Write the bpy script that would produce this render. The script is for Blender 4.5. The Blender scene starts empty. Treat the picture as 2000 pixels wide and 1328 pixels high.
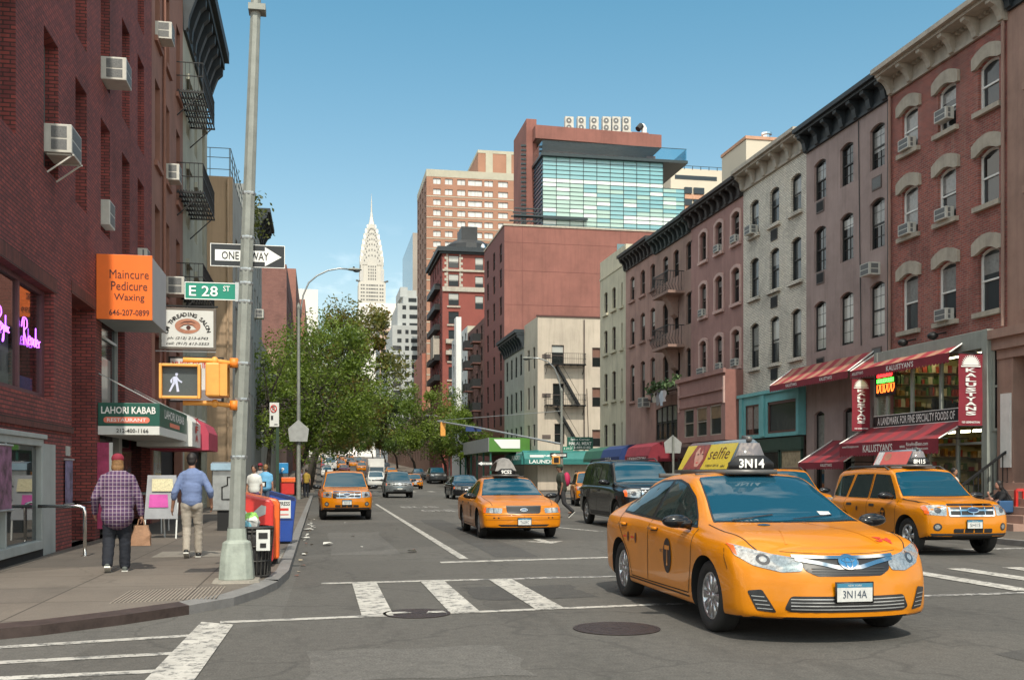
import bpy, bmesh, math, random
from mathutils import Vector, Matrix, geometry
from mathutils.bvhtree import BVHTree
random.seed(28)
C = bpy.context.scene.collection
SC = bpy.context.scene
rad = math.radians
# -- camera
PS = math.atan(375 / 2000.)
SS, CC = math.sin(PS), math.cos(PS)
cam = bpy.data.cameras.new('camera'); camo = bpy.data.objects.new('camera', cam); C.objects.link(camo)
camo.location = (0, 0, 1.53); camo.rotation_euler = (rad(90), 0, -PS)
cam.lens = 36; cam.sensor_width = 36; cam.shift_y = .1305; cam.clip_start = .1; cam.clip_end = 6000
SC.camera = camo
# -- sun and sky
SUN_A, SUN_E = rad(2), rad(52)
w = bpy.data.worlds.new('World'); SC.world = w; w.use_nodes = True
nt = w.node_tree; nt.nodes.clear()
sky = nt.nodes.new('ShaderNodeTexSky'); sky.sky_type = 'NISHITA'; sky.sun_disc = False
sky.sun_elevation = SUN_E; sky.sun_rotation = math.pi + SUN_A
sky.air_density = 1.2; sky.dust_density = .7; sky.ozone_density = 1.6
tint = nt.nodes.new('ShaderNodeMix'); tint.data_type = 'RGBA'; tint.blend_type = 'MULTIPLY'; tint.inputs[0].default_value = 1
nt.links.new(sky.outputs[0], tint.inputs[6])
tci = nt.nodes.new('ShaderNodeTexCoord'); spz = nt.nodes.new('ShaderNodeSeparateXYZ'); nt.links.new(tci.outputs['Generated'], spz.inputs[0])
trp = nt.nodes.new('ShaderNodeValToRGB'); te = trp.color_ramp.elements; te[0].position = 0; te[0].color = (.98, .74, .66, 1); te[1].position = .45; te[1].color = (.42, .74, .70, 1)
te2 = te.new(.2); te2.color = (.72, .76, .68, 1); nt.links.new(spz.outputs[2], trp.inputs[0]); nt.links.new(trp.outputs[0], tint.inputs[7])
tc = nt.nodes.new('ShaderNodeTexCoord'); mp = nt.nodes.new('ShaderNodeMapping'); mp.inputs['Scale'].default_value = (3.2, 3.2, 9)
mp.inputs['Location'].default_value = (.35, .1, .0)
nz = nt.nodes.new('ShaderNodeTexNoise'); nz.inputs['Scale'].default_value = 2.2; nz.inputs['Detail'].default_value = 7; nz.inputs['Roughness'].default_value = .62
rmp = nt.nodes.new('ShaderNodeValToRGB'); rmp.color_ramp.elements[0].position = .50; rmp.color_ramp.elements[1].position = .72
sep = nt.nodes.new('ShaderNodeSeparateXYZ'); low = nt.nodes.new('ShaderNodeMapRange')
low.inputs[1].default_value = .24; low.inputs[2].default_value = .09; low.inputs[3].default_value = 0; low.inputs[4].default_value = .75
mulc = nt.nodes.new('ShaderNodeMath'); mulc.operation = 'MULTIPLY'
cl = nt.nodes.new('ShaderNodeMix'); cl.data_type = 'RGBA'; cl.inputs[7].default_value = (10, 10, 10, 1)
nt.links.new(tc.outputs['Generated'], mp.inputs[0]); nt.links.new(mp.outputs[0], nz.inputs[0]); nt.links.new(nz.outputs[0], rmp.inputs[0])
nt.links.new(tc.outputs['Generated'], sep.inputs[0]); nt.links.new(sep.outputs[2], low.inputs[0])
nt.links.new(rmp.outputs[0], mulc.inputs[0]); nt.links.new(low.outputs[0], mulc.inputs[1])
nt.links.new(mulc.outputs[0], cl.inputs[0]); nt.links.new(tint.outputs[2], cl.inputs[6])
bg = nt.nodes.new('ShaderNodeBackground'); bg.inputs[1].default_value = .15
wo = nt.nodes.new('ShaderNodeOutputWorld')
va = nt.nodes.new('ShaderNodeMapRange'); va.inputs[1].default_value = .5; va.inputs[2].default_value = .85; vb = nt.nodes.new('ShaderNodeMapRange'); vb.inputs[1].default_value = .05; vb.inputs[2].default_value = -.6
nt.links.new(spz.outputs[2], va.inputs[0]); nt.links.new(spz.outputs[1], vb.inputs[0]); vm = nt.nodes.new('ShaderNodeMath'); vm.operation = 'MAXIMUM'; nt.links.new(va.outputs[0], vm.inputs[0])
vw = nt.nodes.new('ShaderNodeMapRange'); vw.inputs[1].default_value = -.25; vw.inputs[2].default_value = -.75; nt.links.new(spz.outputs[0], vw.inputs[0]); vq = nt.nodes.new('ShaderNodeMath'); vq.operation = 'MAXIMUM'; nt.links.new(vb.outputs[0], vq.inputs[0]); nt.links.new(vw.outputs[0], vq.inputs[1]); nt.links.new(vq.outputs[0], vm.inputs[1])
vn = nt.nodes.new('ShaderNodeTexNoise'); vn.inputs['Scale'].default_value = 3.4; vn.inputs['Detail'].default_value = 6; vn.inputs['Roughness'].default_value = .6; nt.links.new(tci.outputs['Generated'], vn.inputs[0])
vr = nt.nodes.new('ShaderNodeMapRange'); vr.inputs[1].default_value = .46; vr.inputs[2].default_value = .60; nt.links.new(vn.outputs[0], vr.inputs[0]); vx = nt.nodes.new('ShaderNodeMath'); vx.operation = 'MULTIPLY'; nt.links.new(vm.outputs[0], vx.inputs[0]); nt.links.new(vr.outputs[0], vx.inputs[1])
fill_veil = nt.nodes.new('ShaderNodeMix'); fill_veil.data_type = 'RGBA'; fill_veil.inputs[7].default_value = (13, 11.8, 10, 1); nt.links.new(vx.outputs[0], fill_veil.inputs[0]); nt.links.new(cl.outputs[2], fill_veil.inputs[6])  # bright cloud veil added out of view overhead, behind and west, lifting facade fill
nt.links.new(fill_veil.outputs[2], bg.inputs[0]); nt.links.new(bg.outputs[0], wo.inputs[0])
sl = bpy.data.lights.new('sun', 'SUN'); sl.energy = 3.1; sl.angle = rad(.6); sl.color = (1, .92, .79)
so = bpy.data.objects.new('sun', sl); C.objects.link(so); so.location = (-20, -60, 80)
so.rotation_euler = Vector((math.sin(SUN_A) * math.cos(SUN_E), math.cos(SUN_A) * math.cos(SUN_E), -math.sin(SUN_E))).to_track_quat('-Z', 'Y').to_euler()
SC.view_settings.view_transform = 'Standard'; SC.view_settings.look = 'None'; SC.view_settings.gamma = 1
SC.view_settings.exposure = .53
SC.cycles.max_bounces = 6
# -- projection: photograph pixel -> place
def G(px, py, z=0.):
	d = 2000. * (1.53 - z) / (py - 925.); xc = (px - 1000) / 2000. * d
	return (d * SS + xc * CC, d * CC - xc * SS)
def FY(px, X): return X / math.tan(math.atan((px - 1000) / 2000.) + PS)
def FZ(px, py, X):
	Y = FY(px, X); d = X * SS + Y * CC
	return 1.53 + (925 - py) / 2000. * d
def YX(px, Y): return Y * math.tan(math.atan((px - 1000) / 2000.) + PS)
def YZ(px, py, Y):
	X = YX(px, Y); d = X * SS + Y * CC
	return 1.53 + (925 - py) / 2000. * d
def zg(y): return 0. if y < 110 else min((y - 110) * .026, 9.)
# -- materials
MATS = {}
def _new(name):
	m = bpy.data.materials.new(name); m.use_nodes = True; MATS[name] = m
	return m, m.node_tree, m.node_tree.nodes['Principled BSDF']
def N(nt, t, **k):
	n = nt.nodes.new(t)
	for a, b in k.items(): setattr(n, a, b)
	return n
def ramp(nt, fac, cols, pos=None):
	r = N(nt, 'ShaderNodeValToRGB'); e = r.color_ramp.elements
	while len(e) < len(cols): e.new(.5)
	for i, c in enumerate(cols):
		e[i].color = (*c, 1); e[i].position = pos[i] if pos else i / (len(cols) - 1)
	nt.links.new(fac, r.inputs[0]); return r.outputs[0]
def noise(nt, vec, scale, detail=4, rough=.6):
	n = N(nt, 'ShaderNodeTexNoise'); n.inputs['Scale'].default_value = scale; n.inputs['Detail'].default_value = detail; n.inputs['Roughness'].default_value = rough
	if vec: nt.links.new(vec, n.inputs[0])
	return n.outputs[0]
def mix(nt, fac, a, b, mode='MIX'):
	n = N(nt, 'ShaderNodeMix', data_type='RGBA', blend_type=mode)
	for s, v in ((n.inputs[0], fac), (n.inputs[6], a), (n.inputs[7], b)):
		if isinstance(v, (int, float)): s.default_value = v
		elif isinstance(v, tuple): s.default_value = (*v, 1)
		else: nt.links.new(v, s)
	return n.outputs[2]
def pos(nt): return N(nt, 'ShaderNodeNewGeometry').outputs['Position']
def vscale(nt, v, s):
	m = N(nt, 'ShaderNodeMapping'); m.inputs['Scale'].default_value = s; nt.links.new(v, m.inputs[0]); return m.outputs[0]
def sc3(c, k): return tuple(min(1, x * k) for x in c)
def mat(name, c, rough=.6, metal=0., var=.18, ns=3., coat=0., bump=0., spec=.5, streak=0., emit=None, es=0.):
	if name in MATS: return MATS[name]
	m, nt, b = _new(name)
	b.inputs['Roughness'].default_value = rough; b.inputs['Metallic'].default_value = metal
	b.inputs['Coat Weight'].default_value = coat; b.inputs['Coat Roughness'].default_value = .04
	b.inputs['Specular IOR Level'].default_value = spec
	if var > 0:
		tcn = N(nt, 'ShaderNodeTexCoord').outputs['Object']
		p = pos(nt)
		n1 = noise(nt, p, ns, 6, .65)
		col = ramp(nt, n1, [sc3(c, 1 - var), c, sc3(c, 1 + var * .8)], [.3, .5, .72])
		if streak > 0:
			n2 = noise(nt, vscale(nt, p, (2.2, 2.2, .16)), 1.6, 5, .7)
			col = mix(nt, ramp(nt, n2, [(0, 0, 0), (streak,) * 3], [.47, .72]), col, sc3(c, .42))
		nt.links.new(col, b.inputs['Base Color'])
		if bump > 0:
			bp = N(nt, 'ShaderNodeBump'); bp.inputs['Strength'].default_value = bump; bp.inputs['Distance'].default_value = .02
			nt.links.new(noise(nt, p, ns * 12, 5), bp.inputs['Height']); nt.links.new(bp.outputs[0], b.inputs['Normal'])
	else: b.inputs['Base Color'].default_value = (*c, 1)
	if emit: b.inputs['Emission Color'].default_value = (*emit, 1); b.inputs['Emission Strength'].default_value = es
	return m
def brick(name, c1, c2, mortar, bw=.215, bh=.068, mo=.009, bump=.5, rough=.85, streak=.35, streakc=None):
	if name in MATS: return MATS[name]
	m, nt, b = _new(name)
	p = pos(nt); sp = N(nt, 'ShaderNodeSeparateXYZ'); nt.links.new(p, sp.inputs[0])
	ad = N(nt, 'ShaderNodeMath', operation='ADD'); nt.links.new(sp.outputs[0], ad.inputs[0]); nt.links.new(sp.outputs[1], ad.inputs[1])
	cb = N(nt, 'ShaderNodeCombineXYZ'); nt.links.new(ad.outputs[0], cb.inputs[0]); nt.links.new(sp.outputs[2], cb.inputs[1])
	br = N(nt, 'ShaderNodeTexBrick'); nt.links.new(cb.outputs[0], br.inputs[0])
	br.inputs['Color1'].default_value = (*c1, 1); br.inputs['Color2'].default_value = (*c2, 1); br.inputs['Mortar'].default_value = (*mortar, 1)
	br.inputs['Scale'].default_value = 1; br.inputs['Mortar Size'].default_value = mo; br.inputs['Mortar Smooth'].default_value = .15
	br.inputs['Brick Width'].default_value = bw; br.inputs['Row Height'].default_value = bh; br.inputs['Bias'].default_value = 0
	n1 = noise(nt, p, .55, 7, .68)
	col = mix(nt, .75, br.outputs[0], ramp(nt, n1, [(.45, .45, .45), (1, 1, 1), (1.0, .95, .9)], [.3, .52, .75]), 'MULTIPLY')
	col = mix(nt, .5, col, ramp(nt, noise(nt, p, 9, 5, .7), [(.6, .6, .6), (1, 1, 1)], [.35, .6]), 'MULTIPLY')
	if streak:
		n2 = noise(nt, vscale(nt, p, (2.6, 2.6, .14)), 1.7, 5, .7)
		col = mix(nt, ramp(nt, n2, [(0, 0, 0), (streak,) * 3], [.5, .75]), col, streakc or sc3(c1, .4))
	nt.links.new(col, b.inputs['Base Color']); b.inputs['Roughness'].default_value = rough
	if bump:
		bp = N(nt, 'ShaderNodeBump'); bp.inputs['Strength'].default_value = bump; bp.inputs['Distance'].default_value = .012; bp.invert = True
		nt.links.new(br.outputs['Fac'], bp.inputs['Height']); nt.links.new(bp.outputs[0], b.inputs['Normal'])
	return m
def glass(name, c=(.012, .016, .018), rough=.06, spec=.7, wob=.0):
	if name in MATS: return MATS[name]
	m, nt, b = _new(name)
	b.inputs['Base Color'].default_value = (*c, 1); b.inputs['Roughness'].default_value = rough; b.inputs['Specular IOR Level'].default_value = spec
	if wob:
		bp = N(nt, 'ShaderNodeBump'); bp.inputs['Strength'].default_value = wob; bp.inputs['Distance'].default_value = .05
		nt.links.new(noise(nt, pos(nt), 1.3, 2), bp.inputs['Height']); nt.links.new(bp.outputs[0], b.inputs['Normal'])
	return m
# -- objects
ROOT = {}
def thing(name, label, cat, loc=(0, 0, 0), rz=0, group=None):
	o = bpy.data.objects.new(name, None); C.objects.link(o); o.empty_display_size = .2
	o.location = loc; o.rotation_euler = (0, 0, rz); o['label'] = label; o['category'] = cat
	if group: o['group'] = group
	ROOT[o.name] = Matrix.Translation(loc) @ Matrix.Rotation(rz, 4, 'Z')
	return o
def tag(o, label=None, cat=None, group=None, kind=None):
	for k, v in (('label', label), ('category', cat), ('group', group), ('kind', kind)):
		if v: o[k] = v
	return o
class MB:
	def __init__(s): s.v = []; s.f = []; s.m = []; s.mats = []
	def mi(s, m):
		if m not in s.mats: s.mats.append(m)
		return s.mats.index(m)
	def add(s, vs, fs, m):
		k = len(s.v); i = s.mi(m); s.v += [tuple(v) for v in vs]
		for f in fs: s.f.append(tuple(k + j for j in f)); s.m.append(i)
		return s
	def quad(s, a, b, c, d, m): return s.add([a, b, c, d], [(0, 1, 2, 3)], m)
	def box(s, x0, x1, y0, y1, z0, z1, m):
		v = [(x, y, z) for z in (z0, z1) for y in (y0, y1) for x in (x0, x1)]
		return s.add(v, [(0, 2, 3, 1), (4, 5, 7, 6), (0, 1, 5, 4), (2, 6, 7, 3), (0, 4, 6, 2), (1, 3, 7, 5)], m)
	def obox(s, c, ax, m):                       # box by centre and three half axes
		c = Vector(c); a, b, d = map(Vector, ax)
		v = [c + i * a + j * b + k * d for k in (-1, 1) for j in (-1, 1) for i in (-1, 1)]
		return s.add(v, [(0, 2, 3, 1), (4, 5, 7, 6), (0, 1, 5, 4), (2, 6, 7, 3), (0, 4, 6, 2), (1, 3, 7, 5)], m)
	def bar(s, a, b, wd, m, h=None, up=(0, 0, 1)):
		a, b = Vector(a), Vector(b); d = b - a
		if d.length < 1e-6: return s
		u = Vector(up)
		if abs(d.normalized().dot(u)) > .98: u = Vector((1, 0, 0))
		x = d.cross(u).normalized(); y = x.cross(d).normalized()
		return s.obox((a + b) / 2, (d / 2, x * wd / 2, y * (h or wd) / 2), m)
	def prism(s, pts, ex, m):                    # 3D polygon extruded by vector
		n = len(pts); p = [Vector(q) for q in pts]; e = Vector(ex)
		v = p + [q + e for q in p]
		return s.add(v, [tuple(range(n))[::-1], tuple(range(n, 2 * n))] + [(i, (i + 1) % n, n + (i + 1) % n, n + i) for i in range(n)], m)
	def tube(s, path, r, m, n=8, cap=True):
		P = [Vector(p) for p in path]; rs = r if isinstance(r, (list, tuple)) else [r] * len(P)
		base = len(s.v); i0 = s.mi(m); px = None
		for i, p in enumerate(P):
			d = (P[min(i + 1, len(P) - 1)] - P[max(i - 1, 0)]).normalized()
			if px is None:
				u = Vector((0, 0, 1)) if abs(d.z) < .9 else Vector((1, 0, 0)); px = d.cross(u).normalized()
			else: px = (px - d * px.dot(d)).normalized()
			py = d.cross(px)
			for k in range(n):
				a = 2 * math.pi * k / n; s.v.append(tuple(p + rs[i] * (math.cos(a) * px + math.sin(a) * py)))
		for i in range(len(P) - 1):
			for k in range(n):
				a = base + i * n + k; b = base + i * n + (k + 1) % n
				s.f.append((a, b, b + n, a + n)); s.m.append(i0)
		if cap:
			s.f.append(tuple(base + k for k in range(n))[::-1]); s.m.append(i0)
			s.f.append(tuple(base + (len(P) - 1) * n + k for k in range(n))); s.m.append(i0)
		return s
	def lathe(s, prof, m, c=(0, 0, 0), n=24, axis='z'):
		b = len(s.v); i0 = s.mi(m)
		for r, h in prof:
			for k in range(n):
				a = 2 * math.pi * k / n; x, y = r * math.cos(a), r * math.sin(a)
				q = (x, y, h) if axis == 'z' else ((x, h, y) if axis == 'y' else (h, x, y))
				s.v.append((q[0] + c[0], q[1] + c[1], q[2] + c[2]))
		for i in range(len(prof) - 1):
			for k in range(n):
				a = b + i * n + k; d = b + i * n + (k + 1) % n
				s.f.append((a, d, d + n, a + n)); s.m.append(i0)
		return s
	def ell(s, c, r, m, nu=16, nv=10, rot=None):
		vs = []; c = Vector(c)
		for i in range(nv + 1):
			t = math.pi * i / nv
			for k in range(nu):
				a = 2 * math.pi * k / nu
				q = Vector((r[0] * math.sin(t) * math.cos(a), r[1] * math.sin(t) * math.sin(a), r[2] * math.cos(t)))
				vs.append(c + (rot @ q if rot else q))
		fs = [(i * nu + k, i * nu + (k + 1) % nu, (i + 1) * nu + (k + 1) % nu, (i + 1) * nu + k) for i in range(nv) for k in range(nu)]
		return s.add(vs, fs, m)
	def grid(s, rows, m, closed=False):          # rows of equal length points
		n = len(rows[0]); vs = [p for r in rows for p in r]
		fs = [(i * n + j, i * n + (j + 1) % n, (i + 1) * n + (j + 1) % n, (i + 1) * n + j) for i in range(len(rows) - 1) for j in range(n if closed else n - 1)]
		return s.add(vs, fs, m)
	def text(s, t, o, u, v, m, w=None, h=None, bold=0., shear=0., ctr=True, sp=1.):
		T = glyphs(t, bold, shear, sp)
		if not T: return s
		vs, fs = T; x0 = min(p[0] for p in vs); x1 = max(p[0] for p in vs); y0 = min(p[1] for p in vs); y1 = max(p[1] for p in vs)
		kx = w / (x1 - x0) if w else None; ky = h / (y1 - y0) if h else None
		kx = kx or ky; ky = ky or kx
		o, u, v = Vector(o), Vector(u).normalized(), Vector(v).normalized()
		cx, cy = ((x0 + x1) / 2, (y0 + y1) / 2) if ctr else (x0, y0)
		return s.add([o + u * (p[0] - cx) * kx + v * (p[1] - cy) * ky for p in vs], fs, m)
	def build(s, name, parent=None, smooth=False, bevel=0., local=False, merge=False):
		vs = s.v
		if parent is not None and not local:
			M = ROOT[parent.name].inverted(); vs = [tuple(M @ Vector(v)) for v in vs]
		me = bpy.data.meshes.new(name); me.from_pydata(vs, [], s.f)
		for m in s.mats: me.materials.append(m)
		me.polygons.foreach_set('material_index', s.m)
		if smooth: me.polygons.foreach_set('use_smooth', [True] * len(s.f))
		if merge:
			bm = bmesh.new(); bm.from_mesh(me); bmesh.ops.remove_doubles(bm, verts=bm.verts, dist=1e-4); bmesh.ops.recalc_face_normals(bm, faces=bm.faces); bm.to_mesh(me); bm.free()
		me.update()
		o = bpy.data.objects.new(name, me); C.objects.link(o)
		if parent is not None: o.parent = parent; ROOT[o.name] = ROOT[parent.name]
		if bevel:
			b = o.modifiers.new('bevel', 'BEVEL'); b.width = bevel; b.segments = 2; b.limit_method = 'ANGLE'; b.angle_limit = rad(40)
		if smooth == 'auto': me.shade_smooth() ;
		return o
	def single(s, name, label, cat, loc, group=None, kind=None, **k):   # a thing that is one mesh, origin at its base
		s2 = MB(); s2.v = [(x - loc[0], y - loc[1], z - loc[2]) for x, y, z in s.v]; s2.f, s2.m, s2.mats = s.f, s.m, s.mats
		o = s2.build(name, None, **k); o.location = loc; ROOT[o.name] = Matrix.Translation(loc)
		return tag(o, label, cat, group, kind)
_GL = {}
def glyphs(t, bold, shear, sp):
	key = (t, bold, shear, sp)
	if key not in _GL:
		cu = bpy.data.curves.new('t', 'FONT'); cu.body = t; cu.offset = bold; cu.shear = shear; cu.space_character = sp; cu.resolution_u = 2
		o = bpy.data.objects.new('t', cu); C.objects.link(o)
		dg = bpy.context.evaluated_depsgraph_get(); me = bpy.data.meshes.new_from_object(o.evaluated_get(dg))
		r = ([tuple(v.co) for v in me.vertices], [tuple(p.vertices) for p in me.polygons])
		bpy.data.objects.remove(o); bpy.data.curves.remove(cu); bpy.data.meshes.remove(me)
		_GL[key] = r if r[0] else None
	return _GL[key]
def dup(o, parent=None, **k):                    # copy of a thing with copies of its parts and sub-parts
	c = o.copy(); C.objects.link(c)
	if parent: c.parent = parent
	ROOT[c.name] = ROOT.get(o.name, Matrix())
	for a, b in k.items():
		if a in ('label', 'category', 'group'): c[a] = b
	for ch in o.children: dup(ch, c)
	return c
def move(o, loc, rz=0):
	o.location = loc; o.rotation_euler = (0, 0, rz); ROOT[o.name] = Matrix.Translation(loc) @ Matrix.Rotation(rz, 4, 'Z')
	return o
class Fac:                                       # a facade plane: u along it, o out of it, z up
	def __init__(s, side, at): s.side, s.at = side, at
	def p(s, u, o, z):
		if s.side == 'R': return (s.at - o, u, z)
		if s.side == 'L': return (s.at + o, u, z)
		return (u, s.at - o, z)                  # 'S' faces the camera
	def rz(s): return {'R': rad(90), 'L': rad(-90), 'S': rad(180)}[s.side]
	def box(s, mb, u0, u1, o0, o1, z0, z1, m):
		a, b = s.p(u0, o0, z0), s.p(u1, o1, z1)
		mb.box(min(a[0], b[0]), max(a[0], b[0]), min(a[1], b[1]), max(a[1], b[1]), z0, z1, m)
	def sheet(s, mb, u0, u1, z0, z1, o, m): mb.quad(s.p(u0, o, z0), s.p(u1, o, z0), s.p(u1, o, z1), s.p(u0, o, z1), m)
	def ud(s): return Vector({'R': (0, -1, 0), 'L': (0, 1, 0), 'S': (1, 0, 0)}[s.side])   # reading direction
	def wall(s, mb, u0, u1, z0, z1, holes, m, depth=.16, rev=None, arch=0.):
		us = sorted({u0, u1, *[h[0] for h in holes], *[h[1] for h in holes]}); zs = sorted({z0, z1, *[h[2] for h in holes], *[h[3] for h in holes]})
		us = [u for u in us if u0 <= u <= u1]; zs = [z for z in zs if z0 <= z <= z1]
		for j in range(len(zs) - 1):             # one strip per row, cells joined along u
			run = None
			for i in range(len(us) - 1):
				cu, cz = (us[i] + us[i + 1]) / 2, (zs[j] + zs[j + 1]) / 2
				solid = not any(h[0] < cu < h[1] and h[2] < cz < h[3] for h in holes)
				if solid: run = us[i] if run is None else run
				if run is not None and (not solid or i == len(us) - 2):
					s.sheet(mb, run, us[i + 1] if solid else us[i], zs[j], zs[j + 1], 0, m); run = None
		rv = rev or m
		for h in holes:
			a, b, c, d = h[:4]; ar = h[4] if len(h) > 4 else arch
			mb.quad(s.p(a, 0, c), s.p(a, -depth, c), s.p(a, -depth, d), s.p(a, 0, d), rv); mb.quad(s.p(b, 0, c), s.p(b, -depth, c), s.p(b, -depth, d), s.p(b, 0, d), rv)
			mb.quad(s.p(a, 0, c), s.p(b, 0, c), s.p(b, -depth, c), s.p(a, -depth, c), rv); mb.quad(s.p(a, 0, d), s.p(b, 0, d), s.p(b, -depth, d), s.p(a, -depth, d), rv)
			if ar:                               # segmental arch: fill the corners under the square head
				n = 8
				for i in range(n):
					t0, t1 = i / n, (i + 1) / n
					f = lambda t: d - ar * (2 * t - 1) ** 2
					ua, ub = a + (b - a) * t0, a + (b - a) * t1
					mb.quad(s.p(ua, 0, f(t0)), s.p(ub, 0, f(t1)), s.p(ub, 0, d), s.p(ua, 0, d), m)
					mb.quad(s.p(ua, 0, f(t0)), s.p(ub, 0, f(t1)), s.p(ub, -depth, f(t1)), s.p(ua, -depth, f(t0)), rv)
# -- materials of the place
M_asph = None
def ground_mat(name, c, joints=None, stain=.5, fine=140., agg=.35, crack=.6):
	m, nt, b = _new(name); p = pos(nt)
	base = ramp(nt, noise(nt, p, .35, 6, .65), [sc3(c, .72), c, sc3(c, 1.22)], [.3, .5, .72])
	base = mix(nt, agg, base, ramp(nt, noise(nt, p, fine, 3, .7), [sc3(c, .35), c, sc3(c, 2.0)], [.36, .5, .65]))
	base = mix(nt, agg * .6, base, ramp(nt, noise(nt, p, 9, 5, .75), [sc3(c, .55), c, sc3(c, 1.4)], [.36, .5, .64]))
	st = ramp(nt, noise(nt, vscale(nt, p, (1., .28, 1)), 1.1, 7, .72), [(stain * .9,) * 3, (0, 0, 0)], [.30, .47])
	base = mix(nt, st, base, sc3(c, .45))
	vp = N(nt, 'ShaderNodeTexVoronoi'); vp.inputs['Scale'].default_value = .16; nt.links.new(p, vp.inputs[0]); sx = N(nt, 'ShaderNodeSeparateColor'); nt.links.new(vp.outputs['Color'], sx.inputs[0]); base = mix(nt, 1., base, ramp(nt, sx.outputs[0], [(.8,) * 3, (1.02, 1.0, .98), (1.15,) * 3]), 'MULTIPLY')
	vo = N(nt, 'ShaderNodeTexVoronoi'); vo.inputs['Scale'].default_value = 1.7; nt.links.new(p, vo.inputs[0])
	sp = ramp(nt, vo.outputs['Distance'], [(.55,) * 3, (0, 0, 0)], [.035, .06]); base = mix(nt, sp, base, sc3(c, .35))
	if crack:
		v2 = N(nt, 'ShaderNodeTexVoronoi', feature='DISTANCE_TO_EDGE'); v2.inputs['Scale'].default_value = .33
		wv = N(nt, 'ShaderNodeVectorMath', operation='ADD'); sv = N(nt, 'ShaderNodeVectorMath', operation='SCALE'); sv.inputs['Scale'].default_value = 1.1
		nn = N(nt, 'ShaderNodeTexNoise'); nn.inputs['Scale'].default_value = 1.2; nn.inputs['Detail'].default_value = 6; nt.links.new(p, nn.inputs[0])
		nt.links.new(nn.outputs['Color'], sv.inputs[0]); nt.links.new(sv.outputs[0], wv.inputs[0]); nt.links.new(p, wv.inputs[1]); nt.links.new(wv.outputs[0], v2.inputs[0])
		base = mix(nt, ramp(nt, v2.outputs['Distance'], [(crack,) * 3, (0, 0, 0)], [.004, .012]), base, sc3(c, .4))
	if joints:
		br = N(nt, 'ShaderNodeTexBrick'); nt.links.new(p, br.inputs[0]); br.offset = 0
		for k, v in (('Scale', 1), ('Brick Width', joints[0]), ('Row Height', joints[1]), ('Mortar Size', .013), ('Mortar Smooth', .2), ('Bias', 0)): br.inputs[k].default_value = v
		br.inputs['Color1'].default_value = (.86, .86, .86, 1); br.inputs['Color2'].default_value = (1.1, 1.08, 1.05, 1); br.inputs['Mortar'].default_value = (.42, .4, .38, 1)
		base = mix(nt, 1., base, br.outputs[0], 'MULTIPLY')
	nt.links.new(base, b.inputs['Base Color']); b.inputs['Roughness'].default_value = .88
	bp = N(nt, 'ShaderNodeBump'); bp.inputs['Strength'].default_value = .35; bp.inputs['Distance'].default_value = .006
	nt.links.new(noise(nt, p, fine * .8, 3), bp.inputs['Height']); nt.links.new(bp.outputs[0], b.inputs['Normal'])
	return m
def paint_mat(name, c, wear=.5, thr=.52):      # road paint worn through to the asphalt
	m, nt, b = _new(name); p = pos(nt)
	ws = ramp(nt, noise(nt, p, 7, 8, .75), [(0, 0, 0), (1, 1, 1)], [thr, thr + .09])
	v2 = N(nt, 'ShaderNodeTexVoronoi', feature='DISTANCE_TO_EDGE'); v2.inputs['Scale'].default_value = 4.5
	wv = N(nt, 'ShaderNodeVectorMath', operation='ADD'); nn = N(nt, 'ShaderNodeTexNoise'); nn.inputs['Scale'].default_value = 3; nn.inputs['Detail'].default_value = 5
	nt.links.new(p, nn.inputs[0]); nt.links.new(nn.outputs['Color'], wv.inputs[0]); nt.links.new(p, wv.inputs[1]); nt.links.new(wv.outputs[0], v2.inputs[0])
	cr = ramp(nt, v2.outputs['Distance'], [(.9,) * 3, (0, 0, 0)], [.012, .03])
	col = ramp(nt, noise(nt, p, 1.6, 6, .7), [sc3(c, .68), c], [.35, .6])
	gate = ramp(nt, noise(nt, p, .9, 3), [(0, 0, 0), (1, 1, 1)], [.5, .58])
	crm = N(nt, 'ShaderNodeMath', operation='MULTIPLY'); nt.links.new(cr, crm.inputs[0]); nt.links.new(gate, crm.inputs[1])
	col = mix(nt, crm.outputs[0], col, (.06, .06, .058))
	wm = N(nt, 'ShaderNodeMath', operation='MULTIPLY'); nt.links.new(ws, wm.inputs[0]); wm.inputs[1].default_value = wear
	col = mix(nt, wm.outputs[0], col, (.085, .085, .083))
	nt.links.new(col, b.inputs['Base Color']); b.inputs['Roughness'].default_value = .8
	return m
m_road = ground_mat('asphalt', (.080, .076, .069), crack=.4, fine=55, agg=.6, stain=.7)
m_ground = ground_mat('street_ground', (.10, .098, .095), crack=0)
m_walk = ground_mat('sidewalk_concrete', (.118, .101, .085), joints=(1.5, 1.5), fine=60, agg=.16, crack=.25)
m_slab = ground_mat('new_concrete', (.22, .2, .17), fine=60, agg=.12, crack=0)
m_curb = mat('curb_stone', (.17, .165, .16), .85, ns=5, bump=.3)
m_iron = mat('rusty_curb_iron', (.06, .042, .037), .6, .3, ns=7, var=.35)
m_paint = paint_mat('road_paint', (.47, .45, .41), .9, .50); m_paintw = paint_mat('worn_road_paint', (.5, .48, .45), .95, .44)
m_manh = mat('manhole_iron', (.055, .04, .038), .5, .5, ns=20, var=.4, bump=.5)
m_black = mat('black_iron', (.016, .017, .018), .5, .2, var=.2); m_dark = mat('dark_void', (.012, .012, .013), .8)
m_steel = mat('galvanised_steel', (.42, .44, .44), .42, .75, ns=6, streak=.3); m_chrome = mat('polished_steel', (.75, .75, .74), .16, 1., var=.05)
m_white = mat('white_paint', (.74, .74, .71), .5, ns=4, var=.1); m_ac = mat('white_enamel', (.52, .51, .46), .45, ns=5, var=.12, streak=.25); m_acg = mat('ac_grille', (.13, .135, .135), .6, ns=40, var=.4)
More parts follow.
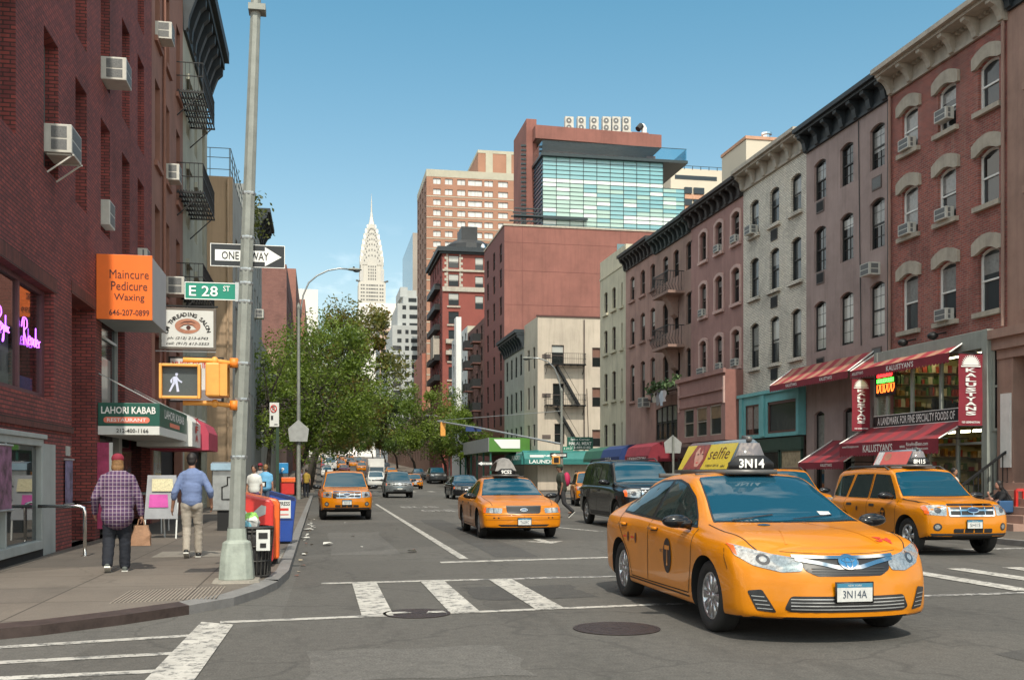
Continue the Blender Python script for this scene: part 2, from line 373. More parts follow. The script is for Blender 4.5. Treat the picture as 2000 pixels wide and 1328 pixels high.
m_red = mat('red_paint', (.55, .03, .025), .4, coat=.3); m_orange = mat('orange_plastic', (.75, .13, .02), .4, coat=.2)
m_let = mat('white_lettering', (.78, .78, .75), .5, var=0); m_bl = mat('black_lettering', (.015, .015, .015), .5, var=0); m_redl = mat('red_lettering', (.55, .03, .02), .5, var=0)
m_glass = glass('window_glass', (.010, .013, .014), .05, .5, .06); m_glassb = glass('window_glass_grey', (.035, .042, .046), .12, .5, .1)
m_blind = mat('window_blind', (.42, .42, .39), .35, coat=.6, ns=30, var=.12); m_curt = mat('net_curtain', (.2, .2, .19), .4, coat=.7, ns=9, var=.35)
m_roof = mat('roof_tar', (.05, .05, .05), .9)
# -- ground, road, pavements
m = MB(); ys = [-80, -20, 0, 40, 80, 110, 160, 220, 300, 400, 456, 700, 1200, 2500]
for i in range(len(ys) - 1):
	for x0, x1 in ((-1500, -4), (-4, 20), (20, 1500)):
		a, b = zg(ys[i]), zg(ys[i + 1]); m.quad((x0, ys[i], a - .02), (x1, ys[i], a - .02), (x1, ys[i + 1], b - .02), (x0, ys[i + 1], b - .02), m_ground)
m.single('ground', None, None, (0, 0, 0), kind='structure')
m = MB(); XL, XR = -.45, 14.5
for i in range(len(ys) - 1):
	a, b = zg(ys[i]), zg(ys[i + 1]); m.quad((XL - 30 * (ys[i] < 40), ys[i], a), (XR + 30 * (ys[i] < 0), ys[i], a), (XR + 30 * (ys[i] < 0), ys[i + 1], b), (XL - 30 * (ys[i] < 40), ys[i + 1], b), m_road)
m.quad((-60, 68.5, .002), (XL, 68.5, .002), (XL, 85.5, .002), (-60, 85.5, .002), m_road); m.quad((XR, 68.5, .002), (70, 68.5, .002), (70, 85.5, .002), (XR, 85.5, .002), m_road)
m.single('road', None, None, (0, 0, 0), kind='structure')
def slab(name, poly, z, mtop, lab=None, y0=None):
	m = MB(); m.prism([(x, y, -.01) for x, y in poly], (0, 0, z + .01), mtop); return m.single(name, None, None, (0, 0, 0), kind='structure')
cor = [(-.45, 68.2)] + [(-.45, 16.3), (-.45, 15.3), (-.55, 14.0), (-.72, 13.1), (-.98, 12.25), (-1.4, 11.6), (-1.95, 10.95), (-2.6, 10.35), (-3.3, 9.95), (-4.2, 9.6), (-6, 9.3), (-40, 8.6)]
inner = [(-.62, 68.2), (-.62, 16.3), (-.63, 15.3), (-.73, 14.05), (-.9, 13.2), (-1.14, 12.4), (-1.53, 11.77), (-2.05, 11.15), (-2.67, 10.56), (-3.35, 10.16), (-4.23, 9.82), (-6, 9.52), (-40, 8.8)]
slab('sidewalk', inner + [(-40, 68.2)], .12, m_walk)
m = MB()
for i in range(len(cor) - 1):
	a, b, c, d = cor[i], cor[i + 1], inner[i + 1], inner[i]
	mm = m_iron if 6 <= i <= 8 else m_curb
	k0 = .05 if i >= 10 else (.10 if i > 2 else .12); k1 = .05 if i + 1 >= 10 else (.10 if i > 2 else .12)
	m.quad((*a, 0), (*b, 0), (*b, k1), (*a, k0), mm); m.quad((*a, k0), (*b, k1), (*c, .123), (*d, .123), mm)
m.single('curb', None, None, (0, 0, 0), kind='structure')
slab('sidewalk', [(-.45, 85.8), (-.45, 109.9), (-40, 109.9), (-40, 85.8)], .12, m_walk)
for x0, x1 in ((-5, -.45), (14.5, 19)):
	m = MB()
	for i in range(5, len(ys) - 1): m.quad((x0, ys[i], zg(ys[i]) + .12), (x1, ys[i], zg(ys[i]) + .12), (x1, ys[i + 1], zg(ys[i + 1]) + .12), (x0, ys[i + 1], zg(ys[i + 1]) + .12), m_walk)
	xc = x1 if x0 < 0 else x0
	for i in range(5, len(ys) - 1): m.quad((xc, ys[i], zg(ys[i])), (xc, ys[i + 1], zg(ys[i + 1])), (xc, ys[i + 1], zg(ys[i + 1]) + .12), (xc, ys[i], zg(ys[i]) + .12), m_curb)
	m.single('sidewalk', None, None, (0, 0, 0), kind='structure')
slab('sidewalk', [(14.66, 6), (14.66, 68.2), (60, 68.2), (60, 6)], .12, m_walk); slab('sidewalk', [(14.66, 85.8), (14.66, 109.9), (60, 109.9), (60, 85.8)], .12, m_walk)
m = MB()
for y0, y1 in ((6, 68.2), (85.8, 109.9)): m.box(14.5, 14.655, y0, y1, -.01, .123, m_curb)
m.single('curb', None, None, (0, 0, 0), kind='structure')
m = MB(); m.box(-2.8, -.64, 18.1, 19.4, .11, .124, m_slab); m.box(-1.55, -.64, 16.6, 18.0, .11, .1235, m_slab); m.single('new_paving_slab', None, None, (0, 0, 0), kind='structure')
m = MB()                                          # ribbed tactile strip by the ramp
for i in range(26): m.box(-2.25 + i * .043, -2.232 + i * .043, 11.75 + i * .012, 12.95 + i * .012, .12, .127, mat('tactile_rib', (.235, .2, .165), .8))
m.single('tactile_strip', None, None, (0, 0, 0), kind='structure')
def mark(pts, mm=None, z=.005, name='road_marking'):
	m = MB(); m.add([(x, y, z + zg(y)) for x, y in pts], [tuple(range(len(pts)))], mm or m_paint); return m.single(name, None, None, (0, 0, 0), kind='structure')
mark([(-1.0, 10.83), (3.78, 11.38), (3.78, 11.52), (-1.02, 10.99)]); mark([(0.02, 14.42), (2.2, 14.53), (2.2, 14.72), (.02, 14.60)]); mark([(2.95, 14.66), (3.5, 14.7), (3.5, 14.84), (2.95, 14.8)], m_paintw)
mark([(2.2, 14.55), (9.2, 14.9), (9.2, 15.05), (2.2, 14.70)], m_paintw, .0045); mark([(3.78, 11.4), (14.3, 11.9), (14.3, 12.08), (3.78, 11.54)], m_paintw)
for x in (.44, 1.40, 2.39): mark([(x, 11.0 + x * .1), (x + .34, 11.03 + x * .1), (x + .34, 14.62), (x, 14.6)], z=.009)
for x in (8.9, 9.9, 10.9, 11.9, 12.9): mark([(x, 11.9), (x + .34, 11.9), (x + .34, 14.9), (x, 14.9)], z=.009)
m_patch = ground_mat('asphalt_patch', (.056, .054, .051), crack=.2, fine=55, agg=.6); m_patch2 = ground_mat('pale_asphalt_patch', (.098, .094, .087), crack=.2, fine=55, agg=.6)
rp = random.Random(17)
for (x0, x1, y0, y1), mm in (((5.6, 8.4, 6.2, 7.9), m_patch), ((-.1, 1.6, 7.6, 9.0), m_patch2), ((1.9, 3.4, 12.3, 13.7), m_patch), ((6.6, 7.5, 12.2, 17.5), m_patch), ((.2, 1.5, 19.5, 27), m_patch2), ((3.2, 4.0, 18.5, 34), m_patch), ((8.6, 10.5, 8.2, 11.2), m_patch2), ((5.2, 6.4, 28, 44), m_patch2), ((9.5, 11, 24, 40), m_patch)):
	pp = []
	for a, b in (((x0, y0), (x1, y0)), ((x1, y0), (x1, y1)), ((x1, y1), (x0, y1)), ((x0, y1), (x0, y0))):
		for k in range(6): pp.append((a[0] + (b[0] - a[0]) * k / 6 + rp.gauss(0, .035), a[1] + (b[1] - a[1]) * k / 6 + rp.gauss(0, .05)))
	mark(pp, mm, .0028, 'road_patch')
mark([(2.04, 17.45), (5.2, 17.95), (5.2, 18.2), (2.04, 17.72)]); mark([(5.2, 17.95), (14.3, 18.6), (14.3, 18.9), (5.2, 18.2)], m_paintw)
mark([(2.46, 18.2), (2.62, 18.2), (2.83, 52), (2.71, 52)], z=.0085); mark([(2.75, 56), (2.87, 56), (2.95, 66), (2.83, 66)], m_paintw)
mark([(-1.29, 7.2), (-.93, 7.0), (-.86, 10.7), (-1.2, 10.95)], z=.009)
for a, b in (((-5.5, 8.95), (-1.2, 10.12)), ((-5.5, 8.4), (-1.22, 9.15)), ((-5.5, 7.9), (-1.24, 8.35))):
	mark([(a[0], a[1]), (b[0], b[1] - .12), (b[0], b[1] + .02), (a[0], a[1] + .2)])
for x in range(8): mark([(1.2 + 1.6 * x, 86.3), (1.65 + 1.6 * x, 86.3), (1.65 + 1.6 * x, 89.6), (1.2 + 1.6 * x, 89.6)])
m = MB(); m.text('ONLY', (5.1, 42.3, .006), (1, 0, 0), (0, 1, 0), m_paintw, w=2.0, h=2.2, bold=.02); m.text('BUS', (4.5, 47.0, .006), (1, 0, 0), (0, 1, 0), m_paintw, w=1.7, h=2.2, bold=.02); m.single('road_marking', None, None, (0, 0, 0), kind='structure')
mark([(4.9, 23.6), (5.1, 23.6), (5.1, 22.6), (5.45, 22.7), (5.0, 21.9), (4.55, 22.7), (4.9, 22.6)]); mark([(7.2, 26.4), (7.4, 26.2), (6.7, 28.6), (6.55, 28.5)])
for (x, y, r), lab in (((2.88, 9.75, .43), 'rust brown iron manhole cover in the open asphalt before the near taxi'), ((1.04, 11.2, .37), 'manhole cover crossed by the white edge line of the crosswalk')):
	t = thing('manhole_cover', lab, 'manhole', (x, y, 0), 0, 'manhole covers in the road')
	m = MB(); m.lathe([(r, .004), (r, .009), (r - .035, .009), (r - .04, .005)], m_manh, (x, y, 0), 40); m.build('rim', t)
	m = MB(); m.lathe([(0, .0095), (.05, .010), (.05, .0075), (r * .3, .0075), (r * .31, .0105), (r * .36, .0105), (r * .37, .0075), (r * .66, .0075), (r * .67, .0105), (r * .72, .0105), (r * .73, .0075), (r - .042, .0075)], m_manh, (x, y, 0), 40); m.build('lid', t)
	if x < 2:
		m = MB(); m.add([(x - .3, y - .03, .0125), (x - .05, y + .02, .0125), (x - .12, y + .13, .0125), (x - .3, y + .1, .0125)], [(0, 1, 2, 3)], m_paint); m.add([(x + .1, y - .05, .0125), (x + .33, y - .02, .0125), (x + .3, y + .12, .0125), (x + .14, y + .12, .0125)], [(0, 1, 2, 3)], m_paint); m.build('painted_mark', t)
# -- windows
_WP = {}
def win_proto(w, h, arch, fm, pm, style, bm, split, fw=.055):
	key = (round(w, 2), round(h, 2), arch, fm.name, pm.name, style, bm.name if bm else 0, split, fw)
	if key in _WP: return _WP[key]
	a = w / 2; top = lambda x: h - arch * (2 * x / w) ** 2 if arch else h
	f = MB(); dp = .07
	f.box(-a, -a + fw, -.02, dp, 0, h - arch, fm); f.box(a - fw, a, -.02, dp, 0, h - arch, fm); f.box(-a + fw, a - fw, -.02, dp, 0, fw, fm)
	n = 6 if arch else 1
	for i in range(n):
		x0 = -a + w * i / n; x1 = -a + w * (i + 1) / n
		f.prism([(x0, -.02, top(x0) - fw * 1.2), (x1, -.02, top(x1) - fw * 1.2), (x1, -.02, top(x1)), (x0, -.02, top(x0))], (0, dp + .02, 0), fm)
	if style in ('hung', 'grid'): f.box(-a + fw, a - fw, -.005, dp - .012, h * .5 - .025, h * .5 + .025, fm)
	if style == 'grid':
		f.box(-.012, .012, .0, .03, fw, h * .5, fm); f.box(-.012, .012, .0, .03, h * .5, h - fw, fm); f.box(-a + fw, a - fw, .0, .03, h * .75 - .01, h * .75 + .01, fm); f.box(-a + fw, a - fw, .0, .03, h * .25 - .01, h * .25 + .01, fm)
	if style == 'pair': f.box(-.03, .03, -.005, dp - .01, fw, h - fw, fm)
	if style == 'tri':
		for k in (-1, 1): f.box(k * w / 6 - .025, k * w / 6 + .025, -.005, dp - .01, fw, h - fw, fm)
	p = MB(); pts = [(-a, h - arch)] + [(-a + w * i / 8, top(-a + w * i / 8) - .02) for i in range(1, 8)] + [(a, h - arch)] if arch else [(-a, h), (a, h)]
	if style in ('hung', 'grid'):
		p.quad((-a, .012, .02), (a, .012, .02), (a, .012, h * .5), (-a, .012, h * .5), pm)
		p.add([(-a, .022, h * .5), (a, .022, h * .5)] + [(x, .022, z) for x, z in reversed(pts)], [tuple(range(2 + len(pts)))], pm)
	else: p.add([(-a, .015, .02), (a, .015, .02)] + [(x, .015, z) for x, z in reversed(pts)], [tuple(range(2 + len(pts)))], pm)
	if bm and split > 0:                         # blind seen in the upper part of the glass
		zb = h * (1 - split); p.add([(-a + fw, .026, zb), (a - fw, .026, zb), (a - fw, .026, h - arch - .06), (-a + fw, .026, h - arch - .06)], [(0, 1, 2, 3)], bm)
	of, op = f.build('window'), p.build('pane')
	r = (of.data, op.data); bpy.data.objects.remove(of); bpy.data.objects.remove(op); _WP[key] = r
	return r
def window(parent, fac, u, z, w, h, depth=.16, arch=0., fm=None, pm=None, style='hung', bm=None, split=0., fw=.055, label=None, name='window'):
	fd, pd = win_proto(w, h, arch, fm or m_white, pm or m_glass, style, bm, split, fw)
	o = bpy.data.objects.new(name, fd); C.objects.link(o); o.parent = parent
	o.location = ROOT[parent.name].inverted() @ Vector(fac.p(u, -depth, z)); o.rotation_euler = (0, 0, fac.rz())
	p = bpy.data.objects.new('pane', pd); C.objects.link(p); p.parent = o
	ROOT[o.name] = ROOT[parent.name] @ Matrix.Translation(o.location) @ Matrix.Rotation(fac.rz(), 4, 'Z')
	if label: o['label'] = label
	return o
def part(parent, name, fn, **k):
	m = MB(); fn(m); return m.build(name, parent, **k)
def air_con(fac, u, z, label, w=.62, h=.40, d=.26, o0=-.05, bracket=False, grp='window air conditioners'):
	c = fac.p(u, 0, z); t = thing('air_conditioner', label, 'air conditioner', c, 0, grp)
	m = MB(); fac.box(m, u - w / 2, u + w / 2, o0, d, z, z + h, m_ac); m.build('casing', t, bevel=.012)
	m = MB()
	for k in range(2): fac.box(m, u - w / 2 + .05, u + w / 2 - .05, d, d + .004, z + .04 + k * (h - .06) / 2, z + (k + 1) * (h - .02) / 2 - .01, m_acg)
	m.build('grille', t)
	m = MB(); s = u - w / 2 if fac.side != 'L' else u - w / 2
	for k in range(2): fac.box(m, s - .004, s, .08, d - .08, z + .05 + k * (h - .08) / 2, z + (k + 1) * (h - .04) / 2, m_acg)
	m.build('side_vent', t)
	if bracket:
		m = MB()
		for q in (-1, 1): m.bar(fac.p(u + q * w * .42, 0, z - .34), fac.p(u + q * w * .42, d, z - .02), .025, m_ac); m.bar(fac.p(u + q * w * .42, 0, z - .02), fac.p(u + q * w * .42, d + .03, z - .02), .025, m_ac)
		m.build('bracket', t)
	return t
def cornice(parent, fac, u0, u1, z0, z1, out, mm, nb=6, bw=.2, frieze=True, dent=False, mb2=None):
	m = MB(); h = z1 - z0
	fac.box(m, u0, u1, 0, out, z1 - h * .18, z1, mm); fac.box(m, u0 + .02, u1 - .02, 0, out * .8, z1 - h * .30, z1 - h * .182, mm)
	fac.box(m, u0 + .03, u1 - .03, 0, .1, z0, z0 + h * .12, mm)
	if frieze: fac.box(m, u0 + .03, u1 - .03, .0, .05, z0 + h * .122, z1 - h * .302, mm)
	if dent:
		n = int((u1 - u0) / .22)
		for i in range(n): fac.box(m, u0 + .06 + i * (u1 - u0 - .1) / n, u0 + .16 + i * (u1 - u0 - .1) / n, .05, .18, z1 - h * .42, z1 - h * .302, mm)
	c = m.build('cornice', parent)
	for i in range(nb):
		m = MB(); u = u0 + bw / 2 + .05 + i * (u1 - u0 - bw - .1) / (nb - 1)
		pr = [(.05, z1 - h * .302), (out * .74, z1 - h * .302), (out * .72, z1 - h * .42), (out * .5, z1 - h * .5), (out * .38, z1 - h * .62), (.2, z0 + h * .2), (.17, z0 + h * .05), (.05, z0)]
		m.prism([fac.p(u - bw / 2, o, z) for o, z in pr], Vector(fac.p(u + bw / 2, 0, 0)) - Vector(fac.p(u - bw / 2, 0, 0)), mb2 or mm); m.build('bracket', c)
	return c
def shell(m, fac, u0, u1, z0, z1, deep, wm, holes=(), side=None, depth=.16, arch=0., rev=None):
	fac.wall(m, u0, u1, z0, z1, list(holes), wm, depth, rev, arch); s = side or wm
	P = fac.p
	m.quad(P(u0, 0, z0), P(u0, -deep, z0), P(u0, -deep, z1), P(u0, 0, z1), s); m.quad(P(u1, 0, z0), P(u1, -deep, z0), P(u1, -deep, z1), P(u1, 0, z1), s)
	m.quad(P(u0, -deep, z0), P(u1, -deep, z0), P(u1, -deep, z1), P(u0, -deep, z1), s); m.quad(P(u0, 0, z1), P(u1, 0, z1), P(u1, -deep, z1), P(u0, -deep, z1), m_roof)
# -- right hand row
R = Fac('R', 18.6)
b_red = brick('red_brick', (.40, .105, .078), (.24, .068, .057), (.30, .22, .19), streak=.3, streakc=(.35, .27, .22))
b_white = brick('white_brick', (.88, .83, .72), (.74, .69, .60), (.24, .22, .19), bump=.7)
s_mauve = mat('mauve_stucco', (.33, .25, .232), .85, ns=.7, var=.22, streak=.35, bump=.15); s_purple = mat('purple_stucco', (.33, .185, .165), .85, ns=.6, var=.2, streak=.35, bump=.15)
s_brown = mat('brown_stucco', (.30, .195, .16), .85, ns=.7, var=.22, streak=.4, bump=.15); s_pink = mat('pink_brown_stucco', (.35, .21, .175), .85, ns=.7, var=.22, streak=.4, bump=.15)
s_cream = mat('cream_stucco', (.52, .48, .36), .85, ns=.7, var=.16, streak=.45, bump=.1); s_trim = mat('pink_trim', (.52, .35, .31), .7, var=.12, streak=.2)
m_cream = mat('cream_cornice', (.40, .36, .30), .7, var=.18, streak=.4); m_dcor = mat('dark_cornice', (.035, .03, .03), .7, var=.3); m_blue = mat('blue_black_cornice', (.018, .026, .032), .6, var=.35)
m_gcor = mat('green_black_cornice', (.03, .042, .042), .7, var=.35); m_stone = mat('pale_stone', (.40, .355, .29), .8, var=.2, streak=.35); m_bstone = mat('brownstone', (.34, .215, .17), .85, ns=1.2, var=.18, streak=.3)
m_dframe = mat('dark_window_frame', (.025, .024, .023), .5); m_bframe = mat('brown_window_frame', (.1, .075, .065), .55)
def row_house(label, u0, u1, ztop, wm, cols, rows, fm, ww=.9, arch=.14, deep=14, depth=.17, sill=None, head=None, pane=None, blinds=None, extra=(), style='hung', name='row_house', zb=0.):
	t = thing(name, label, 'building', R.p((u0 + u1) / 2, 0, 0), 0, 'row houses along the right side of the avenue')
	holes = [(u - ww / 2, u + ww / 2, a, b) for u in cols for a, b in rows]
	m = MB(); shell(m, R, u0, u1, zb, ztop, deep, wm, holes + [e[:4] for e in extra], depth=depth, arch=arch); m.build('wall', t)
	k = 0; rb = random.Random(int(u0 * 10))
	for i, (a, b) in enumerate(rows):
		for j, u in enumerate(cols):
			bl = (blinds or {}).get((i, j)) or ((rb.choice((m_curt, m_blind, m_curt)), rb.choice((.3, .42, .55))) if rb.random() < .5 else None); w = window(t, R, u, a, ww, b - a, depth, arch, fm, pane or m_glass, style, bl[0] if bl else None, bl[1] if bl else 0)
			if sill: part(w, 'sill', lambda m: R.box(m, u - ww / 2 - .14, u + ww / 2 + .14, 0., .13, a - .14, a - .002, sill))
			if head: head(w, u, a, b)
	return t
ROWS = [(6.13, 8.06), (9.17, 10.9), (11.92, 13.43)]
def stone_head(w, u, a, b):
	m = MB(); n = 8; lo = [(-.45, b - .16)] + [(-.45 + .9 * i / n, b + .02 - .16 * (2 * i / n - 1) ** 2) for i in range(n + 1)] + [(.45, b - .16)]
	hi = [(.66, b - .16), (.66, b + .12)] + [(.62 - 1.24 * i / n, b + .40 - .16 * (1 - 2 * i / n) ** 2) for i in range(n + 1)] + [(-.66, b + .12), (-.66, b - .16)]
	top = [(-.66 + 1.32 * i / n, b + .40 - .2 * (2 * i / n - 1) ** 2) for i in range(n + 1)]; bot = [(-.66 + 1.32 * i / n, b + .015 - .15 * min(1, (abs(2 * i / n - 1) * 1.32 / .9)) ** 2) for i in range(n + 1)]
	for i in range(n): m.prism([R.p(u + top[i][0], .002, bot[i][1]), R.p(u + top[i + 1][0], .002, bot[i + 1][1]), R.p(u + top[i + 1][0], .002, top[i + 1][1]), R.p(u + top[i][0], .002, top[i][1])], (-.1, 0, 0), m_stone)
	m.build('lintel', w, merge=True)
cols1 = [29.95, 27.97, 26.0]
h1 = row_house('red brick row house with white arched stone lintels over the spice shop', 25.2, 31.05, 14.75, b_red, cols1, [(6.13, 7.93), (9.17, 10.75), (11.88, 13.27)], m_white, .92, .13, sill=m_stone, head=stone_head, pane=m_glassb,
	blinds={(0, 0): (m_curt, .5), (1, 0): (m_curt, .8), (2, 0): (m_curt, .9), (0, 2): (m_curt, .4), (0, 1): (m_curt, .5), (1, 1): (m_curt, .45), (2, 1): (m_curt, .35), (1, 2): (m_glass, .5)}, zb=5.4)
cornice(h1, R, 25.15, 31.05, 14.0, 14.82, .75, m_cream, 6, .2, dent=True)
for u in (31.0, 25.28): part(h1, 'rain_pipe', lambda m: m.tube([R.p(u, .08, 5.6), R.p(u, .08, 14)], .05, s_brown))
h2 = row_house('mauve stucco row house with a tall black cornice beside the red brick house', 31.05, 37.05, 14.78, s_mauve, [35.95, 33.95, 31.9], [(6.16, 8.05), (9.18, 10.88), (11.9, 13.4)], m_dframe, .95, .13, sill=None,
	blinds={(0, 0): (m_blind, .94), (0, 1): (m_blind, .94), (0, 2): (m_blind, .94), (2, 0): (m_curt, .5), (2, 2): (m_curt, .6)}, style='grid', extra=[(35.6, 36.4, .6, 3.9), (33.4, 34.2, .6, 3.9), (31.5, 32.2, .6, 3.9)])
for u in (36.0, 33.8, 31.85): window(h2, R, u, .7, .8, 3.2, .17, .1, m_dframe, m_glass, 'hung', m_curt if u > 33 else m_blind, .5)
cornice(h2, R, 31.05, 37.05, 13.95, 14.85, .6, m_blue, 7, .25)
part(h2, 'fire_cable', lambda m: (m.tube([R.p(33.1, .02, 13.9), R.p(33.0, .03, 10), R.p(32.9, .03, 6)], .018, m_dframe, 5), m.tube([R.p(31.15, .04, 13.9), R.p(31.15, .04, 5.6)], .03, m_dframe, 6)))
for i, (a, z) in enumerate(((35.9, 11.42), (31.9, 11.2), (35.9, 8.72), (31.9, 5.4), (35.9, 5.5))): part(h2, 'vent_grille', lambda m: (R.box(m, a - .3, a + .3, .002, .03, z - .02, z + .42, m_bframe), R.box(m, a - .25, a + .25, .03, .034, z + .03, z + .37, m_acg if i % 2 else m_dark)))
h3 = row_house('white brick row house above the turquoise upper shopfront', 37.05, 43.08, 14.85, b_white, [41.9, 39.9, 37.93], [(6.13, 8.08), (9.18, 10.92), (11.92, 13.44)], m_dframe, .9, .13, sill=b_white, pane=m_glassb, blinds={(0, 0): (m_curt, .6), (1, 1): (m_curt, .4), (0, 2): (m_curt, .5)}, zb=4.7)
cornice(h3, R, 37.0, 43.1, 14.1, 14.98, .6, m_cream, 6, .22)
for z in (11.25, 8.45, 5.45): part(h3, 'vent_grille', lambda m: (R.box(m, 39.6, 40.2, .002, .04, z, z + .45, m_dframe), R.box(m, 39.64, 40.16, .04, .045, z + .04, z + .41, m_dark)))
def pink_head(w, u, a, b):
	m = MB(); n = 10; ww = .9
	for i in range(n):
		f = lambda i, k: (u + (-.5 + i / n) * (ww + k), b + k * .5 - .16 * (2 * i / n - 1) ** 2)
		p, q, r, s = f(i, .02), f(i + 1, .02), f(i + 1, .3), f(i, .3)
		m.prism([R.p(p[0], .002, p[1]), R.p(q[0], .002, q[1]), R.p(r[0], .002, r[1]), R.p(s[0], .002, s[1])], (-.07, 0, 0), s_trim)
	for k in (-1, 1): R.box(m, min(u + k * .46, u + k * .6), max(u + k * .46, u + k * .6), .002, .07, a, b - .03, s_trim)
	m.build('surround', w, merge=True)
h4 = row_house('purple stucco row house with pink arched window surrounds', 43.08, 49.63, 14.7, s_purple, [47.88, 45.87, 43.86], [(6.4, 8.07), (9.27, 10.88), (12.0, 13.42)], m_bframe, .88, .15, sill=s_trim, head=pink_head, zb=3.05)
cornice(h4, R, 43.05, 49.63, 13.95, 14.8, .6, m_dcor, 9, .2)
h5 = row_house('brown stucco row house with two iron balconies', 49.63, 55.3, 14.6, s_brown, [49.95 + .0, 51.9, 53.6], [(9.2, 10.85), (12.0, 13.42)], m_dframe, .85, .13, extra=[(49.7, 50.4, 6.3, 8.0), (51.3, 52.2, 6.0, 8.0), (53.1, 54.0, 6.3, 8.0), (51.0, 55.2, 3.4, 5.25)], sill=None, style='hung')
for u, a, b, w in ((50.05, 6.3, 8.0, .7), (51.75, 6.0, 8.0, .9), (53.55, 6.3, 8.0, .9)): window(h5, R, u, a, w, b - a, .17, .0, m_dframe, m_glass)
for i in range(5): window(h5, R, 51.42 + i * .84, 3.4, .84, 1.85, .12, 0, m_dframe, m_glassb, 'hung', m_curt, .45)
cornice(h5, R, 49.63, 55.3, 13.85, 14.75, .6, m_gcor, 9, .2)
def balcony(t, u0, u1, z, out=.9):
	b = part(t, 'balcony', lambda m: (R.box(m, u0, u1, 0, out, z - .14, z, s_brown), m.prism([R.p((u0 + u1) / 2 - .35, 0, z - .142), R.p((u0 + u1) / 2 - .35, out * .8, z - .142), R.p((u0 + u1) / 2 - .35, .45, z - .5), R.p((u0 + u1) / 2 - .35, .2, z - 1.1), R.p((u0 + u1) / 2 - .35, 0, z - 1.25)], (0, .7, 0), s_brown)))
	m = MB(); n = 14
	prof = [(out - .06, 0), (out + .12, .3), (out + .02, .6), (out - .02, 1.0)]
	for i in range(n + 1):
		u = u0 + .05 + (u1 - u0 - .1) * i / n; m.tube([R.p(u, o, z + h) for o, h in prof], .014, m_black, 4)
	for u in (u0 + .05, u1 - .05):
		for i in range(1, 6): m.tube([R.p(u, o * i / 6, z + h) for o, h in prof], .014, m_black, 4)
		m.bar(R.p(u, 0, z + 1.0), R.p(u, out, z + 1.0), .035, m_black)
	m.bar(R.p(u0, out - .02, z + 1.0), R.p(u1, out - .02, z + 1.0), .04, m_black); m.build('railing', b)
balcony(h5, 50.6, 53.2, 11.05); balcony(h5, 50.6, 53.2, 8.25)
h6 = row_house('narrow pink brown row house next to the cream end house', 55.3, 61.0, 14.8, s_pink, [59.65, 57.62, 55.8], [(5.9, 8.14), (9.3, 10.96), (12.0, 13.46)], m_bframe, .85, .13, sill=s_pink, blinds={(1, 0): (m_blind, .5), (1, 2): (m_blind, .6), (1, 1): (m_blind, .45), (0, 1): (m_curt, .5), (0, 2): (m_curt, .5)})
cornice(h6, R, 55.3, 61.0, 14.0, 14.95, .6, m_dcor, 9, .2)
h7 = thing('row_house', 'cream stucco end house without a cornice at the next corner', 'building', R.p(64, 0, 0), 0, 'row houses along the right side of the avenue')
rows7 = [(3.33, 4.8), (6.28, 8.15), (9.45, 11.0), (12.1, 13.53)]
hol = [(u - .4, u + .4, a, b) for u in (65.5, 63.6) for a, b in rows7] + [(61.65, 61.95, a - .05, b) for a, b in rows7]
m = MB(); shell(m, R, 61.0, 66.9, 0, 15.75, 12, s_cream, hol, arch=.12); m.build('wall', h7)
for a, b in rows7:
	for u in (65.5, 63.6):
		wi = window(h7, R, u, a, .8, b - a, .17, .12, m_bframe); part(wi, 'sill', lambda m: R.box(m, u - .6, u + .6, 0, .14, a - .16, a - .002, s_cream))
	wi = window(h7, R, 61.8, a - .05, .3, b - a + .05, .17, 0, m_bframe, style='plain'); part(wi, 'sill', lambda m: R.box(m, 61.45, 62.2, 0, .14, a - .22, a - .052, s_cream))
part(h7, 'parapet_band', lambda m: R.box(m, 61.0, 66.9, .002, .05, 14.5, 14.62, s_cream))
h0 = thing('row_house', 'brownstone house with a stoop at the right edge of the photo', 'building', R.p(22, 0, 0), 0, 'row houses along the right side of the avenue')
m = MB(); shell(m, R, 18.9, 25.2, 0, 15.2, 14, m_bstone, [(23.0, 24.1, 6.1, 8.2), (23.0, 24.1, 9.2, 11.0), (23.0, 24.1, 11.95, 13.5), (22.6, 24.5, 1.3, 4.6)], depth=.3); m.build('wall', h0)
for a, b in ((6.1, 8.2), (9.2, 11.0), (11.95, 13.5)):
	wi = window(h0, R, 23.55, a, 1.1, b - a, .2, 0, m_bframe); part(wi, 'surround', lambda m: (R.box(m, 22.75, 24.35, .002, .16, b, b + .35, m_bstone), R.box(m, 22.75, 24.35, .002, .2, a - .2, a - .001, m_bstone), R.box(m, 24.11, 24.3, .002, .1, a, b, m_bstone), R.box(m, 22.8, 22.99, .002, .1, a, b, m_bstone)))
part(h0, 'door', lambda m: R.box(m, 22.6, 24.5, -.3, -.22, 1.3, 4.6, m_dframe))
part(h0, 'portal', lambda m: (R.box(m, 24.5, 25.15, .002, .35, .1, 4.9, m_bstone), R.box(m, 21.9, 22.6, .002, .35, .1, 4.9, m_bstone), R.box(m, 21.7, 25.19, .002, .5, 4.905, 5.2, m_bstone), R.box(m, 21.6, 25.195, .002, .62, 5.205, 5.45, m_bstone), R.box(m, 21.8, 25.1, .002, .4, 4.65, 4.9, m_bstone)))
part(h0, 'stoop', lambda m: [R.box(m, 22.4, 24.7, 0, .5 + .28 * (5 - i), .1 + .2 * i, .295 + .2 * i, m_bstone) for i in range(6)])
cornice(h0, R, 18.9, 25.14, 14.2, 15.3, .75, m_blue, 6, .22)
part(h0, 'notice_board', lambda m: R.box(m, 24.55, 24.95, .352, .4, 1.7, 3.7, m_white))
t = thing('stoop_railing', 'black iron stair railing of the brownstone stoop', 'railing', R.p(24.75, 1.2, .12))
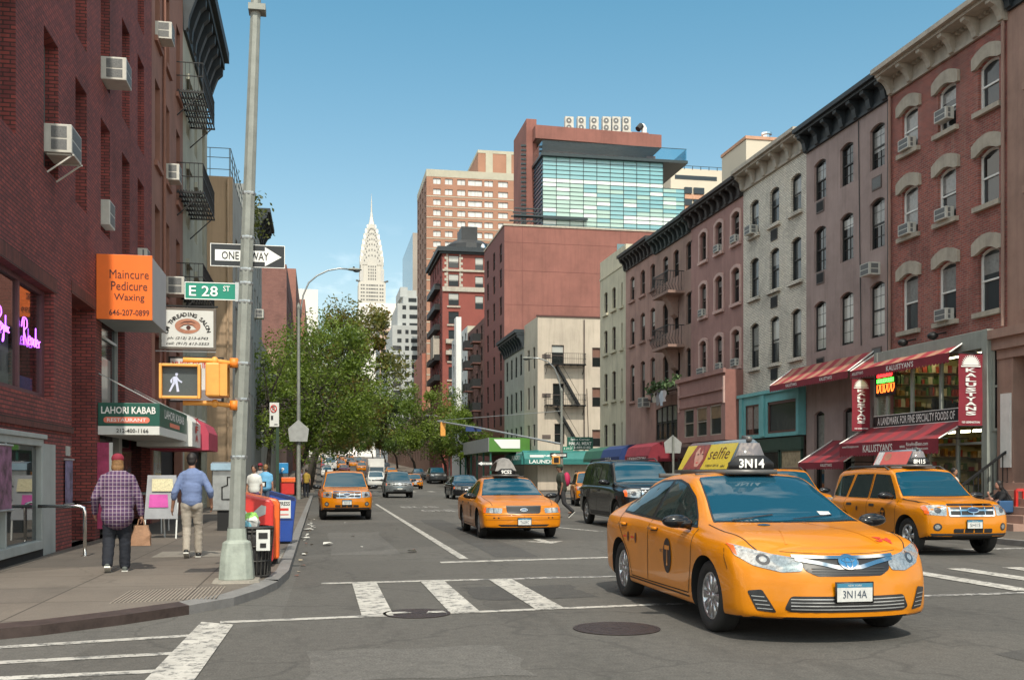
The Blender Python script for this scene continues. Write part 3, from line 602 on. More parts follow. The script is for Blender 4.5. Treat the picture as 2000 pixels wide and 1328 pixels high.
m = MB(); p0, p1 = R.p(24.72, 2.1, .95), R.p(24.72, .2, 2.25); m.bar(p0, p1, .06, m_black); m.bar(R.p(24.72, 2.1, .2), R.p(24.72, .2, 1.4), .04, m_black); m.build('handrail', t)
m = MB()
for i in range(14):
	f = i / 13; q = Vector(p0).lerp(Vector(p1), f); m.bar(q, q - Vector((0, 0, .8)), .022, m_black)
m.build('baluster', t)
for u, z, lb in ((29.95, 6.0, None), (27.97, 6.13, 'white air conditioner in the lowest middle window of the red brick house'), (29.95, 9.17, 'white air conditioner in the second storey left window of the red brick house'), (27.97, 9.17, 'white air conditioner in the second storey middle window of the red brick house'), (29.95, 11.9, 'white air conditioner in the top left window of the red brick house'), (27.97, 12.15, 'white air conditioner in the top middle window of the red brick house')):
	if lb: air_con(R, u, z, lb, .60, .36, .24)
air_con(R, 32.0, 8.25, 'cream air conditioner below the middle right window of the mauve house', .6, .42, .42)
air_con(R, 41.9, 11.92, 'air conditioner in the top left window of the white brick house', .6, .38, .35)
for i, (u, z) in enumerate(((43.86, 12.0), (45.87, 12.0), (47.88, 9.27), (47.9, 6.4), (45.6, 6.4), (43.8, 6.4))):
	air_con(R, u, z, ['white air conditioner in the top right window of the purple house', 'white air conditioner in the top middle window of the purple house', 'white air conditioner in the middle storey left window of the purple house', 'wide white air conditioner over the purple house bay, at its left', 'white air conditioner over the purple house bay, at its middle', 'white air conditioner over the purple house bay, at its right'][i], .55 if i != 3 else .9, .34, .22)
air_con(R, 56.6, 5.35, 'beige air conditioner box low on the pink brown house', .8, .55, .5)
# -- purple bay
t = thing('shop_bay', 'purple brown projecting bay with three tall windows under the purple house', 'bay', R.p(46, 0, 0))
RB = Fac('R', 17.75); ub0, ub1 = 43.1, 49.3
holes = [(47.0, 48.3, 3.3, 4.68), (45.3, 46.6, 3.3, 4.68), (43.55, 44.9, 3.3, 4.68)]
m = MB(); shell(m, RB, ub0, ub1, 3.05, 6.2, .848, s_purple, holes, depth=.1, side=mat('bay_brown', (.26, .12, .1), .8, var=.12)); m.build('wall', t)
part(t, 'moulding', lambda m: (RB.box(m, ub0 - .05, ub1 + .05, .002, .12, 6.05, 6.25, s_purple), RB.box(m, ub0 + .2, ub1 - .4, .002, .07, 4.75, 4.85, s_purple), RB.box(m, ub0 + .15, ub1 - .35, .002, .1, 5.3, 5.42, s_purple), RB.box(m, ub0 + .2, ub1 - .4, .002, .012, 4.855, 5.295, s_purple), RB.box(m, ub0 + .02, ub0 + .14, .002, .08, 4.7, 5.9, s_trim), RB.box(m, ub1 - .34, ub1 - .24, .002, .08, 4.6, 5.9, s_trim)))
mw = mat('beige_frame', (.36, .3, .25), .6)
for h in holes: window(t, RB, (h[0] + h[1]) / 2, h[2], h[1] - h[0], h[3] - h[2], .08, 0, mw, m_glassb, 'hung' if h[0] > 45 else 'plain', mat('warm_interior', (.2, .13, .07), .5, var=.3) if h[0] < 47 else None, .45)
# -- turquoise shopfront
m_turq = mat('turquoise_paint', (.15, .42, .44), .55, ns=1.5, var=.14, streak=.2)
t = thing('shopfront', 'turquoise painted upper shopfront with brown framed windows', 'shopfront', R.p(40, 0, 0)); RT = Fac('R', 18.35)
holes = [(40.9, 42.3, 3.2, 4.5), (37.45, 40.05, 3.2, 4.5)]
m = MB(); shell(m, RT, 37.08, 43.0, 3.05, 4.98, .248, m_turq, holes, depth=.14); m.build('wall', t)
part(t, 'moulding', lambda m: (RT.box(m, 37.08, 43.02, .002, .1, 4.86, 5.0, m_turq), RT.box(m, 40.3, 40.65, .002, .06, 3.1, 4.85, m_turq), RT.box(m, 42.55, 42.85, .002, .06, 3.1, 4.85, m_turq), RT.box(m, 37.1, 37.3, .002, .06, 3.1, 4.85, m_turq)))
m_bwin = mat('red_brown_frame', (.11, .05, .04), .5)
window(t, RT, 41.6, 3.2, 1.4, 1.3, .1, 0, m_bwin, m_glass, 'pair', m_curt, .8); window(t, RT, 38.75, 3.2, 2.6, 1.3, .1, 0, m_bwin, m_glassb, 'plain', None, 0, .09)
m_shop = mat('shop_dark', (.035, .03, .028), .5); m_shopg = glass('shop_glass', (.02, .02, .018), .05)
def shopfront(label, u0, u1, z1, fm, npan, out=.12, inter=None, name='shopfront'):
	t = thing(name, label, 'shopfront', R.p((u0 + u1) / 2, out, .12)); F2 = Fac('R', 18.6 - out)
	m = MB(); F2.box(m, u0, u1, -.1, -.05, .12, z1, m_shop); F2.box(m, u0, u1, -.05, .05, z1 - .5, z1, fm); F2.box(m, u0, u1, -.05, .05, .12, .6, fm); m.build('frame', t)
	for i in range(npan):
		a, b = u0 + (u1 - u0) * i / npan + .06, u0 + (u1 - u0) * (i + 1) / npan - .06
		w = window(t, F2, (a + b) / 2, .6, b - a, z1 - 1.1, .04, 0, fm, m_shopg, 'plain', inter if inter and i % 2 == 0 else None, .6)
	return t
m_gfr = mat('dark_green_frame', (.025, .06, .045), .5)
shopfront('dark green shopfront with papered windows below the turquoise one', 37.1, 43.0, 3.0, m_gfr, 3, .14, mat('paper_notice', (.35, .28, .18), .6, ns=6, var=.4))
shopfront('dark shopfront under the purple bay', 43.1, 49.3, 3.0, m_shop, 4, .14); shopfront('dark shopfront under the brown house with balconies', 49.7, 55.2, 2.9, m_shop, 4); shopfront('dark shopfront under the pink brown house', 55.4, 60.9, 2.9, m_bframe, 4); shopfront('dark shopfront of the cream end house', 61.1, 66.8, 2.9, m_gfr, 4)
# -- spice shop and awnings (right)
def clear_glass(name, tintc=(.8, .86, .85), base=.10):
	m = bpy.data.materials.new(name); m.use_nodes = True; nt = m.node_tree; nt.nodes.clear()
	o = N(nt, 'ShaderNodeOutputMaterial'); t = N(nt, 'ShaderNodeBsdfTransparent'); g = N(nt, 'ShaderNodeBsdfGlossy'); g.inputs['Roughness'].default_value = .03
	t.inputs[0].default_value = (*tintc, 1); lw = N(nt, 'ShaderNodeLayerWeight'); lw.inputs[0].default_value = .5; f = N(nt, 'ShaderNodeMath', operation='POWER'); f.inputs[1].default_value = 3.5; nt.links.new(lw.outputs['Facing'], f.inputs[0])
	a = N(nt, 'ShaderNodeMath', operation='ADD'); a.inputs[1].default_value = base; nt.links.new(f.outputs[0], a.inputs[0])
	mx = N(nt, 'ShaderNodeMixShader'); nt.links.new(a.outputs[0], mx.inputs[0]); nt.links.new(t.outputs[0], mx.inputs[1]); nt.links.new(g.outputs[0], mx.inputs[2]); nt.links.new(mx.outputs[0], o.inputs[0])
	return m
m_clear = clear_glass('clear_glass', base=.05)
def stripes(name, c1, c2, per, duty=.5):
	m, nt, b = _new(name); p = pos(nt); s = N(nt, 'ShaderNodeSeparateXYZ'); nt.links.new(p, s.inputs[0])
	d = N(nt, 'ShaderNodeMath', operation='DIVIDE'); d.inputs[1].default_value = per; nt.links.new(s.outputs[1], d.inputs[0])
	f = N(nt, 'ShaderNodeMath', operation='FRACT'); nt.links.new(d.outputs[0], f.inputs[0]); g = N(nt, 'ShaderNodeMath', operation='GREATER_THAN'); g.inputs[1].default_value = duty; nt.links.new(f.outputs[0], g.inputs[0])
	col = mix(nt, g.outputs[0], c1, c2); col = mix(nt, .6, col, ramp(nt, noise(nt, p, 1.1, 6), [(.6, .6, .6), (1.1, 1.05, 1)], [.3, .65]), 'MULTIPLY')
	nt.links.new(col, b.inputs['Base Color']); b.inputs['Roughness'].default_value = .75; return m
m_awn = stripes('striped_awning', (.31, .028, .04), (.40, .20, .13), .95); m_awn2 = stripes('dark_striped_awning', (.28, .022, .034), (.16, .03, .042), .9)
m_val = mat('crimson_cloth', (.21, .018, .032), .75, ns=2, var=.2); m_val2 = mat('dark_crimson_cloth', (.19, .016, .03), .75, ns=2, var=.2)
m_gshop = mat('grey_green_paint', (.27, .29, .26), .55, ns=1.5, var=.15, streak=.35)
m_int = mat('shop_interior', (.42, .38, .20), .8, var=.25, ns=2); m_shelf = mat('shelf_wood', (.20, .13, .06), .6, ns=8);
m_jar = [mat('jar_%s' % n, c, .4, var=.2) for n, c in (('amber', (.45, .22, .04)), ('brown', (.18, .08, .04)), ('cream', (.6, .52, .36)), ('green', (.12, .2, .07)), ('red', (.4, .06, .04)))]
m_tube = mat('fluorescent_tube', (1, .9, .6), .5, var=0, emit=(1, .86, .5), es=8)
t = thing('shopfront', 'grey green framed spice shop front with lit windows on two floors', 'shopfront', R.p(28, .6, .12)); RK = Fac('R', 18.0)
part(t, 'frame', lambda m: (RK.box(m, 25.2, 25.45, -.6, .02, .12, 5.5, m_gshop), RK.box(m, 30.85, 31.05, -.6, .02, .12, 5.5, m_gshop), RK.box(m, 25.45, 30.85, -.5, 0, 3.0, 3.42, m_gshop), RK.box(m, 25.45, 30.85, -.5, 0, 5.0, 5.5, m_gshop), RK.box(m, 25.45, 30.85, -.3, 0, .12, .55, mat('maroon_tile', (.16, .05, .05), .5, ns=9, var=.5)),
	*[RK.box(m, u - .05, u + .05, -.1, .0, 3.42, 5.0, m_gshop) for u in (27.4, 28.9, 30.3)], *[RK.box(m, u - .05, u + .05, -.1, .0, .55, 3.0, m_gshop) for u in (26.6, 28.0, 29.4)], RK.box(m, 25.45, 30.85, -.08, -.005, 2.35, 2.42, m_gshop)), bevel=.01)
part(t, 'interior', lambda m: (RK.box(m, 25.46, 30.84, -3.6, -3.5, .12, 5.4, m_int), RK.box(m, 25.46, 30.84, -3.5, -.6, 3.1, 3.2, m_shelf), RK.box(m, 25.46, 30.84, -3.5, -.6, 5.3, 5.4, mat('shop_ceiling', (.5, .47, .38), .8)), RK.box(m, 30.75, 30.84, -3.5, -.6, .12, 5.3, m_int), RK.box(m, 25.46, 25.5, -3.5, -.6, .12, 5.3, m_int)))
def shelves(m):
	r = random.Random(5)
	for z0, z1, n in ((3.3, 5.2, 5), (.3, 2.9, 6)):
		for i in range(n):
			z = z0 + (z1 - z0) * i / n; RK.box(m, 25.6, 30.7, -3.45, -3.15, z, z + .03, m_shelf); u = 25.7
			while u < 30.6:
				w = r.uniform(.07, .2); h = r.uniform(.12, .28); RK.box(m, u, u + w, -3.4, -3.18, z + .031, z + .03 + h, r.choice(m_jar)); u += w + r.uniform(.01, .06)
part(t, 'shelf', shelves)
def side_shelves(m):
	r = random.Random(15)
	for z0, z1, n in ((3.3, 5.2, 5), (.4, 2.9, 6)):
		for i in range(n):
			z = z0 + (z1 - z0) * i / n; RK.box(m, 30.5, 30.74, -3.1, -.5, z, z + .03, m_shelf); o = -3.05
			while o < -.55:
				w = r.uniform(.06, .16); RK.box(m, 30.52, 30.72, o, o + w, z + .031, z + .03 + r.uniform(.12, .3), r.choice(m_jar)); o += w + r.uniform(.01, .05)
part(t, 'shelf', side_shelves)
part(t, 'goods', lambda m: [RK.box(m, 25.7 + i * .42, 26.0 + i * .42, -.5, -.25, .56, .8 + .5 * ((i * 7) % 5) / 5, m_jar[i % 5]) for i in range(12)] + [RK.box(m, 27.6 + i * .5, 27.85 + i * .5, -1.2, -1.0, 3.21, 3.6 + .4 * ((i * 5) % 4) / 4, m_shop) for i in range(6)])
part(t, 'strip_light', lambda m: [m.tube([R.p(26 + i * 1.3, -1.0, 5.2), R.p(27.1 + i * 1.3, -1.0, 5.2)], .05, m_tube, 6) for i in range(4)] + [m.tube([R.p(26 + i * 1.3, -1.2, 2.85), R.p(27.1 + i * 1.3, -1.2, 2.85)], .045, m_tube, 6) for i in range(3)])
for (a, b) in ((25.45, 27.35), (27.45, 28.85), (28.95, 30.25), (30.35, 30.85)): part(t, 'window_pane', lambda m: RK.sheet(m, a, b, 3.42, 5.0, -.05, m_clear))
for (a, b) in ((25.45, 26.55), (26.65, 27.95), (28.05, 29.35), (29.45, 30.85)): part(t, 'window_pane', lambda m: RK.sheet(m, a, b, .55, 3.0, -.055, m_clear))
part(t, 'side_window', lambda m: (m.box(18.12, 18.5, 25.14, 25.2, 2.7, 2.78, m_gshop), m.box(18.12, 18.5, 25.14, 25.2, 4.9, 4.98, m_gshop), m.box(18.12, 18.18, 25.14, 25.2, 2.78, 4.9, m_gshop), m.box(18.44, 18.5, 25.14, 25.2, 2.78, 4.9, m_gshop), m.box(18.18, 18.44, 25.14, 25.2, 3.9, 3.96, m_gshop), m.quad((18.18, 25.17, 2.78), (18.44, 25.17, 2.78), (18.44, 25.17, 4.9), (18.18, 25.17, 4.9), m_glass)))
neon = {'r': mat('neon_red', (1, .1, .1), .5, var=0, emit=(1, .03, .03), es=3), 'g': mat('neon_green', (.1, 1, .1), .5, var=0, emit=(.1, 1, .08), es=3), 'o': mat('neon_orange', (1, .3, .1), .5, var=0, emit=(1, .16, .02), es=3), 'p': mat('neon_violet', (.8, .3, 1), .5, var=0, emit=(.55, .12, 1), es=2.4)}
t = thing('neon_sign', 'red, green and orange neon sign in the upper spice shop window', 'neon sign', R.p(30.5, .6, 4.2))
part(t, 'backing', lambda m: RK.box(m, 29.7, 30.9, .03, .05, 4.05, 4.85, m_dark))
def neon_rows(m):
	r = random.Random(3)
	for z, h, k in ((4.66, .1, 'r'), (4.48, .12, 'g'), (4.16, .26, 'o')):
		u = 30.75
		while u > 29.85:
			w = h * .55; m.tube([R.p(u, .67, z), R.p(u, .67, z + h), R.p(u - w, .67, z + h), R.p(u - w, .67, z + r.choice((0, h * .5))), R.p(u - w * .3, .67, z)], .012, neon[k], 5); u -= w * 1.5
part(t, 'tube', neon_rows)
def awning(label, u0, u1, o0, z0, o1, z1, vh, mm, vm, texts=(), lip=True):
	t = thing('awning', label, 'awning', R.p((u0 + u1) / 2, o0, z0), 0, 'crimson awnings of the spice shop')
	m = MB(); n = 12; rows = []
	for i in range(n + 1):
		f = i / n; rows.append([R.p(u0 + (u1 - u0) * k / 10, o0 + (o1 - o0) * f, z0 + (z1 - z0) * f - .05 * math.sin(math.pi * f) + .012 * math.sin(k * 2.1 + i)) for k in range(11)])
	m.grid(rows, mm); m.build('canopy', t, smooth=True)
	m = MB(); k = int((u1 - u0) / .16)
	for i in range(k):
		a, b = u0 + (u1 - u0) * i / k, u0 + (u1 - u0) * (i + 1) / k
		m.add([R.p(a, o1, z1 + .0), R.p(b, o1, z1), R.p(b, o1, z1 - vh), R.p(a + (b - a) * .75, o1, z1 - vh - .05), R.p(a + (b - a) * .25, o1, z1 - vh - .05), R.p(a, o1, z1 - vh)], [(0, 1, 2, 3, 4, 5)], vm)
	m.build('valance', t)
	for u in (u0, u1): part(t, 'frame_rail', lambda m: (m.tube([R.p(u, o0, z0), R.p(u, o1, z1)], .022, m_white if lip else m_black, 6), m.tube([R.p(u, o0, z1), R.p(u, o1, z1)], .018, m_black, 6)))
	if texts:
		m = MB()
		for s, uc, zc, w, h in texts: m.text(s, R.p(uc, o1 + .004, zc), R.ud(), (0, 0, 1), m_let, w, h, bold=.01)
		m.build('lettering', t)
	return t
awning('striped crimson awning over the upper windows of the red brick house', 26.35, 31.9, .05, 5.6, 1.0, 4.98, .24, m_awn, m_val, [("KALUSTYAN'S", 28.9, 4.85, 1.5, .17), ("KALUSTYAN'S", 31.4, 4.87, .7, .1)])
awning('striped crimson awning running along the mauve and white brick houses', 32.05, 38.2, .05, 5.7, 1.0, 5.02, .2, m_awn, m_val, [("KALUSTYAN'S", 36.3, 4.91, .9, .12), ("KALUSTYAN'S", 33.6, 4.91, .9, .12)])
awning('low striped crimson awning over the spice shop entrance with web addresses', 25.95, 31.5, .65, 3.05, 1.6, 2.52, .38, m_awn2, m_val, [("KALUSTYAN'S", 29.15, 2.33, 1.7, .24), ('www.Kalustyans.com', 30.8, 2.40, 1.05, .10), ('RiceAndBean.com', 27.0, 2.40, 1.1, .11), ('SpiceAndSweet.com', 27.0, 2.25, 1.1, .11), ('www.', 27.75, 2.33, .3, .08)])
awning('dark crimson lower awning on the mauve house left of the shop entrance', 31.6, 34.9, .05, 2.75, 1.4, 1.93, .2, m_awn2, m_val2, [("KALUSTYAN'S", 32.8, 1.83, .8, .1)])
def banner(y, x0, x1, z0, z1, label):
	t = thing('banner', label, 'banner', ((x0 + x1) / 2, y, z0), 0, 'crimson vertical banners of the spice shop'); S = Fac('S', y)
	m = MB(); m.grid([[(x0 + (x1 - x0) * i / 8, y - .02 + .012 * math.sin(i * .9 + j), z0 + (z1 - z0) * j / 10) for i in range(9)] for j in range(11)], m_val); m.build('cloth', t, smooth=True)
	m = MB(); xc = (x0 + x1) / 2; w = (x1 - x0) * .44; h = (z1 - z0)
	for i, ch in enumerate("KALUSTYANS"): m.text(ch, (xc, y - .04, z1 - h * (.23 + .066 * i)), (1, 0, 0), (0, 0, 1), m_let, w * (1.0 if ch != 'A' else 1.05), h * .052, bold=.035)
	m.text('123 LEXINGTON', (xc, y - .04, z0 + h * .055), (1, 0, 0), (0, 0, 1), m_let, w * 1.7, h * .028, bold=.03)
	r = w * .72; zc = z1 - h * .16
	m.add([(xc + r * math.cos(math.pi * i / 20), y - .04, zc + r * math.sin(math.pi * i / 20)) for i in range(21)], [tuple(range(21))], m_let)
	for i in range(15):
		a = math.pi * (i + .5) / 15; d = Vector((math.cos(a), 0, math.sin(a))); q = Vector((-math.sin(a), 0, math.cos(a))); c = Vector((xc, y - .04, zc))
		m.add([c + d * r * .97 - q * r * .09, c + d * r * .97 + q * r * .09, c + d * r * 1.3], [(0, 1, 2)], m_let)
	m.quad((xc - r * 1.3, y - .04, zc - r * .22), (xc + r * 1.3, y - .04, zc - r * .22), (xc + r * 1.3, y - .04, zc - r * .06), (xc - r * 1.3, y - .04, zc - r * .06), m_let)
	m.build('lettering', t)
	for z in (z0, z1): part(t, 'rod', lambda m: m.tube([(x0 - .02, y - .02, z), (18.3, y - .02, z)], .02, m_black, 6))
banner(25.42, 17.25, 17.98, 2.84, 4.84, 'crimson sunburst banner at the right corner of the spice shop'); banner(31.25, 17.3, 17.95, 2.93, 4.68, 'crimson sunburst banner at the left corner of the spice shop')
t = thing('sign_board', 'long black sign board with white capitals between the two awnings', 'sign', R.p(29, .65, 3.2))
part(t, 'panel', lambda m: (R.box(m, 25.6, 30.95, .62, .68, 3.03, 3.42, m_black),)); part(t, 'border', lambda m: (R.box(m, 25.6, 30.95, .681, .685, 3.03, 3.05, m_let), R.box(m, 25.6, 30.95, .681, .685, 3.40, 3.42, m_let)))
part(t, 'lettering', lambda m: m.text('A LANDMARK FOR FINE SPECIALTY FOODS OF', R.p(28.62, .69, 3.225), R.ud(), (0, 0, 1), m_let, 4.15, .25, bold=.012))
for u, lb in ((29.6, 'black flood lamp above the awning, left one'), (28.0, 'black flood lamp above the awning, right one')):
	t = thing('flood_lamp', lb, 'lamp', R.p(u, .2, 5.75), 0, 'flood lamps above the awning'); part(t, 'housing', lambda m: m.ell(R.p(u, .45, 5.68), (.16, .16, .12), m_black, 12, 8), smooth=True); part(t, 'arm', lambda m: m.tube([R.p(u, 0, 5.8), R.p(u, .35, 5.72)], .025, m_black, 6))
def box_awning(label, u0, u1, o1, z0, z1, vz, mm, texts=(), X=18.6, name='awning', grp=None, tm=None, side=None):
	F2 = Fac('R', X); t = thing(name, label, 'awning', F2.p((u0 + u1) / 2, 0, z0), 0, grp)
	part(t, 'canopy', lambda m: m.prism([F2.p(u0, 0, vz), F2.p(u0, o1, vz), F2.p(u0, o1, z0), F2.p(u0, o1 * .86, z0 + (z1 - z0) * .62), F2.p(u0, o1 * .5, z0 + (z1 - z0) * .92), F2.p(u0, 0, z1)], (0, u1 - u0, 0), mm))
	if texts:
		m = MB()
		for s, uc, zc, w, h in texts: m.text(s, F2.p(uc, o1 + .006, zc), F2.ud(), (0, 0, 1), tm or m_let, w, h, bold=.015)
		m.build('lettering', t)
	return t
m_teal = mat('teal_awning', (.02, .16, .145), .6, ns=.8, var=.2); m_bluea = mat('blue_awning', (.012, .035, .14), .6, var=.15); m_gra = mat('green_awning', (.02, .11, .07), .6, var=.2)
box_awning('teal laundry awning with white capitals at the far corner', 86.5, 95, 1.5, 2.75, 3.6, 2.35, m_teal, [('NEW WAY', 87.9, 3.35, 1.9, .22), ('LAUNDRY', 89.3, 2.95, 4.2, .42)], 18.55)
t = thing('awning', 'teal awning on the side wall of the cream corner building', 'awning', (21, 87, 2.5)); part(t, 'canopy', lambda m: m.prism([(17.2, 87.05, 2.35), (17.2, 85.9, 2.35), (17.2, 85.9, 2.8), (17.2, 86.4, 3.35), (17.2, 87.05, 3.55)], (10.5, 0, 0), m_teal))
part(t, 'lettering', lambda m: (m.text('LAUNDRY', (18.9, 85.895, 2.58), (1, 0, 0), (0, 0, 1), m_let, 2.6, .32, bold=.02), m.text('NEW WAY', (20.0, 86.13, 3.08), (1, 0, 0), (0, .5, .55), m_let, 2.0, .2, bold=.01), m.box(17.7, 18.9, 86.0, 86.2, 2.95, 3.15, m_let)))
box_awning('green rounded awning of the cream end house', 62.5, 66.8, 1.2, 2.5, 3.3, 2.3, m_gra); box_awning('blue rounded awning beside the green one', 58.2, 62.3, 1.25, 2.55, 3.3, 2.3, m_bluea, [('DELI', 60.6, 2.42, 1.2, .2)])
box_awning('small crimson shop awning with white lettering under the brown house', 52.3, 56.6, 1.4, 2.5, 3.3, 2.2, m_val, [('LEXINGTON', 54.4, 2.36, 3.2, .18)])
t = thing('planter', 'leafy planter along the first floor ledge of the brown house', 'planter', R.p(52, .5, 6.2)); part(t, 'box', lambda m: R.box(m, 50.0, 54.6, .3, .65, 5.9, 6.12, m_bframe))
m = MB(); r = random.Random(9); mgl = [mat('ivy_%d' % i, c, .6, var=.2) for i, c in enumerate(((.03, .07, .02), (.06, .12, .035), (.10, .15, .06)))]
for i in range(420):
	p = Vector(R.p(r.uniform(49.9, 54.8), r.uniform(.25, .8), 6.1 + r.gauss(.08, .17))); a = Vector((r.gauss(0, 1), r.gauss(0, 1), r.gauss(0, 1))).normalized() * .11; b = a.cross(Vector((r.gauss(0, 1), r.gauss(0, 1), r.gauss(0, 1)))).normalized() * .07
	m.quad(p - a, p + b, p + a, p - b, r.choice(mgl))
m.build('foliage', t)
t = thing('hung_washing', 'pale and dark clothes hung to dry under the planter of the brown house', 'laundry', R.p(52.5, .75, 5.3))
for i, (u, w, h, c) in enumerate(((53.4, .5, .55, (.4, .36, .3)), (52.8, .45, .75, (.25, .24, .25)), (52.2, .55, .8, (.5, .55, .62)), (51.7, .4, .6, (.55, .5, .5)), (53.8, .3, .5, (.05, .05, .06)))):
	m = MB(); m.grid([[R.p(u - w / 2 + w * k / 6, .7 + .05 * math.sin(k * 1.7 + i + j), 5.95 - h * j / 6) for k in range(7)] for j in range(7)], mat('cloth_%d' % i, c, .8)); m.build('garment', t, smooth=True)
# -- left hand row
L = Fac('L', -4.7)
b_left = brick('dark_red_brick', (.36, .08, .066), (.22, .054, .054), (.085, .04, .037), streak=.25, mo=.011, bump=.9)
s_l2 = mat('dull_brown_stucco', (.26, .125, .09), .85, ns=.8, var=.2, streak=.25, bump=.12); s_l3 = mat('grey_green_stucco', (.36, .36, .29), .85, ns=.8, var=.15, streak=.35)
s_l4 = mat('tan_stucco', (.42, .30, .195), .85, ns=.5, var=.13, streak=.4); m_soldier = brick('soldier_brick', (.2, .06, .045), (.15, .048, .04), (.04, .025, .022), bw=.07, bh=.24, streak=0)
m_tinw = mat('grey_window_frame', (.12, .15, .15), .5)
l1 = thing('brick_building', 'dark red brick corner building with deep set windows and a psychic reader window', 'building', (-4.7, 20, 0), 0, 'buildings along the left side of the avenue')
ucols = [16.5, 19.4, 21.75, 24.1, 26.6, 28.85]
ucols = [15.2, 16.75, 19.42, 21.75, 24.1, 26.55, 28.7]
rowsL = [(6.85, 9.3), (10.15, 12.55), (13.4, 15.8)]
holes = [(u - .5, u + .5, a, b) for u in ucols for a, b in rowsL]
ex = [(15.6, 19.6, 2.85, 4.78), (15.2, 18.8, .3, 2.15), (20.95, 23.05, .12, 5.0), (23.7, 26.4, 2.9, 5.0), (23.5, 30.2, .12, 2.7), (18.85, 19.72, .12, 2.05)]
m = MB(); shell(m, L, 13.9, 30.5, 0, 17.6, 16, b_left, holes + ex, depth=.3); m.build('wall', l1)
for u in ucols:
	for a, b in rowsL:
		wi = window(l1, L, u, a, 1.0, b - a, .3, 0, m_tinw, m_glass)
part(l1, 'lintel', lambda m: (L.box(m, 15.4, 19.8, .002, .012, 4.78, 5.05, m_soldier), L.box(m, 20.9, 23.1, .002, .012, 5.0, 5.24, m_soldier), L.box(m, 13.91, 20.9, .002, .05, 2.3, 2.42, m_soldier)))
m_plum = mat('plum_frame', (.13, .055, .065), .5)
w = thing('shop_window', 'upper shop window with violet neon script and venetian blinds', 'window', L.p(17.6, -.2, 2.85));
part(w, 'frame', lambda m: (L.box(m, 15.6, 15.7, -.26, -.16, 2.85, 4.78, m_plum), L.box(m, 17.95, 18.06, -.26, -.16, 2.95, 4.7, m_plum), L.box(m, 19.42, 19.6, -.26, -.16, 2.95, 4.7, m_plum), L.box(m, 15.7, 19.6, -.26, -.16, 2.85, 2.95, m_plum), L.box(m, 15.7, 19.6, -.26, -.16, 4.70, 4.78, m_plum)))
part(w, 'pane', lambda m: (L.sheet(m, 15.7, 17.95, 2.95, 4.7, -.2, m_clear), L.sheet(m, 18.06, 19.42, 2.95, 4.7, -.2, m_clear)))
part(w, 'venetian_blind', lambda m: [L.box(m, 15.72, 17.93, -.55, -.52, 2.97 + i * .05, 3.0 + i * .05, m_blind) for i in range(22)] + [L.box(m, 15.6, 19.6, -1.6, -1.5, 2.85, 4.8, mat('dim_room', (.16, .15, .14), .8)), L.box(m, 18.1, 18.9, -.6, -.57, 2.96, 4.1, m_curt)])
part(w, 'small_sign', lambda m: (L.box(m, 18.25, 19.35, -.33, -.3, 2.98, 3.2, mat('blue_notice', (.08, .09, .3), .5, ns=20, var=.5)),))
def script(t, strokes, u0, z0, su, sz):
	m = MB()
	for st in strokes:
		P = [Vector((x, y, 0)) for x, y in st]; Q = []
		for i in range(len(P) - 1):
			a, b, c, d = P[max(i - 1, 0)], P[i], P[i + 1], P[min(i + 2, len(P) - 1)]
			for k in range(5):
				s = k / 5; Q.append(.5 * ((2 * b) + (c - a) * s + (2 * a - 5 * b + 4 * c - d) * s * s + (3 * b - a - 3 * c + d) * s ** 3))
		Q.append(P[-1]); m.tube([L.p(u0 + q.x * su, -.14, z0 + q.y * sz) for q in Q], .009, neon['p'], 6)
	return m.build('tube', t, smooth=True)
t = thing('neon_sign', 'violet neon script in the left pane of the psychic window', 'neon sign', L.p(16.6, -.14, 3.6), 0, 'violet neon words')
script(t, [[(.35, -.2), (.42, .9)], [(.05, .6), (.2, 1.0), (.6, 1.0), (.72, .75), (.4, .5)], [(.75, .3), (.6, .38), (.62, .22), (.76, .12), (.6, 0)], [(.82, .35), (.86, .1), (1, .3), (1.0, -.3), (.85, -.42), (.95, -.1)], [(1.12, .3), (1.08, .05), (1.2, .05)], [(1.25, .75), (1.25, .05), (1.35, .3), (1.42, .05)], [(1.5, .3), (1.5, .05)], [(1.72, .28), (1.6, .25), (1.62, .05), (1.75, .08)]], 16.72, 3.74, .40, .36)
t = thing('neon_sign', 'violet neon script in the right pane of the psychic window', 'neon sign', L.p(18.7, -.14, 3.6), 0, 'violet neon words')
script(t, [[(.2, -.1), (.25, .95)], [(0, .6), (.15, 1), (.5, .98), (.55, .7), (.25, .45), (.6, -.05)], [(.7, .15), (.88, .22), (.82, .36), (.68, .25), (.72, 0), (.9, .02)], [(1.15, .3), (1.0, .3), (.98, .04), (1.12, .05), (1.16, .3), (1.2, .02)], [(1.42, .3), (1.28, .28), (1.28, .04), (1.42, .06), (1.46, .8), (1.48, .02)], [(1.55, .15), (1.7, .2), (1.65, .34), (1.54, .25), (1.58, .02), (1.72, .03)], [(1.8, .3), (1.82, .02), (1.82, .2), (1.95, .32)]], 18.1, 3.72, .58, .40)
t = thing('shop_window', 'tall street level shop window with a pale grey frame', 'window', L.p(17, 0, .12)); m_pale = mat('pale_grey_paint', (.36, .39, .38), .5, ns=2, var=.12, streak=.2)
part(t, 'frame', lambda m: (L.box(m, 18.68, 18.80, -.1, .03, .25, 2.12, m_pale), L.box(m, 15.2, 18.62, -.1, .06, .25, .40, m_pale), L.box(m, 15.2, 18.68, -.06, .04, 2.0, 2.12, m_pale), L.box(m, 15.2, 18.85, 0, .08, 2.121, 2.2, m_pale), L.box(m, 16.6, 16.66, -.08, .04, .4, 2.0, m_pale)), bevel=.01)
part(t, 'pane', lambda m: L.sheet(m, 15.2, 18.62, .4, 2.0, -.05, glass('shop_mirror_glass', (.03, .035, .035), .02, 1.)))
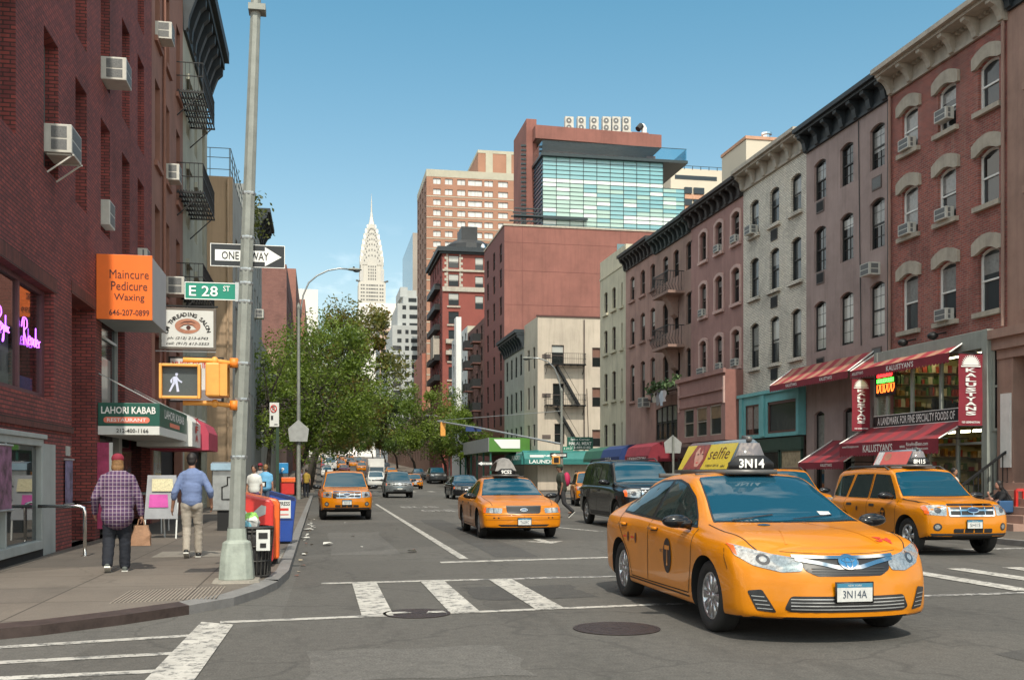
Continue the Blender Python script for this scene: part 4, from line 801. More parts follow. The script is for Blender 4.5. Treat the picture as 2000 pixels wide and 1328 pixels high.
part(t, 'base', lambda m: L.box(m, 15.2, 18.8, -.08, .02, .12, .249, m_dark))
part(l1, 'side_panel', lambda m: L.box(m, 18.83, 19.72, -.28, -.0, .12, 2.05, m_pale))
part(l1, 'entrance_recess', lambda m: (L.box(m, 20.95, 23.05, -1.3, -1.2, .12, 5.0, b_left), L.box(m, 21.1, 22.3, -1.19, -1.12, .12, 2.3, m_dark), L.box(m, 20.85, 20.949, -1.2, -.3, .12, 5.0, b_left), L.box(m, 23.051, 23.15, -1.2, -.3, .12, 5.0, b_left), L.box(m, 20.95, 23.05, -1.2, -.3, 4.95, 5.0, b_left)))
part(l1, 'upper_shop_window', lambda m: (L.box(m, 23.7, 23.8, -.25, -.16, 2.9, 5.0, m_pale), L.box(m, 26.3, 26.4, -.25, -.16, 2.9, 5.0, m_pale), L.sheet(m, 23.8, 26.3, 2.9, 5.0, -.22, m_glassb), L.box(m, 23.9, 25.7, -.215, -.20, 3.0, 4.2, mat('window_poster', (.33, .33, .31), .4, coat=.5, ns=2, var=.25)), L.box(m, 23.8, 26.3, -.21, -.17, 4.62, 4.68, m_let)))
part(l1, 'shop_interior', lambda m: (L.box(m, 23.5, 30.2, -1.2, -1.1, .12, 2.7, m_dark), L.box(m, 23.55, 24.0, -.3, -.22, .12, 2.7, mat('menu_strip', (.42, .42, .36), .5, ns=9, var=.5)), L.box(m, 26.2, 26.6, -.3, -.1, .12, 2.7, m_pale), L.sheet(m, 24.0, 26.2, .3, 2.6, -.25, m_glass), L.sheet(m, 26.6, 30.2, .3, 2.6, -.25, m_glass)))
for u, z, lb, kw in ((19.45, 7.15, 'large white air conditioner on brackets, lowest and nearest on the dark brick wall', dict(w=.75, h=.5, d=.42, bracket=True)), (24.1, 10.2, 'white air conditioner in the second window row of the dark brick wall', dict(w=.66, h=.5, d=.5)), (24.05, 7.0, 'slim white air conditioner cover under a first row window of the dark brick wall', dict(w=.6, h=.55, d=.16)), (28.7, 6.9, 'slim white air conditioner cover above the orange sign', dict(w=.5, h=.6, d=.2))): air_con(L, u, z, lb, **kw)
t = thing('wall_poster', 'blue and orange hanging poster strip on the brick pier', 'poster', L.p(20.5, 0, 1.2)); part(t, 'print', lambda m: L.box(m, 20.3, 20.85, .03, .04, .98, 1.78, mat('blurred_print', (.14, .12, .22), .5, ns=5, var=.9))); part(t, 'rod', lambda m: (m.tube([L.p(20.22, .04, .96), L.p(20.93, .04, .96)], .018, m_steel, 6), m.tube([L.p(20.22, .04, 1.8), L.p(20.93, .04, 1.8)], .018, m_steel, 6)))
t = thing('wall_poster', 'violet and orange poster hung at the left end of the street level shop window', 'poster', L.p(16.6, 0, 1.2)); part(t, 'print', lambda m: L.box(m, 15.9, 16.75, .07, .08, 1.0, 1.95, mat('violet_print', (.20, .09, .16), .5, ns=6, var=.9))); part(t, 'rod', lambda m: (m.tube([L.p(15.85, .08, .98), L.p(16.8, .08, .98)], .018, m_steel, 6), m.tube([L.p(15.85, .08, 1.96), L.p(16.8, .08, 1.96)], .018, m_steel, 6)))
t = thing('notice', 'small grey notice above the hanging poster strip', 'notice', L.p(20.6, 0, 1.85)); part(t, 'panel', lambda m: L.box(m, 20.45, 20.75, .002, .02, 1.87, 2.05, mat('grey_notice', (.4, .4, .38), .5, ns=20, var=.3)))
for i, (y, lb) in enumerate(((18.55, 'shining steel hand rail by the pale grey panel'), (21.0, 'shining steel hand rail by the brick entrance recess'))):
	t = thing('hand_rail', lb, 'railing', (-4.0, y, .12), 0, 'steel hand rails on the left pavement'); part(t, 'rail', lambda m: m.tube([(-4.7, y, .98), (-4.05, y, .98), (-3.97, y, .95), (-3.95, y, .88), (-3.95, y, .12)], .03, m_chrome, 10), smooth=True); part(t, 'foot', lambda m: m.lathe([(.07, 0), (.07, .015), (.03, .02)], m_chrome, (-3.95, y, .12), 12))
t = thing('iron_railing', 'pair of thin steel posts at the kebab shop door', 'railing', (-3.9, 24.5, .12)); part(t, 'rail', lambda m: (m.tube([(-4.6, 25.4, 1.05), (-3.75, 25.4, 1.05), (-3.7, 25.4, 1.0), (-3.7, 25.4, .12)], .025, m_steel, 8), m.tube([(-4.6, 26.6, 1.05), (-3.75, 26.6, 1.05), (-3.7, 26.6, 1.0), (-3.7, 26.6, .12)], .025, m_steel, 8)))
l2 = thing('stucco_building', 'dull brown stucco building between the dark brick and grey green buildings', 'building', (-4.7, 34, 0), 0, 'buildings along the left side of the avenue')
c2 = [31.55, 33.5, 36.0]; r2 = [(3.4, 5.6), (6.95, 9.35), (10.6, 13.0), (14.2, 16.5)]
m = MB(); shell(m, L, 30.5, 37.2, 0, 18.3, 14, s_l2, [(u - .47, u + .47, a, b) for u in c2 for a, b in r2] + [(30.8, 36.9, .3, 2.7)], depth=.25); m.build('wall', l2)
for u in c2:
	for a, b in r2: wi = window(l2, L, u, a, .94, b - a, .25, 0, m_dframe); part(wi, 'sill', lambda m: L.box(m, u - .6, u + .6, 0.002, .09, a - .16, a - .003, s_l2))
part(l2, 'rain_pipe', lambda m: m.tube([L.p(32.5, .06, 3), L.p(32.5, .06, 18)], .05, s_l2)); part(l2, 'shop_window', lambda m: (L.box(m, 30.8, 36.9, -.4, -.3, .12, 2.7, m_dark), L.sheet(m, 31, 33.6, .6, 2.6, -.2, m_glass)))
air_con(L, 31.5, 14.2, 'white air conditioner high on the dull brown building', .62, .5, .45); air_con(L, 33.5, 10.65, 'white air conditioner in the middle window of the dull brown building', .62, .5, .4); air_con(L, 33.5, 7.1, 'white air conditioner low on the dull brown building above the eye sign', .66, .55, .55)
l3 = thing('stucco_building', 'grey green stucco building with a huge dark bracketed cornice', 'building', (-4.7, 41, 0), 0, 'buildings along the left side of the avenue')
c3 = [38.6, 41.0, 43.6]; r3 = [(3.6, 5.6), (6.9, 9.0), (10.4, 12.4), (13.7, 15.6)]
m = MB(); shell(m, L, 37.2, 45, 0, 18.3, 14, s_l3, [(u - .45, u + .45, a, b) for u in c3 for a, b in r3] + [(37.6, 44.6, .3, 2.7)], depth=.2); m.build('wall', l3)
for u in c3:
	for a, b in r3: wi = window(l3, L, u, a, .9, b - a, .2, 0, m_dframe); part(wi, 'lintel', lambda m: L.box(m, u - .55, u + .55, .002, .12, b + .003, b + .2, s_l3))
part(l3, 'shop_window', lambda m: (L.box(m, 37.6, 44.6, -.4, -.3, .12, 2.7, m_dark), L.sheet(m, 38, 41, .6, 2.6, -.2, m_glass)))
cornice(l3, L, 37.2, 45.1, 17.0, 19.4, .9, m_blue, 8, .3)
def fire_escape(label, fac, u0, u1, z, out=1.0, rail=.95, stair=None):
	t = thing('fire_escape', label, 'fire escape', fac.p((u0 + u1) / 2, 0, z), 0, 'iron fire escapes')
	m = MB(); n = int(out / .085)
	for i in range(n + 1): o = .05 + (out - .05) * i / n; fac.box(m, u0, u1, o - .018, o + .018, z, z + .05, m_black)
	k = int((u1 - u0) / .55)
	for i in range(k + 1): u = u0 + (u1 - u0) * i / k; fac.box(m, u - .025, u + .025, 0, out + .03, z - .06, z - .001, m_black)
	m.build('platform', t)
	m = MB()
	for zz in (z + .5, z + rail): m.bar(fac.p(u0, out, zz), fac.p(u1, out, zz), .03, m_black); m.bar(fac.p(u0, 0, zz), fac.p(u0, out, zz), .03, m_black); m.bar(fac.p(u1, 0, zz), fac.p(u1, out, zz), .03, m_black)
	k = int((u1 - u0) / .16)
	for i in range(k + 1): u = u0 + (u1 - u0) * i / k; m.bar(fac.p(u, out, z), fac.p(u, out, z + rail), .016, m_black)
	for i in range(1, 6):
		for u in (u0, u1): m.bar(fac.p(u, out * i / 6, z), fac.p(u, out * i / 6, z + rail), .016, m_black)
	m.build('railing', t)
	m = MB()
	for u in (u0 + .1, u1 - .1): m.bar(fac.p(u, 0, z - .8), fac.p(u, out * .9, z - .06), .035, m_black)
	m.build('bracket', t)
	if stair:
		a, b = Vector(fac.p(*stair[0])), Vector(fac.p(*stair[1])); m = MB(); d = Vector(fac.p(0, .5, 0)) - Vector(fac.p(0, 0, 0))
		for q in (0, 1): m.bar(a + d * q, b + d * q, .05, m_black, .16)
		for i in range(13): c = a.lerp(b, i / 12); m.bar(c, c + d, .14, m_black, .02)
		m.bar(a + d + Vector((0, 0, .8)), b + d + Vector((0, 0, .8)), .03, m_black); m.build('stair', t)
	return t
fire_escape('upper black fire escape on the grey green building', L, 35.6, 39.3, 14.3, .85); fire_escape('middle black fire escape on the grey green building', L, 35.6, 39.3, 10.95, .85); fire_escape('lowest black fire escape on the grey green building behind the street name sign', L, 35.6, 39.3, 7.6, .85)
l4 = thing('stucco_building', 'tan stucco building standing forward with a blank side wall', 'building', (-3.65, 51, 0), 0, 'buildings along the left side of the avenue')
L4 = Fac('L', -3.65); h4s = [(u - .5, u + .5, a, b) for u in (47, 50, 53, 55.6) for a, b in ((4, 5.8), (7, 8.9), (10, 11.9))]
m = MB(); shell(m, L4, 45.1, 57, 0, 14.1, 14, mat('pale_grey_stucco', (.32, .31, .28), .85, ns=.8, var=.15, streak=.4), h4s, depth=.2); m.build('wall', l4); part(l4, 'side_wall', lambda m: m.box(-9, -3.66, 45.02, 45.09, 0, 14.15, s_l4)); part(l4, 'drain_pipe', lambda m: m.tube([(-3.85, 44.96, 0), (-3.85, 44.96, 14)], .05, s_l4, 6))
for h in h4s: window(l4, L4, (h[0] + h[1]) / 2, h[2], 1.0, h[3] - h[2], .2, 0, m_dframe)
t = thing('roof_fence', 'thin wire fence on the roof of the tan building', 'fence', (-4, 48, 14.1)); part(t, 'wire', lambda m: [m.bar((-7 + i * .8, 45.2, 14.1), (-7 + i * .8, 45.2, 15.4), .03, m_tinw) for i in range(5)] + [m.bar((-3.75, 45.2 + i, 14.1), (-3.75, 45.2 + i, 15.4), .03, m_tinw) for i in range(9)] + [m.bar((-7, 45.2, z), (-3.75, 45.2, z), .025, m_tinw) for z in (14.5, 15.0, 15.4)] + [m.bar((-3.75, 45.2, z), (-3.75, 53, z), .025, m_tinw) for z in (14.5, 15.0, 15.4)])
l5 = thing('stucco_building', 'grey building with a far jutting black cornice at the next corner', 'building', (-3.7, 62, 0), 0, 'buildings along the left side of the avenue')
L5 = Fac('L', -3.7); h5s = [(u - .5, u + .5, a, b) for u in (58.5, 61, 63.5, 66) for a, b in ((4, 5.9), (7.2, 9.1), (10.4, 12.2), (13.3, 15))]
m = MB(); shell(m, L5, 57.1, 68, 0, 17.2, 14, mat('grey_stucco', (.27, .28, .27), .85, ns=.8, var=.15, streak=.4), h5s, depth=.2); m.build('wall', l5); cornice(l5, L5, 62.5, 68.1, 16.0, 17.3, .8, m_blue, 5, .3)
for h in h5s: window(l5, L5, (h[0] + h[1]) / 2, h[2], 1.0, h[3] - h[2], .2, 0, m_dframe)
air_con(L5, 61, 10.5, 'small pale air conditioner on the grey corner building', .7, .5, .5)
# -- signs of the left row
def sign_text(t, rows, y):
	m = MB()
	for s, x, z, w, h, mm, kw in rows: m.text(s, (x, y, z), (1, 0, 0), (0, 0, 1), mm, w, h, **kw)
	return m.build('lettering', t)
m_or = mat('orange_sign_face', (.86, .17, .02), .45, ns=2, var=.06, coat=.2); m_brl = mat('dark_brown_lettering', (.07, .02, .015), .5, var=0)
t = thing('sign_box', 'orange projecting box sign for manicure, pedicure and waxing', 'sign', (-4.1, 23.1, 4.8))
part(t, 'face', lambda m: m.box(-4.69, -3.55, 23.1, 23.13, 4.83, 6.22, m_or), bevel=.006); part(t, 'casing', lambda m: m.box(-4.69, -3.56, 23.135, 25.2, 4.84, 6.2, mat('grey_sign_casing', (.42, .42, .42), .5, ns=1, var=.1)), bevel=.01)
sign_text(t, [('Maincure', -4.02, 5.80, .80, .19, m_brl, dict(bold=0)), ('Pedicure', -4.02, 5.55, .74, .19, m_brl, dict(bold=.004)), ('Waxing', -4.02, 5.29, .62, .19, m_brl, dict(bold=.004)), ('646-207-0899', -4.02, 4.98, .82, .13, m_brl, dict(bold=.01))], 23.094)
m_dgr = mat('dark_green_sign', (.012, .09, .065), .45, ns=2, var=.1); m_sal = mat('salmon_pill', (.75, .20, .13), .5, var=0); m_whs = mat('white_sign_face', (.62, .63, .60), .5, ns=3, var=.06)
t = thing('shop_canopy', 'dark green kebab restaurant canopy with white band and red pill', 'canopy', (-4.0, 25.5, 2.3))
part(t, 'panel', lambda m: (m.box(-4.69, -3.42, 23.25, 27.9, 2.56, 3.06, m_dgr),), bevel=.01); part(t, 'white_band', lambda m: m.box(-4.69, -3.425, 23.255, 27.89, 2.37, 2.558, m_whs), bevel=.006)
pill = lambda cx, z, w, h: [(cx + sx * (w / 2 - h / 2) + h / 2 * math.cos(a), z + h / 2 * math.sin(a)) for sx, a0 in ((1, -math.pi / 2), (-1, math.pi / 2)) for a in [a0 + math.pi * i / 8 for i in range(9)]]
part(t, 'pill', lambda m: (m.add([(x, 23.246, z) for x, z in pill(-4.1, 2.69, .95, .13)], [tuple(range(18))], m_sal), m.add([(-3.416, 25.6 + x, z) for x, z in pill(0, 2.66, 1.7, .1)], [tuple(range(18))], m_sal)))
sign_text(t, [('LAHORI KABAB', -4.06, 2.9, 1.12, .155, m_let, dict(bold=.022)), ('RESTAURANT', -4.1, 2.69, .8, .075, m_let, dict(bold=.01)), ('212-400-1166', -3.98, 2.46, .66, .085, m_bl, dict(bold=.01))], 23.24)
m = MB(); m.text('LAHORI KABAB', (-3.414, 25.6, 2.87), (0, 1, 0), (0, 0, 1), m_let, 3.3, .2, bold=.015); m.build('side_lettering', t)
part(t, 'stay', lambda m: (m.bar((-3.5, 23.4, 3.06), (-4.7, 23.4, 3.7), .025, m_steel), m.bar((-3.5, 27.7, 3.06), (-4.7, 27.7, 3.7), .025, m_steel)))
m_skin0 = mat('printed_skin', (.42, .19, .12), .5, ns=6, var=.25)
t = thing('projecting_sign', 'white projecting sign with an eye for a threading salon', 'sign', (-3.8, 31.1, 5.2))
part(t, 'frame', lambda m: m.box(-4.6, -3.0, 31.1, 31.22, 5.15, 6.36, mat('bronze_sign_frame', (.14, .12, .1), .5)), bevel=.01); part(t, 'face', lambda m: m.quad((-4.52, 31.092, 5.22), (-3.07, 31.092, 5.22), (-3.07, 31.092, 6.29), (-4.52, 31.092, 6.29), m_whs))
def arc_text(m, s, cx, cz, r, a0, a1, h, y, mm):
	for i, ch in enumerate(s):
		if ch == ' ': continue
		a = a0 + (a1 - a0) * i / (len(s) - 1); u = (math.sin(a), 0, -math.cos(a)); m.text(ch, (cx + r * math.cos(a), y, cz + r * math.sin(a)), u, (math.cos(a), 0, math.sin(a)), mm, None, h, bold=.03)
def eye(m, cx, cz, k, y):
	E = lambda fx, fz, mm, yy, dx=0, dz=0: m.add([(cx + dx * k + fx * k * math.cos(2 * math.pi * i / 28), yy, cz + dz * k + fz * k * math.sin(2 * math.pi * i / 28)) for i in range(28)], [tuple(range(28))], mm)
	E(.36, .22, m_skin0, y); m.add([(cx + k * x, y - .002, cz + k * z) for x, z in ((-.22, -.06), (-.1, .015), (.02, .03), (.14, .0), (.24, -.09), (.12, -.11), (-.06, -.115))], [tuple(range(7))], m_whs)
	E(.065, .065, m_brl, y - .004, .02, -.045); m.add([(cx + k * x, y - .003, cz + k * z) for x, z in ((-.24, .05), (-.1, .135), (.1, .15), (.27, .07), (.1, .115), (-.1, .10))], [tuple(range(6))], m_brl)
	m.add([(cx + k * x, y - .005, cz + k * z) for x, z in ((-.25, -.07), (-.1, .02), (.03, .04), (.15, .01), (.25, -.1), (.14, .03), (.02, .065), (-.12, .04))], [tuple(range(8))], m_brl)
part(t, 'eye_picture', lambda m: eye(m, -3.79, 5.83, 1.0, 31.085)); part(t, 'lettering', lambda m: (arc_text(m, 'OM THREADING SALON', -3.79, 5.57, .60, rad(172), rad(14), .12, 31.082, m_bl), m.text('ph: (212) 213-6743', (-3.79, 31.082, 5.47), (1, 0, 0), (0, 0, 1), m_bl, 1.15, .1, bold=.006, shear=.3), m.text('cell: (917) 613-5553', (-3.79, 31.082, 5.31), (1, 0, 0), (0, 0, 1), m_bl, 1.2, .1, bold=.006, shear=.3)))
part(t, 'hanger', lambda m: (m.bar((-4.7, 31.16, 6.42), (-2.95, 31.16, 6.42), .05, m_black), m.bar((-4.7, 31.16, 5.1), (-3.0, 31.16, 5.1), .03, m_steel)))
t = thing('projecting_sign', 'white music shop sign behind the pedestrian signal', 'sign', (-3.8, 33.0, 3.7)); part(t, 'frame', lambda m: m.box(-4.6, -2.95, 33.0, 33.12, 3.75, 5.15, m_dframe)); part(t, 'face', lambda m: m.quad((-4.54, 32.994, 3.8), (-3.02, 32.994, 3.8), (-3.02, 32.994, 5.09), (-4.54, 32.994, 5.09), m_whs)); sign_text(t, [('MUSIC OF INDIA', -3.78, 4.9, 1.4, .2, m_redl, dict(bold=.02))], 32.988)
t = thing('shop_awning', 'white rounded shop awning with red letters beyond the kebab canopy', 'awning', (-4.0, 29.2, 2.4)); part(t, 'canopy', lambda m: m.prism([(-4.69, 28.0, 2.25), (-3.3, 28.0, 2.25), (-3.3, 28.0, 2.9), (-3.5, 28.0, 3.1), (-4.69, 28.0, 3.2)], (0, 1.9, 0), m_whs)); m = MB()
for i, ch in enumerate('CFA'): m.text(ch, (-3.28, 28.9, 2.95 - i * .23), (0, 1, 0), (0, 0, 1), m_redl, .6, .19, bold=.03)
m.build('lettering', t)
t = thing('shop_awning', 'faded red dome awning over a shop door on the left pavement', 'awning', (-4.0, 31, 2.3)); part(t, 'canopy', lambda m: m.prism([(-4.69, 30.1, 2.2), (-3.1, 30.1, 2.2), (-3.1, 30.1, 2.7), (-3.22, 30.1, 2.95), (-3.5, 30.1, 3.1), (-4.69, 30.1, 3.2)], (0, 2.6, 0), mat('faded_red_cloth', (.42, .05, .09), .7, ns=2, var=.12)))
part(t, 'stay', lambda m: m.bar((-3.2, 30.2, 3.0), (-4.69, 30.2, 3.6), .02, m_steel))
t = thing('poster_strip', 'tall red and white poster strip beside the kebab shop door', 'poster', (-4.4, 23.2, .3)); part(t, 'print', lambda m: m.box(-4.69, -4.45, 23.2, 23.23, .35, 2.2, mat('magenta_print', (.4, .05, .13), .5, ns=3, var=.5))); part(t, 'white_edge', lambda m: m.box(-4.45, -4.38, 23.2, 23.23, .35, 2.2, m_whs))
# -- beyond the next cross street
G_R = 'buildings beyond the cross street on the right'
m_crm = mat('cream_render', (.48, .41, .33), .85, ns=.35, var=.13, streak=.35); m_shut = mat('brown_shutter', (.16, .075, .05), .6)
t = thing('cream_building', 'cream corner building with a fire escape on its blank side wall', 'building', (18.6, 87.1, 0), 0, G_R)
S = Fac('S', 87.1)
hs = [(19.85, 20.95, 10.95, 12.75), (19.95, 20.95, 7.4, 9.4), (20.1, 21.0, 4.1, 5.9), (23.5, 24.3, 10.9, 12.6), (23.5, 24.3, 7.4, 9.1), (23.5, 24.4, 3.9, 5.4)]
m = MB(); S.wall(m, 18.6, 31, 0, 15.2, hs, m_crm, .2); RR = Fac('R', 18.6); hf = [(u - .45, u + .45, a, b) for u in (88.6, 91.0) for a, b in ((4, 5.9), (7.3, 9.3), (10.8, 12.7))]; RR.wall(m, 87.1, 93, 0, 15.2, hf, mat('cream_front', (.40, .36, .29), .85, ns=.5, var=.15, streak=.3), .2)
m.quad((18.6, 87.1, 15.2), (31, 87.1, 15.2), (31, 93, 15.2), (18.6, 93, 15.2), m_roof); m.quad((18.6, 93, 0), (31, 93, 0), (31, 93, 15.2), (18.6, 93, 15.2), m_crm); m.build('wall', t)
part(t, 'coping', lambda m: m.box(18.5, 31, 87.0, 87.3, 15.202, 15.32, m_brl)); part(t, 'rain_pipe', lambda m: (m.tube([(22.75, 87.0, 3), (22.75, 87.0, 15)], .06, m_bframe, 6), m.tube([(23.0, 87.05, 9), (23.2, 87.05, 3.5)], .03, m_bframe, 5)))
for i, h in enumerate(hs): window(t, S, (h[0] + h[1]) / 2, h[2], h[1] - h[0], h[3] - h[2], .18, 0, m_bframe, m_glass, 'hung', m_shut if i > 2 else m_blind, .5 if i > 2 else (.35 if i == 0 else 0))
for h in hf: window(t, RR, (h[0] + h[1]) / 2, h[2], .9, h[3] - h[2], .18, 0, m_dframe)
for z in (11.6, 8.2, 4.6): part(t, 'vent_louvre', lambda m: S.box(m, 19.0, 19.75, .002, .06, z, z + .32, m_bframe))
fire_escape('rusty fire escape, upper landing on the cream side wall', S, 19.2, 22.7, 11.0, .9, .95, ((20.2, .1, 10.9), (22.2, .1, 7.5))); fire_escape('rusty fire escape, lower landing on the cream side wall', S, 19.2, 22.7, 7.45, .9, .95, ((20.2, .1, 7.3), (22.2, .1, 4.0)))
def block(name, label, x0, x1, y0, y1, z1, ms, mf, sw=(), fw=(), side='R', depth=.15, fm=None, pane=None, style='hung', z0=0, bm=None, split=0, lim=100, cat='building', grp=None, roof=True):
	t = thing(name, label, cat, ((x0 + x1) / 2, y0, z0), 0, grp); S = Fac('S', y0); F2 = Fac(side, x0 if side == 'R' else x1)
	m = MB(); S.wall(m, x0, x1, z0, z1, list(sw), ms, depth); F2.wall(m, y0, y1, z0, z1, list(fw), mf, depth)
	xo = x1 if side == 'R' else x0
	m.quad((xo, y0, z0), (xo, y1, z0), (xo, y1, z1), (xo, y0, z1), ms); m.quad((x0, y1, z0), (x1, y1, z0), (x1, y1, z1), (x0, y1, z1), ms)
	m.quad((x0, y0, z1), (x1, y0, z1), (x1, y1, z1), (x0, y1, z1), m_roof); m.build('wall', t)
	r = random.Random(len(label)); allw = [(S, h) for h in sorted(sw, key=lambda h: -h[3])] + [(F2, h) for h in sorted(fw, key=lambda h: h[0])]
	for i, (f, h) in enumerate(allw[:lim]):
		k = r.random(); window(t, f, (h[0] + h[1]) / 2, h[2], h[1] - h[0], h[3] - h[2], depth * .9, 0, fm or m_dframe, pane or m_glass, style, bm if bm and k < .8 else None, split)
	if allw[lim:]:
		m = MB()
		for f, h in allw[lim:]: f.sheet(m, h[0], h[1], h[2], h[3], -depth * .8, m_glass)
		w = m.build('window', t); w['kind'] = 'stuff'
	return t
def gridw(us, w, zs, h): return [(u - w / 2, u + w / 2, z, z + h) for u in us for z in zs]
m_gst = mat('grey_green_facade', (.28, .28, .25), .85, ns=.5, var=.18, streak=.4); b_bal = brick('brown_brick_far', (.19, .075, .06), (.15, .06, .05), (.12, .08, .07), streak=.25); m_htl = mat('hotel_red', (.23, .092, .072), .8, ns=.35, var=.22, streak=.25); m_htl2 = mat('hotel_front', (.15, .05, .043), .75, ns=.4, var=.12)  # hotel front: darker copy of the hotel red, its shade put into the colour
t = block('stucco_building', 'grey green building with a dark bracketed cornice behind the cream corner', 18.6, 30, 93.1, 103.4, 14.6, m_gst, m_gst, (), gridw([94.6, 97, 99.4, 101.8], .95, [4, 7.4, 10.8], 1.95), grp=G_R); cornice(t, Fac('R', 18.6), 93.1, 103.4, 13.2, 14.9, .9, m_blue, 9, .35)
ft = [103.5 + 2.1 + i * 4.2 for i in range(3)]
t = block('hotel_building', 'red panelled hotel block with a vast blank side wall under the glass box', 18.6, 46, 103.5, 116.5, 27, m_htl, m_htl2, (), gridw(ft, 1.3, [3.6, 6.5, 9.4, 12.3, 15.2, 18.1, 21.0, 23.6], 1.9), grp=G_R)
S = Fac('S', 103.5)
part(t, 'panel_joint', lambda m: ([S.box(m, 18.6, 46, .001, .012, z, z + .03, m_htl2) for z in (18.9, 22.4, 25.3)] + [S.box(m, x, x + .03, .001, .0125, 10, 27, m_htl2) for x in (20.5, 31)])); part(t, 'coping', lambda m: (m.box(18.5, 46, 103.42, 103.7, 27.002, 27.18, m_stone), m.box(18.52, 18.75, 103.71, 116.5, 27.002, 27.18, m_stone))); part(t, 'side_window', lambda m: m.box(30.6, 33.5, 103.46, 103.49, 24.1, 25.6, mat('sky_glass', (.12, .2, .22), .05, var=0)))
m_cwg = glass('curtain_wall_glass', (.20, .42, .45), .07, 1., .25); m_cwp = glass('pale_wall_glass', (.7, .8, .76), .12, .8); m_cwy = glass('olive_wall_glass', (.36, .52, .46), .09, .9, .2); m_mul = mat('dark_mullion', (.02, .035, .04), .4)
GY = 106.; gx0, gx1, gx2 = YX(1060, GY), YX(1295, GY), YX(1337, GY); gz1 = YZ(1060, 306, GY); gz0 = 27.05; gz2 = YZ(1337, 368, GY)
t = thing('glass_block', 'teal glass curtain wall box on top of the hotel with a glass balustrade', 'glass block', ((gx0 + gx1) / 2, GY, gz0)); S = Fac('S', GY); r = random.Random(4)
ncol = 9; nrow = 18; cw = (gx1 - gx0) / ncol; rh = (gz1 - gz0) / nrow
m = MB(); m.box(gx0 + .3, gx2 - .3, GY + .3, 115, gz0, gz2 - .2, m_mul); m.box(gx0 + .3, gx1 - .1, GY + .3, 115, gz2 - .2, gz1 - .1, m_mul); m.build('core', t)
def panes(m):
	for j in range(nrow):
		for i in range(ncol + 2):
			x0 = gx0 + cw * i; x1 = min(x0 + cw, gx2 if i >= ncol else gx1)
			if i >= ncol and gz0 + rh * (j + 1) > gz2 + .1 or x1 <= x0: continue
			k = nrow - 1 - j; mm = m_cwg if k < 5 else m_cwp if k == 5 or (k in (13, 14) and i > 5) else (m_cwy if (i < 5 and k > 5 and r.random() < .8) or r.random() < .25 else m_cwg)
			if r.random() < .08 and k > 5: mm = m_cwp
			S.sheet(m, x0, x1, gz0 + rh * j, gz0 + rh * (j + 1), 0, mm)
part(t, 'glazing', panes)
part(t, 'mullion', lambda m: ([S.box(m, gx0 + cw * i - .03, gx0 + cw * i + .02, .001, .05, gz0, gz1, m_mul) for i in range(ncol + 1)] + [S.box(m, gx2 - .05, gx2, .001, .09, gz0, gz2, m_mul)] + [S.box(m, gx0, gx2 if gz0 + rh * j < gz2 else gx1, .001, .05, gz0 + rh * j - .022, gz0 + rh * j + .022, m_mul) for j in range(nrow + 1)]))
FG = Fac('R', gx0); gy1 = FY(1040, gx0)
part(t, 'side_glazing', lambda m: [FG.sheet(m, GY, gy1, gz0 + rh * j, gz0 + rh * (j + 1), 0, glass('blue_side_glass', (.06, .16, .25), .05, 1.)) for j in range(nrow)]); part(t, 'side_mullion', lambda m: [FG.box(m, GY, gy1, .001, .08, gz0 + rh * j - .05, gz0 + rh * j + .05, m_mul) for j in range(nrow + 1)])
part(t, 'roof_slab', lambda m: m.box(gx0 - .25, gx2 + .2, GY - .5, 116, gz1, gz1 + .3, m_mul)); m_bal = clear_glass('balustrade_glass', (.72, .88, .92), .04)
part(t, 'balustrade', lambda m: (m.box(gx0 - .1, gx2 + .1, GY - .35, GY - .30, gz1 + .3, gz1 + 1.55, m_bal), m.box(gx0 - .15, gx0 - .1, GY - .3, 112, gz1 + .3, gz1 + 1.55, m_bal), m.box(gx0 - .1, gx2 + .1, GY - .37, GY - .28, gz1 + 1.552, gz1 + 1.6, m_mul), m.box(gx2, gx2 + .05, GY - .3, 113, gz1 + .3, gz1 + 1.55, m_bal)))
part(t, 'sun_shade', lambda m: (m.box(20.0, gx0 + (gx1 - gx0) * .36, GY - .5, GY - .2, gz0 + rh * 3.1, gz0 + rh * 3.1 + .3, m_mul), *[m.bar((19.3 + i * .5, GY - .3, gz0 + .1), (20.6 + i * .4, GY - .3, gz0 + rh * 3.1), .06, m_mul) for i in range(7)], *[m.box(19.3 + i * .2, gx0 - .05, GY - .6 + i * .05, GY - .45 + i * .05, gz0 + .5 + i * .45, gz0 + .62 + i * .45, m_mul) for i in range(5)]))
RY = 110.5; X = lambda px: YX(px, RY); Z = lambda px, py: YZ(px, py, RY)
t = thing('penthouse_frame', 'red brown penthouse frame with a jutting slab above the glass box', 'penthouse', (X(1150), RY, 27))
part(t, 'frame', lambda m: (m.box(X(1028), X(1048), RY, 118, 27.1, Z(1028, 232), m_htl), m.box(X(1048), X(1278), RY + 2.0, 118, gz1 + 1, Z(1150, 240), m_htl), m.box(X(1268), X(1286), RY + 1, 118, gz1 + .4, Z(1286, 300), m_htl)), bevel=.03)
part(t, 'slab', lambda m: m.prism([(X(1040), RY - 1.6, Z(1040, 279)), (X(1283), RY - 1.6, Z(1283, 298)), (X(1283), RY - 1.6, Z(1283, 298) + 1.45), (X(1040), RY - 1.6, Z(1040, 279) + 1.45)], (0, 5, 0), m_htl)); part(t, 'soffit', lambda m: m.quad((X(1044), RY - 1.55, Z(1040, 279) - .03), (X(1281), RY - 1.55, Z(1283, 298) - .03), (X(1281), RY + 3, Z(1283, 298) - .03), (X(1044), RY + 3, Z(1040, 279) - .03), m_bstone))
